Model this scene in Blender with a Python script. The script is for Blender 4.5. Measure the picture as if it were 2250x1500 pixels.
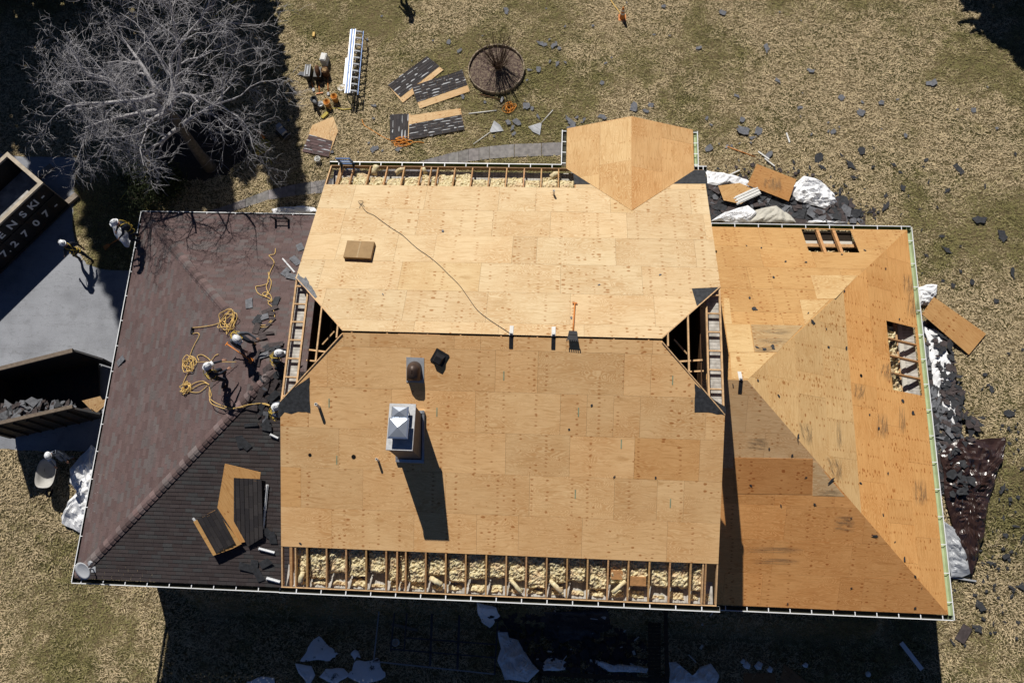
import bpy, math, random
from mathutils import Vector as V3, Matrix, noise as mnoise
from math import sin, cos, pi, radians

sc = bpy.context.scene
COL = sc.collection
for o in list(bpy.data.objects):
    bpy.data.objects.remove(o)

# ------------------------------------------------------------------ camera
FPX = 1787.2
CAMR = Matrix(((0.99801538, -0.0252609, 0.05768185),
               (0.04080253, 0.95711722, -0.28681313),
               (-0.04796313, 0.28859748, 0.95624842)))
CAMC = V3((8.0058, -4.0146, 30.9386))
cam_data = bpy.data.cameras.new('camera')
cam_data.sensor_fit = 'HORIZONTAL'
cam_data.sensor_width = 36.0
cam_data.lens = FPX / 2250 * 36.0
cam_data.clip_start = 0.1
cam_data.clip_end = 600
cam = bpy.data.objects.new('camera', cam_data)
cam.matrix_world = Matrix.Translation(CAMC) @ CAMR.to_4x4()
COL.objects.link(cam)
sc.camera = cam

# ------------------------------------------------------------------ light
SUNV = V3((-0.304, 0.82, 1.0)).normalized()      # towards the sun
SUN_EL = math.asin(SUNV.z)
SUN_AZ = math.atan2(SUNV.x, SUNV.y)
w = bpy.data.worlds.new('World')
sc.world = w
w.use_nodes = True
nt = w.node_tree
nt.nodes.clear()
wo = nt.nodes.new('ShaderNodeOutputWorld')
bg = nt.nodes.new('ShaderNodeBackground')
sky = nt.nodes.new('ShaderNodeTexSky')
sky.sky_type = 'NISHITA'
sky.sun_disc = False
sky.sun_elevation = SUN_EL
sky.sun_rotation = SUN_AZ
sky.altitude = 10000
sky.air_density = 1.0
sky.dust_density = 0.0
sky.ozone_density = 6.0
bg.inputs[1].default_value = 0.065
nt.links.new(sky.outputs[0], bg.inputs[0])
nt.links.new(bg.outputs[0], wo.inputs[0])
sl = bpy.data.lights.new('sun', 'SUN')
sl.energy = 5.0
sl.angle = radians(0.5)
sl.color = (1.0, 0.95, 0.87)
so = bpy.data.objects.new('sun', sl)
so.rotation_euler = SUNV.to_track_quat('Z', 'Y').to_euler()
so.location = (0, 0, 60)
COL.objects.link(so)
sc.view_settings.view_transform = 'Standard'
sc.view_settings.look = 'None'
sc.view_settings.gamma = 1
sc.view_settings.use_curve_mapping = False
sc.view_settings.exposure = 0.0

# ------------------------------------------------------------------ measuring
def ray(px, py):
    return CAMR @ V3(((px - 1125) / FPX, -(py - 750) / FPX, -1.0))

def at(px, py, z=0.0):
    d = ray(px, py)
    return CAMC + d * ((z - CAMC.z) / d.z)

class Plane:
    """a plane z = z0 + a*x + b*y"""
    def __init__(s, z0, a, b):
        s.z0, s.a, s.b = z0, a, b
        s.n = V3((-a, -b, 1)).normalized()
    def z(s, x, y):
        return s.z0 + s.a * x + s.b * y
    def p(s, x, y, h=0.0):
        return V3((x, y, s.z(x, y))) + s.n * h
    def at(s, px, py, h=0.0):
        d = ray(px, py)
        t = (s.z0 + s.a * CAMC.x + s.b * CAMC.y - CAMC.z) / (d.z - s.a * d.x - s.b * d.y)
        return CAMC + d * t + s.n * h

# ------------------------------------------------------------------ mesh builder
class MB:
    def __init__(s):
        s.v = []; s.f = []; s.m = []; s.c = []; s.u = []
        s.hasuv = False
    def add(s, vs, fs, m=0, c=(1, 1, 1)):
        b = len(s.v)
        s.v += [tuple(p) for p in vs]
        for f in fs:
            s.f.append([b + i for i in f]); s.m.append(m); s.c.append(c); s.u.append(None)
    def face(s, pts, m=0, c=(1, 1, 1), uv=None):
        b = len(s.v)
        s.v += [tuple(p) for p in pts]
        s.f.append(list(range(b, b + len(pts)))); s.m.append(m); s.c.append(c); s.u.append(uv)
        if uv: s.hasuv = True
    def prism(s, top, down, m=0, c=(1, 1, 1), uv=None, ms=None):
        """top polygon (counter-clockwise from outside), extruded along vector down"""
        down = V3(down)
        bot = [V3(p) + down for p in top]
        n = len(top)
        s.face(top, m, c, uv)
        s.face(bot[::-1], m if ms is None else ms, c, uv[::-1] if uv else None)
        for i in range(n):
            j = (i + 1) % n
            s.face([top[j], top[i], bot[i], bot[j]], m if ms is None else ms, c,
                   [uv[j], uv[i], uv[i], uv[j]] if uv else None)
    def box(s, c, size, R=None, m=0, col=(1, 1, 1)):
        c = V3(c); a, b, d = size[0] / 2, size[1] / 2, size[2] / 2
        R = R or Matrix.Identity(3)
        P = [c + R @ V3((x, y, z)) for z in (-d, d) for y in (-b, b) for x in (-a, a)]
        s.add(P, [(0, 2, 3, 1), (4, 5, 7, 6), (0, 1, 5, 4), (2, 6, 7, 3), (0, 4, 6, 2), (1, 3, 7, 5)], m, col)
    def beam(s, p0, p1, wd, ht, m=0, up=(0, 0, 1), col=(1, 1, 1)):
        p0 = V3(p0); p1 = V3(p1); d = (p1 - p0)
        L = d.length; d.normalize()
        sd = d.cross(V3(up))
        if sd.length < 1e-4: sd = d.cross(V3((1, 0, 0)))
        sd.normalize(); u2 = sd.cross(d)
        R = Matrix((d, sd, u2)).transposed()
        s.box((p0 + p1) / 2, (L, wd, ht), R, m, col)
    def tube(s, pts, r, n=6, m=0, col=(1, 1, 1), cap=True):
        pts = [V3(p) for p in pts]
        if not isinstance(r, (list, tuple)): r = [r] * len(pts)
        vs = []; N = len(pts)
        ref = None
        for i, p in enumerate(pts):
            d = (pts[min(i + 1, N - 1)] - pts[max(i - 1, 0)])
            if d.length < 1e-7: d = V3((0, 0, 1))
            d.normalize()
            if ref is None:
                ref = d.orthogonal().normalized()
            else:
                ref = ref - d * ref.dot(d)
                ref = ref.normalized() if ref.length > 1e-5 else d.orthogonal().normalized()
            b = d.cross(ref)
            for k in range(n):
                a = 2 * pi * k / n
                vs.append(p + (ref * cos(a) + b * sin(a)) * r[i])
        fs = []
        for i in range(N - 1):
            for k in range(n):
                k2 = (k + 1) % n
                fs.append((i * n + k, i * n + k2, (i + 1) * n + k2, (i + 1) * n + k))
        if cap:
            fs.append(tuple(range(n))[::-1]); fs.append(tuple((N - 1) * n + k for k in range(n)))
        s.add(vs, fs, m, col)
    def lathe(s, prof, n=20, o=(0, 0, 0), R=None, m=0, col=(1, 1, 1), sx=1, sy=1):
        o = V3(o); R = R or Matrix.Identity(3)
        vs = []
        for r, z in prof:
            for k in range(n):
                a = 2 * pi * k / n
                vs.append(o + R @ V3((r * cos(a) * sx, r * sin(a) * sy, z)))
        fs = []
        for i in range(len(prof) - 1):
            for k in range(n):
                k2 = (k + 1) % n
                fs.append((i * n + k, i * n + k2, (i + 1) * n + k2, (i + 1) * n + k))
        s.add(vs, fs, m, col)
    def build(s, name, mats, parent=None, smooth=False, local=False):
        me = bpy.data.meshes.new(name)
        me.from_pydata(s.v, [], s.f)
        if not isinstance(mats, (list, tuple)): mats = [mats]
        for mt in mats: me.materials.append(mt)
        if len(mats) > 1:
            me.polygons.foreach_set('material_index', s.m)
        a = me.attributes.new('tone', 'FLOAT_COLOR', 'FACE')
        fl = []
        for c in s.c: fl += [c[0], c[1], c[2], 1.0]
        a.data.foreach_set('color', fl)
        if s.hasuv:
            uvl = me.uv_layers.new(name='UVMap')
            fl = []
            for f, u in zip(s.f, s.u):
                if u is None: fl += [0.0, 0.0] * len(f)
                else:
                    for q in u: fl += [q[0], q[1]]
            uvl.data.foreach_set('uv', fl)
        if smooth:
            me.polygons.foreach_set('use_smooth', [True] * len(me.polygons))
        me.update()
        o = bpy.data.objects.new(name, me)
        COL.objects.link(o)
        if parent: setp(o, parent, local)
        return o

def world(o):
    m = o.matrix_basis
    if o.parent: return world(o.parent) @ o.matrix_parent_inverse @ m
    return m.copy()

def setp(o, parent, local=False):
    o.parent = parent
    o.matrix_parent_inverse = Matrix.Identity(4) if local else world(parent).inverted()

def tag(o, label=None, cat=None, group=None, kind=None):
    if label: o['label'] = label
    if cat: o['category'] = cat
    if group: o['group'] = group
    if kind: o['kind'] = kind
    return o

def thing(name, label, cat, loc=(0, 0, 0), rz=0, group=None):
    o = bpy.data.objects.new(name, None)
    o.empty_display_size = 0.2
    o.location = loc; o.rotation_euler = (0, 0, rz)
    COL.objects.link(o)
    return tag(o, label, cat, group)

def copy_tree(o, parent=None):
    c = o.copy(); COL.objects.link(c)
    if parent: c.parent = parent
    for ch in list(o.children): copy_tree(ch, c)
    return c

# ------------------------------------------------------------------ materials
def sock(n, name): return n.inputs[name]

class NT:
    """small helper for node trees"""
    def __init__(s, name, rough=0.8, metal=0.0, spec=0.3):
        s.mat = bpy.data.materials.new(name); s.mat.use_nodes = True
        s.t = s.mat.node_tree; s.b = s.t.nodes['Principled BSDF']
        s.b.inputs['Roughness'].default_value = rough
        s.b.inputs['Metallic'].default_value = metal
        s.b.inputs['Specular IOR Level'].default_value = spec
    def n(s, typ, **k):
        nd = s.t.nodes.new('ShaderNode' + typ)
        for a, v in k.items():
            if a in nd.inputs.keys() if hasattr(nd.inputs, 'keys') else False:
                s.put(nd.inputs[a], v)
            else: setattr(nd, a, v)
        return nd
    def put(s, inp, v):
        if isinstance(v, bpy.types.NodeSocket): s.t.links.new(v, inp)
        else:
            try: inp.default_value = v
            except (TypeError, ValueError): inp.default_value = (*v, 1.0)
    def pos(s):
        return s.n('NewGeometry').outputs['Position']
    def obj(s): return s.n('TexCoord').outputs['Object']
    def uv(s): return s.n('TexCoord').outputs['UV']
    def scale(s, vec, sc_):
        m = s.n('Mapping'); s.put(m.inputs['Vector'], vec); m.inputs['Scale'].default_value = sc_
        return m.outputs[0]
    def noise(s, vec, scale, detail=3, rough=0.55, dist=0.0):
        m = s.n('TexNoise'); s.put(m.inputs['Vector'], vec)
        m.inputs['Scale'].default_value = scale; m.inputs['Detail'].default_value = detail
        m.inputs['Roughness'].default_value = rough; m.inputs['Distortion'].default_value = dist
        return m.outputs['Fac']
    def voro(s, vec, scale, rnd=1.0, out='Distance'):
        m = s.n('TexVoronoi'); s.put(m.inputs['Vector'], vec)
        m.inputs['Scale'].default_value = scale; m.inputs['Randomness'].default_value = rnd
        return m.outputs[out]
    def ramp(s, fac, stops, interp='LINEAR'):
        r = s.n('ValToRGB'); s.put(r.inputs[0], fac); cr = r.color_ramp; cr.interpolation = interp
        while len(cr.elements) < len(stops): cr.elements.new(0.5)
        for e, (p, c) in zip(cr.elements, stops):
            e.position = p
            e.color = (c, c, c, 1) if isinstance(c, (int, float)) else (*c, 1)
        return r.outputs[0]
    def mix(s, fac, a, b, mode='MIX'):
        m = s.n('Mix'); m.data_type = 'RGBA'; m.blend_type = mode
        s.put(m.inputs[0], fac); s.put(m.inputs[6], a); s.put(m.inputs[7], b)
        return m.outputs[2]
    def math(s, op, a, b=None, c=None):
        m = s.n('Math'); m.operation = op
        s.put(m.inputs[0], a)
        if b is not None: s.put(m.inputs[1], b)
        if c is not None: s.put(m.inputs[2], c)
        return m.outputs[0]
    def tone(s):
        a = s.n('Attribute'); a.attribute_name = 'tone'; return a.outputs['Color']
    def sep(s, vec):
        m = s.n('SeparateXYZ'); s.put(m.inputs[0], vec); return m.outputs
    def comb(s, x, y, z=0.0):
        m = s.n('CombineXYZ'); s.put(m.inputs[0], x); s.put(m.inputs[1], y); s.put(m.inputs[2], z); return m.outputs[0]
    def color(s, c): s.put(s.b.inputs['Base Color'], c)
    def rough(s, c): s.put(s.b.inputs['Roughness'], c)
    def bump(s, h, strength=0.3, dist=0.02):
        b = s.n('Bump'); s.put(b.inputs['Height'], h)
        b.inputs['Strength'].default_value = strength; b.inputs['Distance'].default_value = dist
        s.t.links.new(b.outputs[0], s.b.inputs['Normal'])

def plain(name, c, rough=0.7, metal=0.0, var=0.25, scale=9.0, bump=0.0, spec=0.3, tone=False):
    k = NT(name, rough, metal, spec)
    v = k.obj()
    f = k.noise(v, scale, 4, 0.6)
    lo = tuple(x * (1 - var) for x in c); hi = tuple(min(1, x * (1 + var)) for x in c)
    cc = k.ramp(f, [(0.3, lo), (0.7, hi)])
    if tone: cc = k.mix(1.0, cc, k.tone(), 'MULTIPLY')
    k.color(cc)
    if bump: k.bump(k.noise(v, scale * 4, 3), bump, 0.01)
    return k.mat

def plywood(name, knots=1.0, fig=1.0):
    k = NT(name, 0.75, 0, 0.25)
    uv = k.uv(); x, y, _ = k.sep(uv)
    # long fine grain along u
    d = k.noise(k.comb(k.math('MULTIPLY', x, 1.1), k.math('MULTIPLY', y, 3.2)), 1.0, 2)
    g = k.noise(k.comb(k.math('MULTIPLY', x, 1.3), k.math('ADD', k.math('MULTIPLY', y, 24.0), k.math('MULTIPLY', d, 9.0))), 1.0, 4, 0.6)
    # cathedral figure: contour lines of a stretched field
    fld = k.noise(k.comb(k.math('MULTIPLY', x, 0.8), k.math('MULTIPLY', y, 3.2)), 1.0, 2, 0.5, 0.6)
    ring = k.math('ABSOLUTE', k.math('SINE', k.math('MULTIPLY', fld, 80.0)))
    ringm = k.math('MULTIPLY', k.ramp(ring, [(0.55, 1.0), (0.95, 0.0)]), k.ramp(k.noise(uv, 0.55, 2), [(0.40, 0.05), (0.62, 0.65 * fig)]))
    base = k.ramp(g, [(0.28, (0.72, 0.64, 0.54)), (0.5, (1.0, 1.0, 1.0)), (0.75, (1.05, 1.06, 1.08))])
    base = k.mix(ringm, base, (0.70, 0.53, 0.37))
    blot = k.noise(uv, 1.6, 4, 0.65)
    base = k.mix(k.ramp(blot, [(0.45, 0.0), (0.78, 0.5)]), base, (0.84, 0.74, 0.62))
    # knots and nail stains in columns over the framing, of uneven size
    vor = k.n('TexVoronoi'); vor.voronoi_dimensions = '2D'
    k.put(vor.inputs['Vector'], k.comb(k.math('MULTIPLY', x, 4.6), k.math('MULTIPLY', y, 8.8)))
    vor.inputs['Scale'].default_value = 1.0; vor.inputs['Randomness'].default_value = 0.9
    cellr = k.sep(vor.outputs['Color'])[0]
    colm = k.ramp(k.noise(k.comb(k.math('MULTIPLY', x, 2.3), k.math('MULTIPLY', y, 0.35)), 1.0, 1), [(0.49, 0.0), (0.57, 1.0)])
    shm = k.ramp(k.noise(k.comb(k.math('MULTIPLY', x, 0.30), k.math('MULTIPLY', y, 0.30)), 1.0, 1), [(0.38, 0.2), (0.54, 1.0)])
    sz = k.math('MULTIPLY', k.math('MULTIPLY', colm, shm), k.math('MULTIPLY', k.ramp(cellr, [(0.35, 0.0), (1.0, 0.38)]), knots))
    kn = k.math('SUBTRACT', sz, vor.outputs['Distance'])
    halo = k.math('ADD', kn, 0.10)
    base = k.mix(k.math('MULTIPLY', k.ramp(k.math('MULTIPLY', halo, 5.0), [(0.0, 0.0), (0.9, 0.30)]), colm), base, (0.80, 0.62, 0.44))
    knm = k.ramp(k.math('MULTIPLY', kn, 7.0), [(0.0, 0.0), (0.8, 0.80)])
    base = k.mix(knm, base, (0.48, 0.28, 0.14))
    # tight columns of plugs, a few per sheet
    jx = k.math('ADD', x, k.math('MULTIPLY', k.math('SUBTRACT', k.noise(k.comb(k.math('MULTIPLY', x, 0.4), k.math('MULTIPLY', y, 7.0)), 1.0, 1), 0.5), 0.09))
    v1 = k.n('TexVoronoi'); v1.voronoi_dimensions = '1D'
    k.put(v1.inputs['W'], jx); v1.inputs['Scale'].default_value = 1.9; v1.inputs['Randomness'].default_value = 1.0
    rr = k.sep(v1.outputs['Color'])
    fy = k.math('ADD', k.math('MULTIPLY', y, k.math('ADD', 5.5, k.math('MULTIPLY', rr[1], 4.0))), k.math('MULTIPLY', k.noise(k.comb(x, k.math('MULTIPLY', y, 2.4)), 1.0, 1), 2.2))
    dv = k.math('MULTIPLY', k.math('ABSOLUTE', k.math('SUBTRACT', k.math('FRACT', fy), 0.5)), 0.13)
    du = k.math('DIVIDE', v1.outputs['Distance'], 1.9)
    e2 = k.math('ADD', k.math('POWER', k.math('DIVIDE', du, 0.052), 2.0), k.math('POWER', k.math('DIVIDE', dv, 0.026), 2.0))
    pres = k.math('MULTIPLY', k.ramp(rr[0], [(0.42, 0.0), (0.46, 1.0)]), k.ramp(k.noise(k.comb(k.math('MULTIPLY', x, 2.0), k.math('MULTIPLY', y, 5.0)), 1.0, 1), [(0.40, 0.0), (0.48, 1.0)]))
    base = k.mix(k.math('MULTIPLY', k.math('MULTIPLY', pres, knots), k.ramp(e2, [(0.0, 0.88), (0.45, 0.6), (1.0, 0.0)])), base, (0.50, 0.30, 0.16))
    # small weathered marks
    v2 = k.voro(k.comb(k.math('MULTIPLY', x, 6.0), k.math('MULTIPLY', y, 14.0)), 1.0, 1.0)
    base = k.mix(k.ramp(v2, [(0.04, 0.5), (0.10, 0.0)]), base, (0.25, 0.17, 0.11))
    grey = k.noise(k.comb(k.math('MULTIPLY', x, 1.0), k.math('MULTIPLY', y, 5.0)), 1.3, 3)
    base = k.mix(k.ramp(grey, [(0.60, 0.0), (0.80, 0.35)]), base, (0.70, 0.68, 0.64))
    k.color(k.mix(1.0, base, k.tone(), 'MULTIPLY'))
    k.bump(k.math('ADD', g, k.math('MULTIPLY', kn, -0.8)), 0.25, 0.004)
    return k.mat

def lumber(name, c):
    k = NT(name, 0.75, 0, 0.25)
    v = k.obj()
    g = k.noise(k.scale(v, (6, 6, 30)), 1.5, 4)
    k.color(k.mix(1.0, k.ramp(g, [(0.3, tuple(x * 0.72 for x in c)), (0.7, tuple(min(1, x * 1.2) for x in c))]), k.tone(), 'MULTIPLY'))
    return k.mat

M = {}
M['ply'] = plywood('plywood')
M['ply_new'] = plywood('newer_plywood', 0.45, 1.2)
M['lumber'] = lumber('framing_lumber', (0.52, 0.31, 0.15))
M['lumber_dark'] = lumber('attic_timber', (0.10, 0.05, 0.022))  # timber darkened so the loft shade sits in its colour
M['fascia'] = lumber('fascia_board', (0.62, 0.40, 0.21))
M['attic'] = plain('attic_dark', (0.022, 0.014, 0.008), 0.9)  # near-black base stands in for the shade inside the loft
M['white_metal'] = plain('white_gutter_metal', (0.72, 0.74, 0.76), 0.35, 0.0, 0.08, 3, spec=0.5)
M['moss'] = plain('gutter_lining_green', (0.13, 0.15, 0.055), 0.7, 0, 0.4, 5)
M['sage'] = plain('gutter_lining_sage', (0.38, 0.45, 0.26), 0.6, 0, 0.15, 2)
M['grime'] = plain('gutter_lining_dark', (0.05, 0.05, 0.035), 0.8, 0, 0.4, 5)
k = NT('wall_siding', .7); z_ = k.sep(k.pos())[2]; k.color(k.mix(k.ramp(k.math('FRACT', k.math('MULTIPLY', z_, 7.0)), [(0.0, 1.0), (0.12, 0.0)]), (0.55, 0.52, 0.46), (0.30, 0.28, 0.25))); M['siding'] = k.mat
M['felt'] = plain('roofing_felt', (0.030, 0.032, 0.036), 0.75, 0, 0.5, 10, bump=0.5)
M['felt_grey'] = plain('weathered_shingle_strip', (0.16, 0.165, 0.175), 0.85, 0, 0.4, 14, bump=0.5)

def shingle_mat():
    k = NT('asphalt_shingle', 0.9, 0, 0.2)
    v = k.pos()
    f = k.noise(v, 60, 2); f2 = k.noise(v, 1.3, 3)
    c = k.mix(1.0, k.ramp(f, [(0.3, 0.75), (0.7, 1.25)]), k.tone(), 'MULTIPLY')
    k.color(k.mix(1.0, c, k.ramp(f2, [(0.3, 0.93), (0.7, 1.07)]), 'MULTIPLY'))
    k.bump(f, 0.4, 0.004)
    return k.mat
M['shingle'] = shingle_mat()

def foam_mat():
    k = NT('insulation_wool', 0.95, 0, 0.05)
    v = k.pos()
    f = k.noise(v, 14, 5, 0.65); f2 = k.noise(v, 3.0, 2)
    c = k.ramp(f, [(0.25, (0.30, 0.22, 0.11)), (0.42, (0.56, 0.47, 0.27)), (0.60, (0.74, 0.66, 0.44)), (0.8, (0.82, 0.77, 0.60))])
    k.color(k.mix(k.ramp(f2, [(0.48, 0.0), (0.66, 0.7)]), c, (0.58, 0.42, 0.26)))
    k.bump(k.noise(v, 40, 3), 0.6, 0.015)
    return k.mat
M['wool'] = foam_mat()

def soffit_mat(name, axis):
    k = NT(name, 0.7)
    v = k.pos(); s3 = k.sep(v)
    st = k.math('FRACT', k.math('MULTIPLY', s3[axis], 9.0))
    f = k.noise(v, 6, 3)
    c = k.mix(k.ramp(st, [(0.86, 0.0), (0.95, 1.0)]), k.ramp(f, [(0.3, (0.30, 0.28, 0.25)), (0.7, (0.56, 0.54, 0.50))]), (0.16, 0.15, 0.13))
    k.color(c); return k.mat
M['soffit_x'] = soffit_mat('soffit_boards', 0)
M['soffit_y'] = soffit_mat('soffit_slats', 1)
# ------------------------------------------------------------------ the house
EM, ES, EN = 6.2, -4.32, 9.56            # main eave height, south and north eave lines
YR, ZR = 2.76, 9.04                      # main ridge
XM = 12.70                               # main roof width
pS = (ZR - EM) / (YR - ES); pN = (ZR - EM) / (EN - YR)
MS = Plane(ZR - pS * YR, 0, pS)
MN = Plane(ZR + pN * YR, 0, -pN)
ZH = ZR - 0.775                          # height of the clipped gable ends
YHS = YR - 0.775 / pS; YHN = YR + 0.775 / pN
XA, XB = 1.82, 10.88                     # ridge ends
# west wing
LX, LS_, LN_, LZ = -8.15, -4.38, 9.16, 3.0
LA = at(600, 815, 5.6)
lpS = 2.6 / (LA.y - LS_); lpN = 2.6 / (LN_ - LA.y); lpW = 2.6 / (LA.x - LX)
LS = Plane(LZ - lpS * LS_, 0, lpS)
LN = Plane(LZ + lpN * LN_, 0, -lpN)
LW = Plane(LZ - lpW * LX, lpW, 0)
# east wing
RZ = 2.95; RZA = 6.9
RX = 20.62; RS_, RN_ = -4.34, 9.02
RA = at(1642, 835, RZA)
rpS = (RZA - RZ) / (RA.y - RS_); rpN = (RZA - RZ) / (RN_ - RA.y); rpE = (RZA - RZ) / (RX - RA.x)
RS = Plane(RZ - rpS * RS_, 0, rpS)
RN = Plane(RZ + rpN * RN_, 0, -rpN)
RE = Plane(RZ + rpE * RX, -rpE, 0)
# entry porch gable
PX0, PX1, PYF, PZ = 8.10, 12.38, 11.08, 6.2
PXR, PZR = 10.23, 7.0
ppW = (PZR - PZ) / (PXR - PX0); ppE = (PZR - PZ) / (PX1 - PXR)
PW = Plane(PZ - ppW * PX0, ppW, 0)
PE = Plane(PZ + ppE * PX1, -ppE, 0)

house = thing('house', 'large house with roof stripped down to bare plywood, one wing still shingled', 'house', (6, 2.5, 0))
rnd = random.Random(7)

def clip(poly, conv):
    """clip poly (list of (u,v)) by the convex counter-clockwise polygon conv"""
    out = poly
    for i in range(len(conv)):
        a = conv[i]; b = conv[(i + 1) % len(conv)]
        nx, ny = -(b[1] - a[1]), b[0] - a[0]
        f = lambda p: (p[0] - a[0]) * nx + (p[1] - a[1]) * ny
        res = []
        for j in range(len(out)):
            p, q = out[j], out[(j + 1) % len(out)]
            fp, fq = f(p), f(q)
            if fp >= 0: res.append(p)
            if (fp >= 0) != (fq >= 0):
                t = fp / (fp - fq); res.append((p[0] + (q[0] - p[0]) * t, p[1] + (q[1] - p[1]) * t))
        out = res
        if len(out) < 3: return []
    return out

def subtract(r, h):
    """rectangle r minus rectangle h (u0,v0,u1,v1)"""
    u0, v0, u1, v1 = r; a, b, c, d = h
    if c <= u0 or a >= u1 or d <= v0 or b >= v1: return [r]
    o = []
    if b > v0: o.append((u0, v0, u1, b))
    if d < v1: o.append((u0, d, u1, v1))
    m0, m1 = max(v0, b), min(v1, d)
    if a > u0: o.append((u0, m0, a, m1))
    if c < u1: o.append((c, m0, u1, m1))
    return o

class Frame:
    """u runs along the eave, v up the slope, on a roof plane"""
    def __init__(s, pl, o, e):
        s.pl = pl; s.o = V3(o); s.u = V3(e).normalized(); s.n = pl.n
        s.v = s.n.cross(s.u).normalized()
    def p(s, u, v, h=0.0): return s.o + s.u * u + s.v * v + s.n * h
    def uv(s, P):
        d = V3(P) - s.o; return (d.dot(s.u), d.dot(s.v))

def deck(fr, pts, tonef, seed, rows=None, row_h=1.19, v0=0.0, holes=(), th=0.016, gap=0.0022, h=0.0, split=0.35):
    """plywood sheets laid on a roof frame, clipped to pts (3D, on the plane)"""
    r = random.Random(seed); mb = MB()
    conv = [fr.uv(p) for p in pts]
    area = sum(conv[i][0] * conv[(i + 1) % len(conv)][1] - conv[(i + 1) % len(conv)][0] * conv[i][1] for i in range(len(conv)))
    if area < 0: conv = conv[::-1]
    us = [c[0] for c in conv]; vs = [c[1] for c in conv]
    vlo = v0; k = 0
    while vlo < max(vs):
        vhi = vlo + row_h
        u = min(us) - r.random() * 2.0
        while u < max(us):
            L = 2.42 if r.random() > split else r.choice([1.21, 1.83, 0.75])
            tn = tonef(r, (u + L / 2, (vlo + vhi) / 2)); ou, ov = r.random() * 40, r.random() * 40
            rects = [(u + gap, vlo + gap, u + L - gap, vhi - gap)]
            for hl in holes:
                rects = [q for rc in rects for q in subtract(rc, hl)]
            for rc in rects:
                pl = clip([(rc[0], rc[1]), (rc[2], rc[1]), (rc[2], rc[3]), (rc[0], rc[3])], conv)
                if len(pl) < 3: continue
                hh = h + r.uniform(-0.0015, 0.0015)
                mb.prism([fr.p(a, b, hh) for a, b in pl], -fr.n * th, 0, tn, [(a - u + ou, b - vlo + ov) for a, b in pl])
            u += L
        vlo = vhi; k += 1
    return mb

def flat_patch(fr, pts, h, th=0.003, col=(1, 1, 1)):
    mb = MB(); pts = [V3(p) + fr.n * h for p in pts]
    a = sum((pts[i] - pts[0]).cross(pts[(i + 1) % len(pts)] - pts[0]).dot(fr.n) for i in range(len(pts)))
    if a < 0: pts = pts[::-1]
    mb.prism(pts, -fr.n * th, 0, col)
    return mb

fMS = Frame(MS, MS.p(0, ES), (1, 0, 0))
fMN = Frame(MN, MN.p(XM, EN), (-1, 0, 0))
fLS = Frame(LS, LS.p(LX, LS_), (1, 0, 0))
fLN = Frame(LN, LN.p(1, LN_), (-1, 0, 0))
fLW = Frame(LW, LW.p(LX, LN_), (0, -1, 0))
fRS = Frame(RS, RS.p(12, RS_), (1, 0, 0))
fRN = Frame(RN, RN.p(RX, RN_), (-1, 0, 0))
fRE = Frame(RE, RE.p(RX, RS_), (0, 1, 0))
fPW = Frame(PW, PW.p(PX0, 12), (0, -1, 0))
fPE = Frame(PE, PE.p(PX1, 0), (0, 1, 0))

def toner(c, var=0.07, odd=0.12, oddc=(0.85, 0.72, 0.58)):
    def f(r, uv):
        s = 1 + r.uniform(-var, var); wrm = r.uniform(-0.03, 0.03)
        t = (c[0] * s, c[1] * s * (1 - wrm), c[2] * s * (1 - 2 * wrm))
        if r.random() < odd: t = tuple(a * b for a, b in zip(t, oddc))
        return t
    return f
T_N = toner((0.63, 0.48, 0.285), 0.05, 0.06, (0.94, 0.89, 0.80))
T_S = toner((0.74, 0.47, 0.225), 0.06, 0.10, (0.87, 0.79, 0.68))
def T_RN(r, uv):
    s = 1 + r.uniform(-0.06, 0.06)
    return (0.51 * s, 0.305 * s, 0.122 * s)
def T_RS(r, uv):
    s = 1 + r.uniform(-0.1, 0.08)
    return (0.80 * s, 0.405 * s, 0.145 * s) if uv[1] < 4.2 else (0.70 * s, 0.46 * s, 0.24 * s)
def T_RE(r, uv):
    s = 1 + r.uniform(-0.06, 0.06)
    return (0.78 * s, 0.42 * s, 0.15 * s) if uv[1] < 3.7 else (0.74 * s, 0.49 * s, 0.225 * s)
T_P = toner((0.68, 0.46, 0.225), 0.05, 0.2, (0.93, 0.85, 0.72))

# main roof: two planes of sheets, both eave rows lifted off
yS0 = -3.19; yN0 = 8.64
msp = [MS.p(0.0, yS0), MS.p(XM, yS0), MS.p(XM, YHS), MS.p(XB, YR - 0.065), MS.p(XA, YR - 0.065), MS.p(0, YHS)]
main_roof = deck(fMS, msp, T_S, 11, v0=fMS.uv(MS.p(0, yS0))[1]).build('main_roof', M['ply'], house)
mnp = [MN.p(XM, yN0), MN.p(0, yN0), MN.p(0, YHN), MN.p(XA, YR - 0.01), MN.p(XB, YR - 0.01), MN.p(XM, YHN)]
n_deck = deck(fMN, mnp, T_N, 23, v0=fMN.uv(MN.p(0, yN0))[1])
e1 = MN.p(8.43, EN); e2 = MN.p(8.43, yN0)
n_deck.v += []
x_ = deck(fMN, [MN.p(XM, EN), MN.p(8.43, EN), MN.p(8.43, yN0 + 0.004), MN.p(XM, yN0 + 0.004)], T_N, 5, v0=0, row_h=1.0)
b_ = len(n_deck.v); n_deck.v += x_.v; n_deck.f += [[i + b_ for i in f] for f in x_.f]; n_deck.m += x_.m; n_deck.c += x_.c; n_deck.u += x_.u
roof_n = n_deck.build('main_roof', M['ply'], house)

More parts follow.
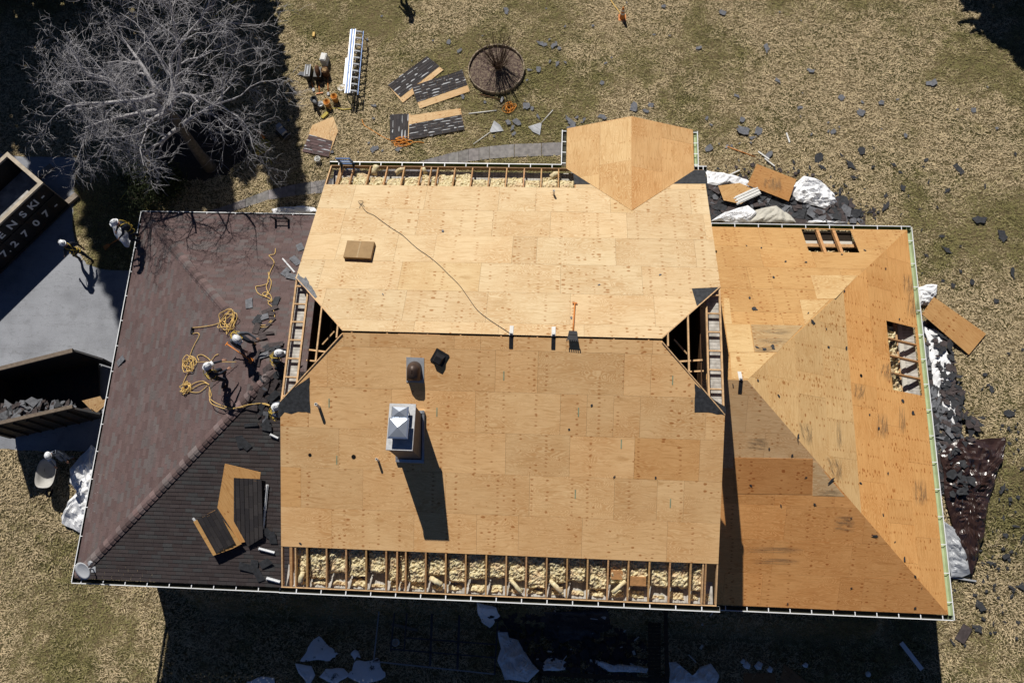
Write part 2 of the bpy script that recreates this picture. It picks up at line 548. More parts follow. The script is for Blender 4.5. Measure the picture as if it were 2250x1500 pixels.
# ridge gap battens
mb = MB()
for i in range(9):
    x = XA + 0.3 + i * 1.06 + rnd.uniform(-0.1, 0.1)
    mb.beam((x, YR - 0.065, ZR - 0.055), (x, YR - 0.01, ZR - 0.035), 0.04, 0.03, 0, col=(1.1, 1.1, 1.1)); mb.build('ridge_batten', M['lumber'], main_roof); mb = MB()
mb.beam((XA + 1.6, YR - 0.05, ZR - 0.055), (XA + 2.8, YR - 0.05, ZR - 0.055), 0.035, 0.02)
mb.build('ridge_batten', M['lumber'], main_roof)

# rafters over the eave strips
def rafter(x, y0, y1, pl, wdt=0.04, tone=1.0, m=None):
    b = MB(); dz = V3((0, 0, -0.125))
    p0 = pl.p(x, y0, -0.018) + dz * 0.5; p1 = pl.p(x, y1, -0.018) + dz * 0.5
    b.beam(p0 - V3((0, 0, 0.0)), p1, wdt, 0.13, 0, col=(tone, tone * rnd.uniform(0.93, 1.03), tone * rnd.uniform(0.85, 1.0)))
    return b
SX = [639, 674, 717, 760, 804, 848, 872, 891, 935, 979, 1023, 1068, 1112, 1156, 1201, 1246, 1291, 1336, 1381, 1427, 1472, 1518, 1551]
for px in SX:
    x = MS.at(px, 1250).x
    rafter(x, ES + 0.03, -2.2, MS, 0.045 if px != 639 else 0.08, rnd.uniform(0.8, 1.1)).build('rafter', M['lumber'], main_roof)
NX = [743, 771, 808, 846, 884, 922, 944, 959, 997, 1036, 1074, 1112, 1151, 1189, 1227, 1264]
for px in NX:
    x = MN.at(px, 388).x
    rafter(x, EN - 0.03, 7.6, MN, 0.04 if px != 743 else 0.07, rnd.uniform(0.75, 1.05)).build('rafter', M['lumber'], roof_n)

# insulation and soffit in every open bay
def wool(x0, x1, y0, y1, zf, seed, rough=0.16, fold=None):
    """a lumpy fill: height zf(y) plus noise"""
    mb = MB(); nx = max(3, int((x1 - x0) / 0.035)); ny = max(4, int(abs(y1 - y0) / 0.035))
    vs = []
    for j in range(ny + 1):
        for i in range(nx + 1):
            x = x0 + (x1 - x0) * i / nx; y = y0 + (y1 - y0) * j / ny
            e = min(i, nx - i) / nx; ey = min(j, ny - j) / ny
            n = mnoise.noise(V3((x * 4 + seed, y * 4, seed * 1.7))) * rough * .7 + mnoise.noise(V3((x * 13, y * 13 + seed, 3))) * rough * 0.6 + mnoise.noise(V3((x * 31, y * 31 + seed, 5))) * rough * 0.45
            yy = y + mnoise.noise(V3((x * 6, seed, 9))) * 0.10 * (1 if j in (0, ny) else 0.4)
            vs.append(V3((x, yy, zf(y) + n - (0.10 if ey == 0 else 0) - (0.05 if e == 0 else 0))))
    fs = []
    for j in range(ny):
        for i in range(nx):
            a = j * (nx + 1) + i
            fs.append((a, a + 1, a + nx + 2, a + nx + 1))
    mb.add(vs, fs)
    return mb

sxs = [MS.at(p, 1250).x for p in [620] + SX + [1571]]
for i in range(len(sxs) - 1):
    a, b = sxs[i] + 0.028, sxs[i + 1] - 0.028
    if b - a < 0.12: continue
    ylo = ES + rnd.uniform(0.24, 0.50)
    if 0 < i < len(sxs) - 2:
        wool(a, b, ylo, -2.3, lambda y: MS.z(0, min(y, -3.1)) - 0.19, i * 3.1, 0.11).build('insulation', M['wool'], main_roof)
    if i:     # loose wool on the soffit
        wool(a + rnd.uniform(0, 0.12), b - rnd.uniform(0, 0.10), ES + 0.08, ES + rnd.uniform(0.2, 0.36), lambda y: EM - 0.235, i * 5.3, 0.10).build('insulation', M['wool'], main_roof)
nxs = [MN.at(p, 388).x for p in [726] + NX]
for i in range(len(nxs) - 1):
    a, b = nxs[i] + 0.025, nxs[i + 1] - 0.025
    if b - a < 0.12 or i == 0: continue
    wool(a, b, 7.7, EN - rnd.uniform(0.20, 0.46), lambda y: MN.z(0, max(y, 8.6)) - 0.16, i * 2.3 + 40, 0.10).build('insulation', M['wool'], roof_n)
# folded batts tipped across some bays
def batt(p0, p1, wd, name='batt', par=None):
    mb = MB(); p0 = V3(p0); p1 = V3(p1); d = p1 - p0; sd = d.cross(V3((0, 0, 1))).normalized()
    n = 9; vs = []
    prof = [(-.5, 0), (-.42, .09), (0, .13), (.42, .09), (.5, 0), (0, -.03)]
    for i in range(n + 1):
        t = i / n; c = p0 + d * t + V3((0, 0, 0.10 * sin(pi * t)))
        for a, hgt in prof:
            k = 1 + 0.25 * mnoise.noise(V3((i * 0.7, a * 3, p0.x * 3)))
            vs.append(c + sd * a * wd * k + V3((0, 0, hgt * k)))
    m_ = len(prof); fs = []
    for i in range(n):
        for k in range(m_):
            fs.append((i * m_ + k, i * m_ + (k + 1) % m_, (i + 1) * m_ + (k + 1) % m_, (i + 1) * m_ + k))
    fs.append(tuple(range(m_))[::-1]); fs.append(tuple(n * m_ + k for k in range(m_)))
    mb.add(vs, fs)
    return mb.build(name, M['wool'], par or main_roof, True)
zb = EM - 0.12
for (a, b, wd) in [((945, 1268), (972, 1284), .16), ((1118, 1268), (1145, 1300), .13), ((1206, 1272), (1235, 1302), .14), ((1345, 1302), (1374, 1276), .13), ((662, 1282), (668, 1255), .16)]:
    batt(at(*a, zb), at(*b, zb + 0.06), wd)
for (px, py, pw) in [(1352, 1262, .42), (1400, 1276, .5)]:
    c = at(px, py, EM + 0.1); mb = MB(); mb.box(c, (pw, 0.26, 0.05), Matrix.Rotation(0.35, 3, 'X'), 0, (0.9, 0.78, 0.66)); mb.build('kraft_facing', M['lumber'], main_roof)
zb = EM - 0.1
for (a, b, wd) in [((822, 386), (829, 366), .2), ((930, 372), (936, 383), .14), ((1210, 392), (1228, 384), .2), ((870, 383), (890, 374), .16)]:
    batt(at(*a, zb), at(*b, zb), wd, par=roof_n)

# soffits, wall plates, fascias
mb = MB()
mb.box((XM / 2, ES + 0.33, EM - 0.30), (XM - 0.1, 0.62, 0.02)); mb.build('soffit', M['soffit_x'], house); mb = MB()
mb.box((XM / 2 - 2.1, EN - 0.33, EM - 0.30), (XM - 4.3, 0.62, 0.02))
mb.build('soffit', M['soffit_x'], house)
mb = MB()
for y in (YHS + 0.02, ):
    mb.box((0.20, (YHS + YHN) / 2, ZH - 0.22), (0.36, YHN - YHS + 0.6, 0.02)); mb.build('soffit', M['soffit_y'], house); mb = MB()
    mb.box((XM - 0.20, (YHS + YHN) / 2, ZH - 0.22), (0.36, YHN - YHS + 0.6, 0.02))
mb.build('soffit', M['soffit_y'], house)
mb = MB()
mb.beam((0.0, ES - 0.012, EM - 0.10), (XM, ES - 0.012, EM - 0.10), 0.032, 0.18); mb.build('fascia', M['fascia'], main_roof); mb = MB()
mb.beam((0.0, EN + 0.012, EM - 0.10), (XM, EN + 0.012, EM - 0.10), 0.032, 0.18, col=(0.45, 0.42, 0.4))
mb.build('fascia', M['fascia'], main_roof)
mb = MB()                                      # plate at the wall line, seen between the rafters
mb.beam((0.3, ES + 0.66, EM - 0.12), (XM - 0.3, ES + 0.66, EM - 0.12), 0.09, 0.05, col=(0.9, 0.8, 0.7)); mb.build('wall_plate', M['lumber'], main_roof); mb = MB()
mb.beam((0.3, EN - 0.62, EM - 0.12), (8.4, EN - 0.62, EM - 0.12), 0.09, 0.05)
mb.build('wall_plate', M['lumber'], main_roof)
# rakes and clipped gable ends
def rake(x, sgn):
    mb = MB()
    for pl, ya, yb in ((MS, ES, YHS), (MN, EN, YHN)):
        mb.beam(pl.p(x - sgn * 0.02, ya, -0.085), pl.p(x - sgn * 0.02, yb, -0.085), 0.04, 0.15)
        mb.beam(pl.p(x - sgn * 0.42, ya, -0.095), pl.p(x - sgn * 0.42, yb, -0.095), 0.04, 0.15)
    mb.beam((x - sgn * 0.03, YHS + 0.02, ZH - 0.06), (x - sgn * 0.03, YHN - 0.02, ZH - 0.06), 0.05, 0.10)
    mb.build('rake_board', M['fascia'], main_roof)
    inner = x - sgn * 0.43
    h = MB(); h.beam((inner, YHS + 0.12, ZH - 0.02), (inner, YHN - 0.12, ZH - 0.02), 0.05, 0.10); h.build('gable_truss', M['fascia'], main_roof)
    n = 7
    for i in range(n):
        y = YHS + 0.15 + (YHN - YHS - 0.4) * i / (n - 1)
        l = MB(); l.beam((x - sgn * 0.05, y, ZH - 0.055), (inner + sgn * 0.02, y, ZH - 0.055), 0.04, 0.075, col=(0.95, 0.95, 0.95)); l.build('lookout', M['fascia'], main_roof)
    run = (XA - 0.0)
    for k in (1, 2):
        xx = inner - sgn * 0.61 * k; d = abs(xx - x) / run
        z = ZH + 0.775 * d; y0 = YHS + (YR - YHS) * d; y1 = YHN + (YR - YHN) * d
        t = MB(); t.beam((xx, y0 - 0.02, z - 0.04), (xx, y1 + 0.02, z - 0.04), 0.045, 0.09); t.build('gable_truss', M['fascia'], main_roof)
    t = MB()                                  # webs seen down in the loft
    ym = (YHS + YHN) / 2
    t.beam((inner - sgn * 0.10, ym - 0.25, ZH - 0.35), (inner - sgn * 1.5, ym - 0.45, ZH - 0.1), 0.05, 0.05)
    t.beam((inner - sgn * 0.05, ym - 0.55, ZH - 0.45), (inner - sgn * 0.7, ym - 0.6, ZH - 0.45), 0.045, 0.045)
    t.beam((inner - sgn * 0.55, ym - 0.1, ZH - 0.25), (inner - sgn * 0.95, ym + 0.25, ZH + 0.0), 0.04, 0.04)
    t.beam((inner - sgn * 0.65, ym - 0.5, ZH - 0.5), (inner - sgn * 0.8, ym - 1.3, ZH - 1.2), 0.05, 0.05)
    t.build('truss_web', M['fascia'], main_roof)
    # plywood edge along the open hip
    t = MB()
    t.beam((x, YHS - 0.02, ZH - 0.03), (x + (XA if sgn < 0 else -XA), YR - 0.1, ZR - 0.03), 0.03, 0.06)
    t.beam((x, YHN + 0.02, ZH - 0.03), (x + (XA if sgn < 0 else -XA), YR + 0.02, ZR - 0.03), 0.03, 0.06)
    t.build('hip_edge', M['fascia'], main_roof)
rake(0.0, -1); rake(XM, 1)
# torn felt still stapled around the openings
for fr, pts, m in [
    (fMS, [(680, 828), (682, 907), (655, 904), (640, 909), (625, 905), (612, 918), (611, 893), (626, 868)], 'felt'),
    (fMS, [(1526, 842), (1526, 905), (1545, 905), (1594, 912), (1594, 893), (1580, 885)], 'felt'),
    (fMN, [(1520, 634), (1581, 631), (1557, 652), (1531, 672)], 'felt'),
    (fMN, [(655, 600), (668, 612), (672, 608), (697, 652), (692, 656), (676, 640), (650, 613)], 'felt_grey'),
    (fMN, [(1258, 367), (1262, 405), (1330, 405), (1330, 367)], 'felt'),
    (fMN, [(1478, 404), (1551, 404), (1550, 374), (1500, 374)], 'felt')]:
    P = [fr.pl.at(a, b) for a, b in pts]
    if len(pts) > 4:
        P2 = []
        for i in range(len(P)):
            a, b = P[i], P[(i + 1) % len(P)]
            n = max(1, int((b - a).length / 0.12))
            for k in range(n):
                q = a + (b - a) * k / n
                if k: q = q + fr.u * rnd.uniform(-0.02, 0.02) + fr.v * rnd.uniform(-0.02, 0.02)
                P2.append(q)
        P = P2
    o = flat_patch(fr, P, 0.007).build('felt_patch' if m == 'felt' else 'shingle_strip', M[m], main_roof)

M['green_mark'] = plain('green_layout_paint', (.22, .30, .20), .9)
for px, py in ((1107, 825), (1478, 835), (1271, 905), (1264, 1085), (723, 885), (1365, 975), (740, 1010), (1473, 1105), (960, 905)):
    c = MS.at(px, py); flat_patch(fMS, [c + fMS.u * a + fMS.v * b for a, b in ((-.014, -.13), (.014, -.13), (.014, .13), (-.014, .13))], .006).build('paint_mark', M['green_mark'], main_roof)
# attic floor, near-black in place of interior shade, and outer walls
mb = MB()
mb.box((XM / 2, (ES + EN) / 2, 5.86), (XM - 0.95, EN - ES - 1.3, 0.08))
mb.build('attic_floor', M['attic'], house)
mb = MB()
def wall(x0, x1, y0, y1, z0, z1): mb.box(((x0 + x1) / 2, (y0 + y1) / 2, (z0 + z1) / 2), (x1 - x0, y1 - y0, z1 - z0))
wall(0.45, 0.60, -3.66, 8.9, -1.8, EM - 0.1); wall(XM - 0.6, XM - 0.45, -3.66, 8.9, -1.8, EM - 0.1)
wall(0.45, XM - 0.45, -3.80, -3.66, -1.8, EM - 0.2); wall(0.45, XM - 0.45, 8.9, 9.04, -0.2, EM - 0.2)
wall(LX + 0.5, LX + 0.65, LS_ + 0.5, LN_ - 0.5, -1.8, 2.9); wall(LX + 0.5, 0.45, LS_ + 0.45, LS_ + 0.6, -1.8, 2.9); wall(LX + 0.5, 0.45, LN_ - 0.6, LN_ - 0.45, -0.2, 2.9)
wall(RX - 0.65, RX - 0.5, RS_ + 0.5, RN_ - 0.5, -1.8, 2.85); wall(XM - 0.45, RX - 0.5, RS_ + 0.45, RS_ + 0.6, -1.8, 2.85); wall(XM - 0.45, RX - 0.5, RN_ - 0.6, RN_ - 0.45, -0.2, 2.85)
mb.build('wall', M['siding'], house)
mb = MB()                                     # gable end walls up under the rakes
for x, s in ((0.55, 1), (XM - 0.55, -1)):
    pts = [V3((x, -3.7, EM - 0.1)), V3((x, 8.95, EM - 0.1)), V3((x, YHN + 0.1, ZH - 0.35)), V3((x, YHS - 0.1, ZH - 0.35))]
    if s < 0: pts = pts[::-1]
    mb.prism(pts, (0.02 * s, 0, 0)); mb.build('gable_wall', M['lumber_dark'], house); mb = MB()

# west wing, still shingled: real overlapping courses of tabs
def courses(fr, pts, seed, cols, expo=0.135, tab=0.33, butt=0.015):
    r = random.Random(seed); mb = MB()
    conv = [fr.uv(p) for p in pts]
    ar = sum(conv[i][0] * conv[(i + 1) % len(conv)][1] - conv[(i + 1) % len(conv)][0] * conv[i][1] for i in range(len(conv)))
    if ar < 0: conv = conv[::-1]
    us = [c[0] for c in conv]; vs = [c[1] for c in conv]
    v = min(vs)
    while v < max(vs):
        u = min(us) - r.random() * tab
        while u < max(us):
            pl = clip([(u + 0.002, v), (u + tab - 0.002, v), (u + tab - 0.002, v + expo + 0.03), (u + 0.002, v + expo + 0.03)], conv)
            u += tab
            if len(pl) < 3: continue
            c = r.choice(cols); s = 1 + r.uniform(-0.11, 0.11); b = butt * r.uniform(0.85, 1.15)
            top = []
            for a, q in pl:
                t = (q - v) / expo
                top.append(fr.p(a, q, b * (1 - t) + 0.006))
            mb.face(top, 0, (c[0] * s, c[1] * s, c[2] * s))
            lo = [i for i in range(len(pl)) if abs(pl[i][1] - v) < 1e-5]
            if len(lo) == 2:
                i, j = lo if (lo[1] - lo[0]) == 1 else (lo[1], lo[0])
                A, B = top[i], top[j]
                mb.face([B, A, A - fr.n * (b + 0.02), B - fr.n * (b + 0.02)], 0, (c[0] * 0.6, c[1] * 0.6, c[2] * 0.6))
        v += expo
    return mb
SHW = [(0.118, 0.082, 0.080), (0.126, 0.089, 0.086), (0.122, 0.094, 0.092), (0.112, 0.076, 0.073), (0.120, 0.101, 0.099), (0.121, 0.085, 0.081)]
SHS = [(c[0] * .43, c[1] * .5, c[2] * .52) for c in SHW]  # shade of the slope turned from the sun, put into the shingle colour
LAP = LA; xw = 0.46
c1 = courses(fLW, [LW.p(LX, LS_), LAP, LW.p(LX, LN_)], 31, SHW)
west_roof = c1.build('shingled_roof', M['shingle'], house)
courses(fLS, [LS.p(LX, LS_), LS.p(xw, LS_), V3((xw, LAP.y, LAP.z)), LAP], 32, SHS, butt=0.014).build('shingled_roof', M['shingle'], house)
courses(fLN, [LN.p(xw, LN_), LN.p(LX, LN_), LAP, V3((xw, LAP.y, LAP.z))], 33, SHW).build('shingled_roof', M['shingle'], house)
# hip caps
def caps(p0, p1, nrm, n, skip=0.0):
    mb = MB(); p0 = V3(p0); p1 = V3(p1); d = (p1 - p0).normalized(); L = (p1 - p0).length
    sd = d.cross(V3((0, 0, 1))).normalized(); up = sd.cross(d)
    for i in range(n):
        a = p0 + d * (L * i / n); b = p0 + d * (L * (i + 1.25) / n); s = rnd.uniform(0.7, 1.5); cc = rnd.choice(SHW)
        c = (cc[0] * s, cc[1] * s, cc[2] * s)
        for q in (-1, 1):
            A0 = a + up * 0.105; A1 = a + sd * q * 0.085 + up * 0.078; A2 = a + sd * q * 0.17 + up * 0.008
            B0 = b + up * 0.032; B1 = b + sd * q * 0.085 + up * 0.016; B2 = b + sd * q * 0.17 - up * 0.02
            for f in ([A0, A1, B1, B0], [A1, A2, B2, B1]):
                mb.face(f if q < 0 else f[::-1], 0, c)
            e = [A0, A1, A2, a + sd * q * 0.15 - up * 0.05, a - up * 0.02]
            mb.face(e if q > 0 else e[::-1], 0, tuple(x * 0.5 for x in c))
    return mb
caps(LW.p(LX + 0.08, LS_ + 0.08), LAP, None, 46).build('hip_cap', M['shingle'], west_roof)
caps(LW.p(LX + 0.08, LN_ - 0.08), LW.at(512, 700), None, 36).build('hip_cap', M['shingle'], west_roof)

# east wing: bare sheets with two cut openings
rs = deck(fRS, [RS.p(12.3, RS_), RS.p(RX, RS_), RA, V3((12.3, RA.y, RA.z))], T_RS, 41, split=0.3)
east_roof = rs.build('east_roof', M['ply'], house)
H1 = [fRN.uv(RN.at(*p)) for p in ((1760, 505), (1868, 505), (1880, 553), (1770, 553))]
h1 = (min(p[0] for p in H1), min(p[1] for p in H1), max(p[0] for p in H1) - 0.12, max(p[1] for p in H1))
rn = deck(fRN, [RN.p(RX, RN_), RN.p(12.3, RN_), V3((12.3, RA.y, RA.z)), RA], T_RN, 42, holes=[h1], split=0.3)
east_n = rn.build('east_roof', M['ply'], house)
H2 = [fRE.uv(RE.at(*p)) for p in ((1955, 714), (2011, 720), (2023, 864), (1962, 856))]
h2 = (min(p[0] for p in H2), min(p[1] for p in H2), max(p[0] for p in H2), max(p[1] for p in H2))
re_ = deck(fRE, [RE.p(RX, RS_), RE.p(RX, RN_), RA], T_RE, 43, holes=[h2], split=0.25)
east_e = re_.build('east_roof', M['ply'], house)
# lighter replacement sheets on the north plane of the wing
def sheet_patch(fr, px, tn, seed, h=0.006):
    r = random.Random(seed); P = [fr.pl.at(a, b) for a, b in px]; uvs = [fr.uv(p) for p in P]
    ar = sum(uvs[i][0] * uvs[(i + 1) % len(uvs)][1] - uvs[(i + 1) % len(uvs)][0] * uvs[i][1] for i in range(len(uvs)))
    if ar < 0: uvs = uvs[::-1]
    mb = MB(); o = (r.random() * 30, r.random() * 30)
    mb.prism([fr.p(a, b, h) for a, b in uvs], -fr.n * 0.008, 0, tn, [(a + o[0], b + o[1]) for a, b in uvs])
    return mb
LT = (0.60, 0.42, 0.205)
for fr, px, tn, par in [
    (fRN, [(1781, 605), (1884, 605), (1836, 656), (1795, 656)], LT, east_n), (fRN, [(1757, 659), (1822, 659), (1770, 712), (1768, 712)], LT, east_n),
    (fRN, [(1590, 655), (1602, 655), (1608, 711), (1592, 711)], LT, east_n), (fRN, [(1594, 712), (1648, 713), (1657, 774), (1602, 774)], LT, east_n),
    (fRN, [(1604, 775), (1704, 775), (1645, 832), (1608, 832)], LT, east_n), (fRN, [(1650, 713), (1764, 715), (1708, 773), (1658, 773)], (0.44, 0.31, 0.16), east_n),
    (fRS, [(1786, 1014), (1792, 1014), (1856, 1090), (1785, 1088)], (0.72, 0.50, 0.27), east_roof),
    (fRS, [(1612, 1005), (1786, 1008), (1784, 1086), (1612, 1084)], (0.62, 0.30, 0.105), east_roof)]:
    sheet_patch(fr, px, tn, hash(px[0]) % 99).build('replaced_sheet', M['ply'], par)
# weather stains baked into the wood of the wing
M['stain'] = plain('water_stain', (0.20, 0.145, 0.085), 0.9, 0, 0.5, 10)
def stain_mat():
    k = NT('water_stained_ply', 0.9, 0, 0.2)
    x, y, _ = k.sep(k.uv())
    g = k.noise(k.comb(k.math('MULTIPLY', x, 6.0), k.math('MULTIPLY', y, 1.2)), 1.0, 5, 0.7)
    ed = k.math('MULTIPLY', k.math('MULTIPLY', k.math('SUBTRACT', 1.0, x), x), k.math('MULTIPLY', k.math('SUBTRACT', 1.0, y), y))
    a = k.math('MULTIPLY', k.ramp(g, [(0.45, 0.0), (0.66, 1.0)]), k.ramp(k.math('MULTIPLY', ed, 16.0), [(0.02, 0.0), (0.7, 0.85)]))
    k.color(k.ramp(g, [(0.4, (0.27, 0.20, 0.12)), (0.8, (0.10, 0.08, 0.06))]))
    k.put(k.b.inputs['Alpha'], a)
    return k.mat
M['stainy'] = stain_mat()
def stain(fr, px, par, up=True):
    P = [fr.pl.at(a, b, 0.0095) for a, b in px]
    nrm = (P[1] - P[0]).cross(P[3] - P[0])
    uv = [(0, 0), (1, 0), (1, 1), (0, 1)]
    if nrm.dot(fr.n) < 0: P = P[::-1]; uv = uv[::-1]
    mb = MB(); mb.face(P, 0, (1, 1, 1), uv); mb.build('water_stain', M['stainy'], par)
for px in ([(1922, 905), (1950, 905), (1955, 965), (1925, 965)], [(1972, 890), (1988, 890), (1992, 955), (1974, 955)], [(1990, 640), (2018, 640), (2024, 700), (1990, 700)],
           [(1932, 800), (1966, 790), (1970, 850), (1930, 830)], [(2000, 1050), (2035, 1050), (2040, 1110), (2010, 1115)], [(1978, 600), (2006, 600), (2012, 650), (1984, 650)],
           [(1835, 920), (1848, 920), (1850, 990), (1838, 990)], [(1870, 840), (1905, 842), (1895, 880), (1875, 880)], [(1805, 1000), (1850, 1004), (1850, 1060), (1830, 1055)],
           [(1745, 925), (1785, 928), (1785, 985), (1765, 975)]):
    stain(fRE, px, east_e)
for px in ([(1662, 730), (1662, 722), (1745, 722), (1740, 738)], [(1662, 752), (1662, 742), (1740, 742), (1725, 758)], [(1655, 775), (1658, 762), (1712, 762), (1700, 775)]):
    stain(fRN, [px[1], px[0], px[3], px[2]], east_n)
for px in ([(1630, 1200), (1630, 1215), (1770, 1215), (1770, 1200)], [(1650, 1225), (1650, 1240), (1760, 1240), (1760, 1225)], [(1640, 960), (1640, 990), (1690, 990), (1690, 960)],
           [(1795, 1075), (1795, 1090), (1850, 1090), (1850, 1075)], [(1830, 1130), (1830, 1170), (1880, 1170), (1880, 1130)]):
    stain(fRS, [px[1], px[0], px[3], px[2]], east_roof)
for px in ([(1465, 285), (1473, 285), (1480, 395), (1470, 395)], [(1486, 288), (1494, 290), (1498, 385), (1488, 385)], [(1512, 300), (1519, 300), (1520, 355), (1512, 355)]):
    stain(fPE, px, house)

# framing and wool inside the two openings
def opening(fr, h, seed, par, long_u):
    a, b, c, d = h
    for k in range(2 if not long_u else 3):
        mb = MB()
        u = a + (c - a) * ((k + 1) / 3 if not long_u else (k + 1) / 4)
        mb.beam(fr.p(u, b - 0.1, -0.09), fr.p(u, d + 0.3, -0.09), 0.10 if not long_u else 0.05, 0.14, up=fr.n, col=(1.0, 0.9, 0.8))
        mb.build('rafter', M['lumber'], par)
    mb = MB()
    vv = b + (d - b) * (0.42 if not long_u else 0.47)
    mb.beam(fr.p(a - 0.2, vv, -0.30), fr.p(c + 0.2, vv, -0.30), 0.12, 0.05, up=(0, 0, 1))
    mb.build('wall_plate', M['lumber'], par)
    P = [fr.p(a, vv, -0.42), fr.p(c, vv, -0.42), fr.p(c, d, -0.42), fr.p(a, d, -0.42)]
    x0 = min(p.x for p in P); x1 = max(p.x for p in P); y0 = min(p.y for p in P); y1 = max(p.y for p in P)
    w2 = wool(x0, x1, y0, y1, (lambda y: RZ + 0.32) if long_u else (lambda y: RZ - 0.25 + 0.9 * max(0, (y1 - y) / (y1 - y0) - .35)), seed, 0.3)
    w2.build('insulation', M['wool'], par, True)
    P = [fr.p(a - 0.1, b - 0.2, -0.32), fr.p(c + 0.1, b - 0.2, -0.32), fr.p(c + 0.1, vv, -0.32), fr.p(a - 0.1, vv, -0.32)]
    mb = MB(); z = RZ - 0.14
    mb.prism([V3((p.x, p.y, z)) for p in P], (0, 0, -0.02)); mb.build('soffit', M['attic' if not long_u else 'soffit_y'], par)  # soffit of the north opening painted attic-dark for its shade
opening(fRN, h1, 4.0, east_n, False)
opening(fRE, h2, 8.0, east_e, True)
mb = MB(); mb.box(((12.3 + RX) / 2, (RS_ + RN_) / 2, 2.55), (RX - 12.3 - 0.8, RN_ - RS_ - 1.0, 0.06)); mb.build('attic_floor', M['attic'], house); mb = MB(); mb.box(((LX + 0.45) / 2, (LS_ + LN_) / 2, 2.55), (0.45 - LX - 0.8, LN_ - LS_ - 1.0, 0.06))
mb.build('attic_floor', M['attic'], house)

# porch gable roof
def tri(fr, y_front, pl, x0):
    return [pl.p(x0, y_front), pl.p(PXR, y_front)]
yv = lambda x, z: (MN.z0 - z) / pN            # where height z meets the main north plane
pw = [PW.p(PX0, PYF), PW.p(PX0, yv(0, PZ)), V3((PXR, yv(0, PZR), PZR)), PW.p(PXR, PYF)]
pe = [PE.p(PX1, yv(0, PZ)), PE.p(PX1, PYF), PE.p(PXR, PYF), V3((PXR, yv(0, PZR), PZR))]
porch = deck(fPW, pw, T_P, 51, h=0.012, split=0.0).build('porch_roof', M['ply_new'], house)
deck(fPE, pe, toner((0.74, 0.45, 0.20), 0.04, 0.0), 52, h=0.012, split=0.0).build('porch_roof', M['ply_new'], house)
mb = MB()
mb.beam(PW.p(PX0, PYF + 0.012, -0.09), PW.p(PXR, PYF + 0.012, -0.09), 0.03, 0.15, col=(1.0, 0.9, 0.8)); mb.beam(PE.p(PX1, PYF + 0.012, -0.09), PE.p(PXR, PYF + 0.012, -0.09), 0.03, 0.15, col=(1.0, 0.9, 0.8))
mb.build('rake_board', M['fascia'], porch)
mb = MB()
for x in (PX0 + 0.3, PX1 - 0.3): mb.lathe([(0.14, 0.0), (0.14, 0.15), (0.11, 0.2), (0.10, PZ - 0.5), (0.14, PZ - 0.4), (0.14, PZ - 0.25)], 16, (x, PYF - 0.3, 0))
mb.box(((PX0 + PX1) / 2, PYF - 0.3, PZ - 0.18), (PX1 - PX0 - 0.2, 0.2, 0.2)); mb.build('porch_column', M['white_metal'], house)

# gutters with their hangers
def gutter(p0, p1, out, lining, nh, wd=0.13, dp=0.11, drop=0.04, t0=0.04):
    p0 = V3(p0); p1 = V3(p1); out = V3(out).normalized(); d = (p1 - p0); dn = V3((0, 0, -drop))
    prof = [(0.0, 0.0, 0), (0.0, -dp, 1), (wd * 0.75, -dp, 1), (wd, -0.015, 1), (wd, 0.0, 0), (wd + 0.028, 0.0, 0), (wd + 0.028, -0.03, 0), (wd * 0.8, -dp - 0.004, 0), (-0.004, -dp - 0.004, 0)]
    mb = MB()
    for i in range(len(prof) - 1):
        a, za, ma = prof[i]; b, zb2, m_ = prof[i + 1]
        q = [p0 + dn + out * a + V3((0, 0, za)), p1 + dn + out * a + V3((0, 0, za)), p1 + dn + out * b + V3((0, 0, zb2)), p0 + dn + out * b + V3((0, 0, zb2))]
        mb.face(q, 1 if i < 3 else 0)
    for p in (p0, p1):
        e = [p + dn + out * a + V3((0, 0, z)) for a, z, _ in prof[:5]]; mb.face(e, 0)
    g = mb.build('gutter', [M['white_metal'], lining], house)
    for i in range(nh):
        t = t0 + (1 - 2 * t0) * i / max(1, nh - 1)
        c = p0 + d * t + dn
        h = MB(); h.beam(c + V3((0, 0, -0.004)), c + out * (wd + 0.01) + V3((0, 0, 0.003)), 0.028, 0.008); h.build('hanger', M['white_metal'], g)
    return g
gutter((-0.06, ES - 0.03, EM), (XM + 0.10, ES - 0.03, EM), (0, -1, 0), M['grime'], 17)
gutter((-0.05, EN + 0.03, EM), (PX0 - 0.16, EN + 0.03, EM), (0, 1, 0), M['moss'], 11)
gutter((PX1 + 0.03, EN + 0.03, EM), (XM + 0.12, EN + 0.03, EM), (0, 1, 0), M['grime'], 2, t0=0.3)
gutter((PX0 - 0.02, PYF, PZ - 0.02), (PX0 - 0.02, EN + 0.19, PZ - 0.02), (-1, 0, 0), M['grime'], 4)
gutter((PX1 + 0.02, PYF, PZ - 0.02), (PX1 + 0.02, EN + 0.19, PZ - 0.02), (1, 0, 0), M['sage'], 4)
gutter((LX - 0.02, LS_ - 0.14, LZ), (LX - 0.02, LN_ + 0.1, LZ), (-1, 0, 0), M['grime'], 14, wd=0.09)
gutter((LX - 0.12, LS_ - 0.02, LZ - 0.002), (0.05, LS_ - 0.02, LZ - 0.002), (0, -1, 0), M['grime'], 11)
gutter((LX - 0.1, LN_ + 0.02, LZ - 0.002), (0.3, LN_ + 0.02, LZ - 0.002), (0, 1, 0), M['grime'], 8, wd=0.07)
gutter((XM - 0.1, RS_ - 0.02, RZ), (RX + 0.16, RS_ - 0.02, RZ), (0, -1, 0), M['grime'], 12)
gutter((RX + 0.02, RS_ - 0.16, RZ - 0.002), (RX + 0.02, RN_ + 0.14, RZ - 0.002), (1, 0, 0), M['sage'], 15, wd=0.16)
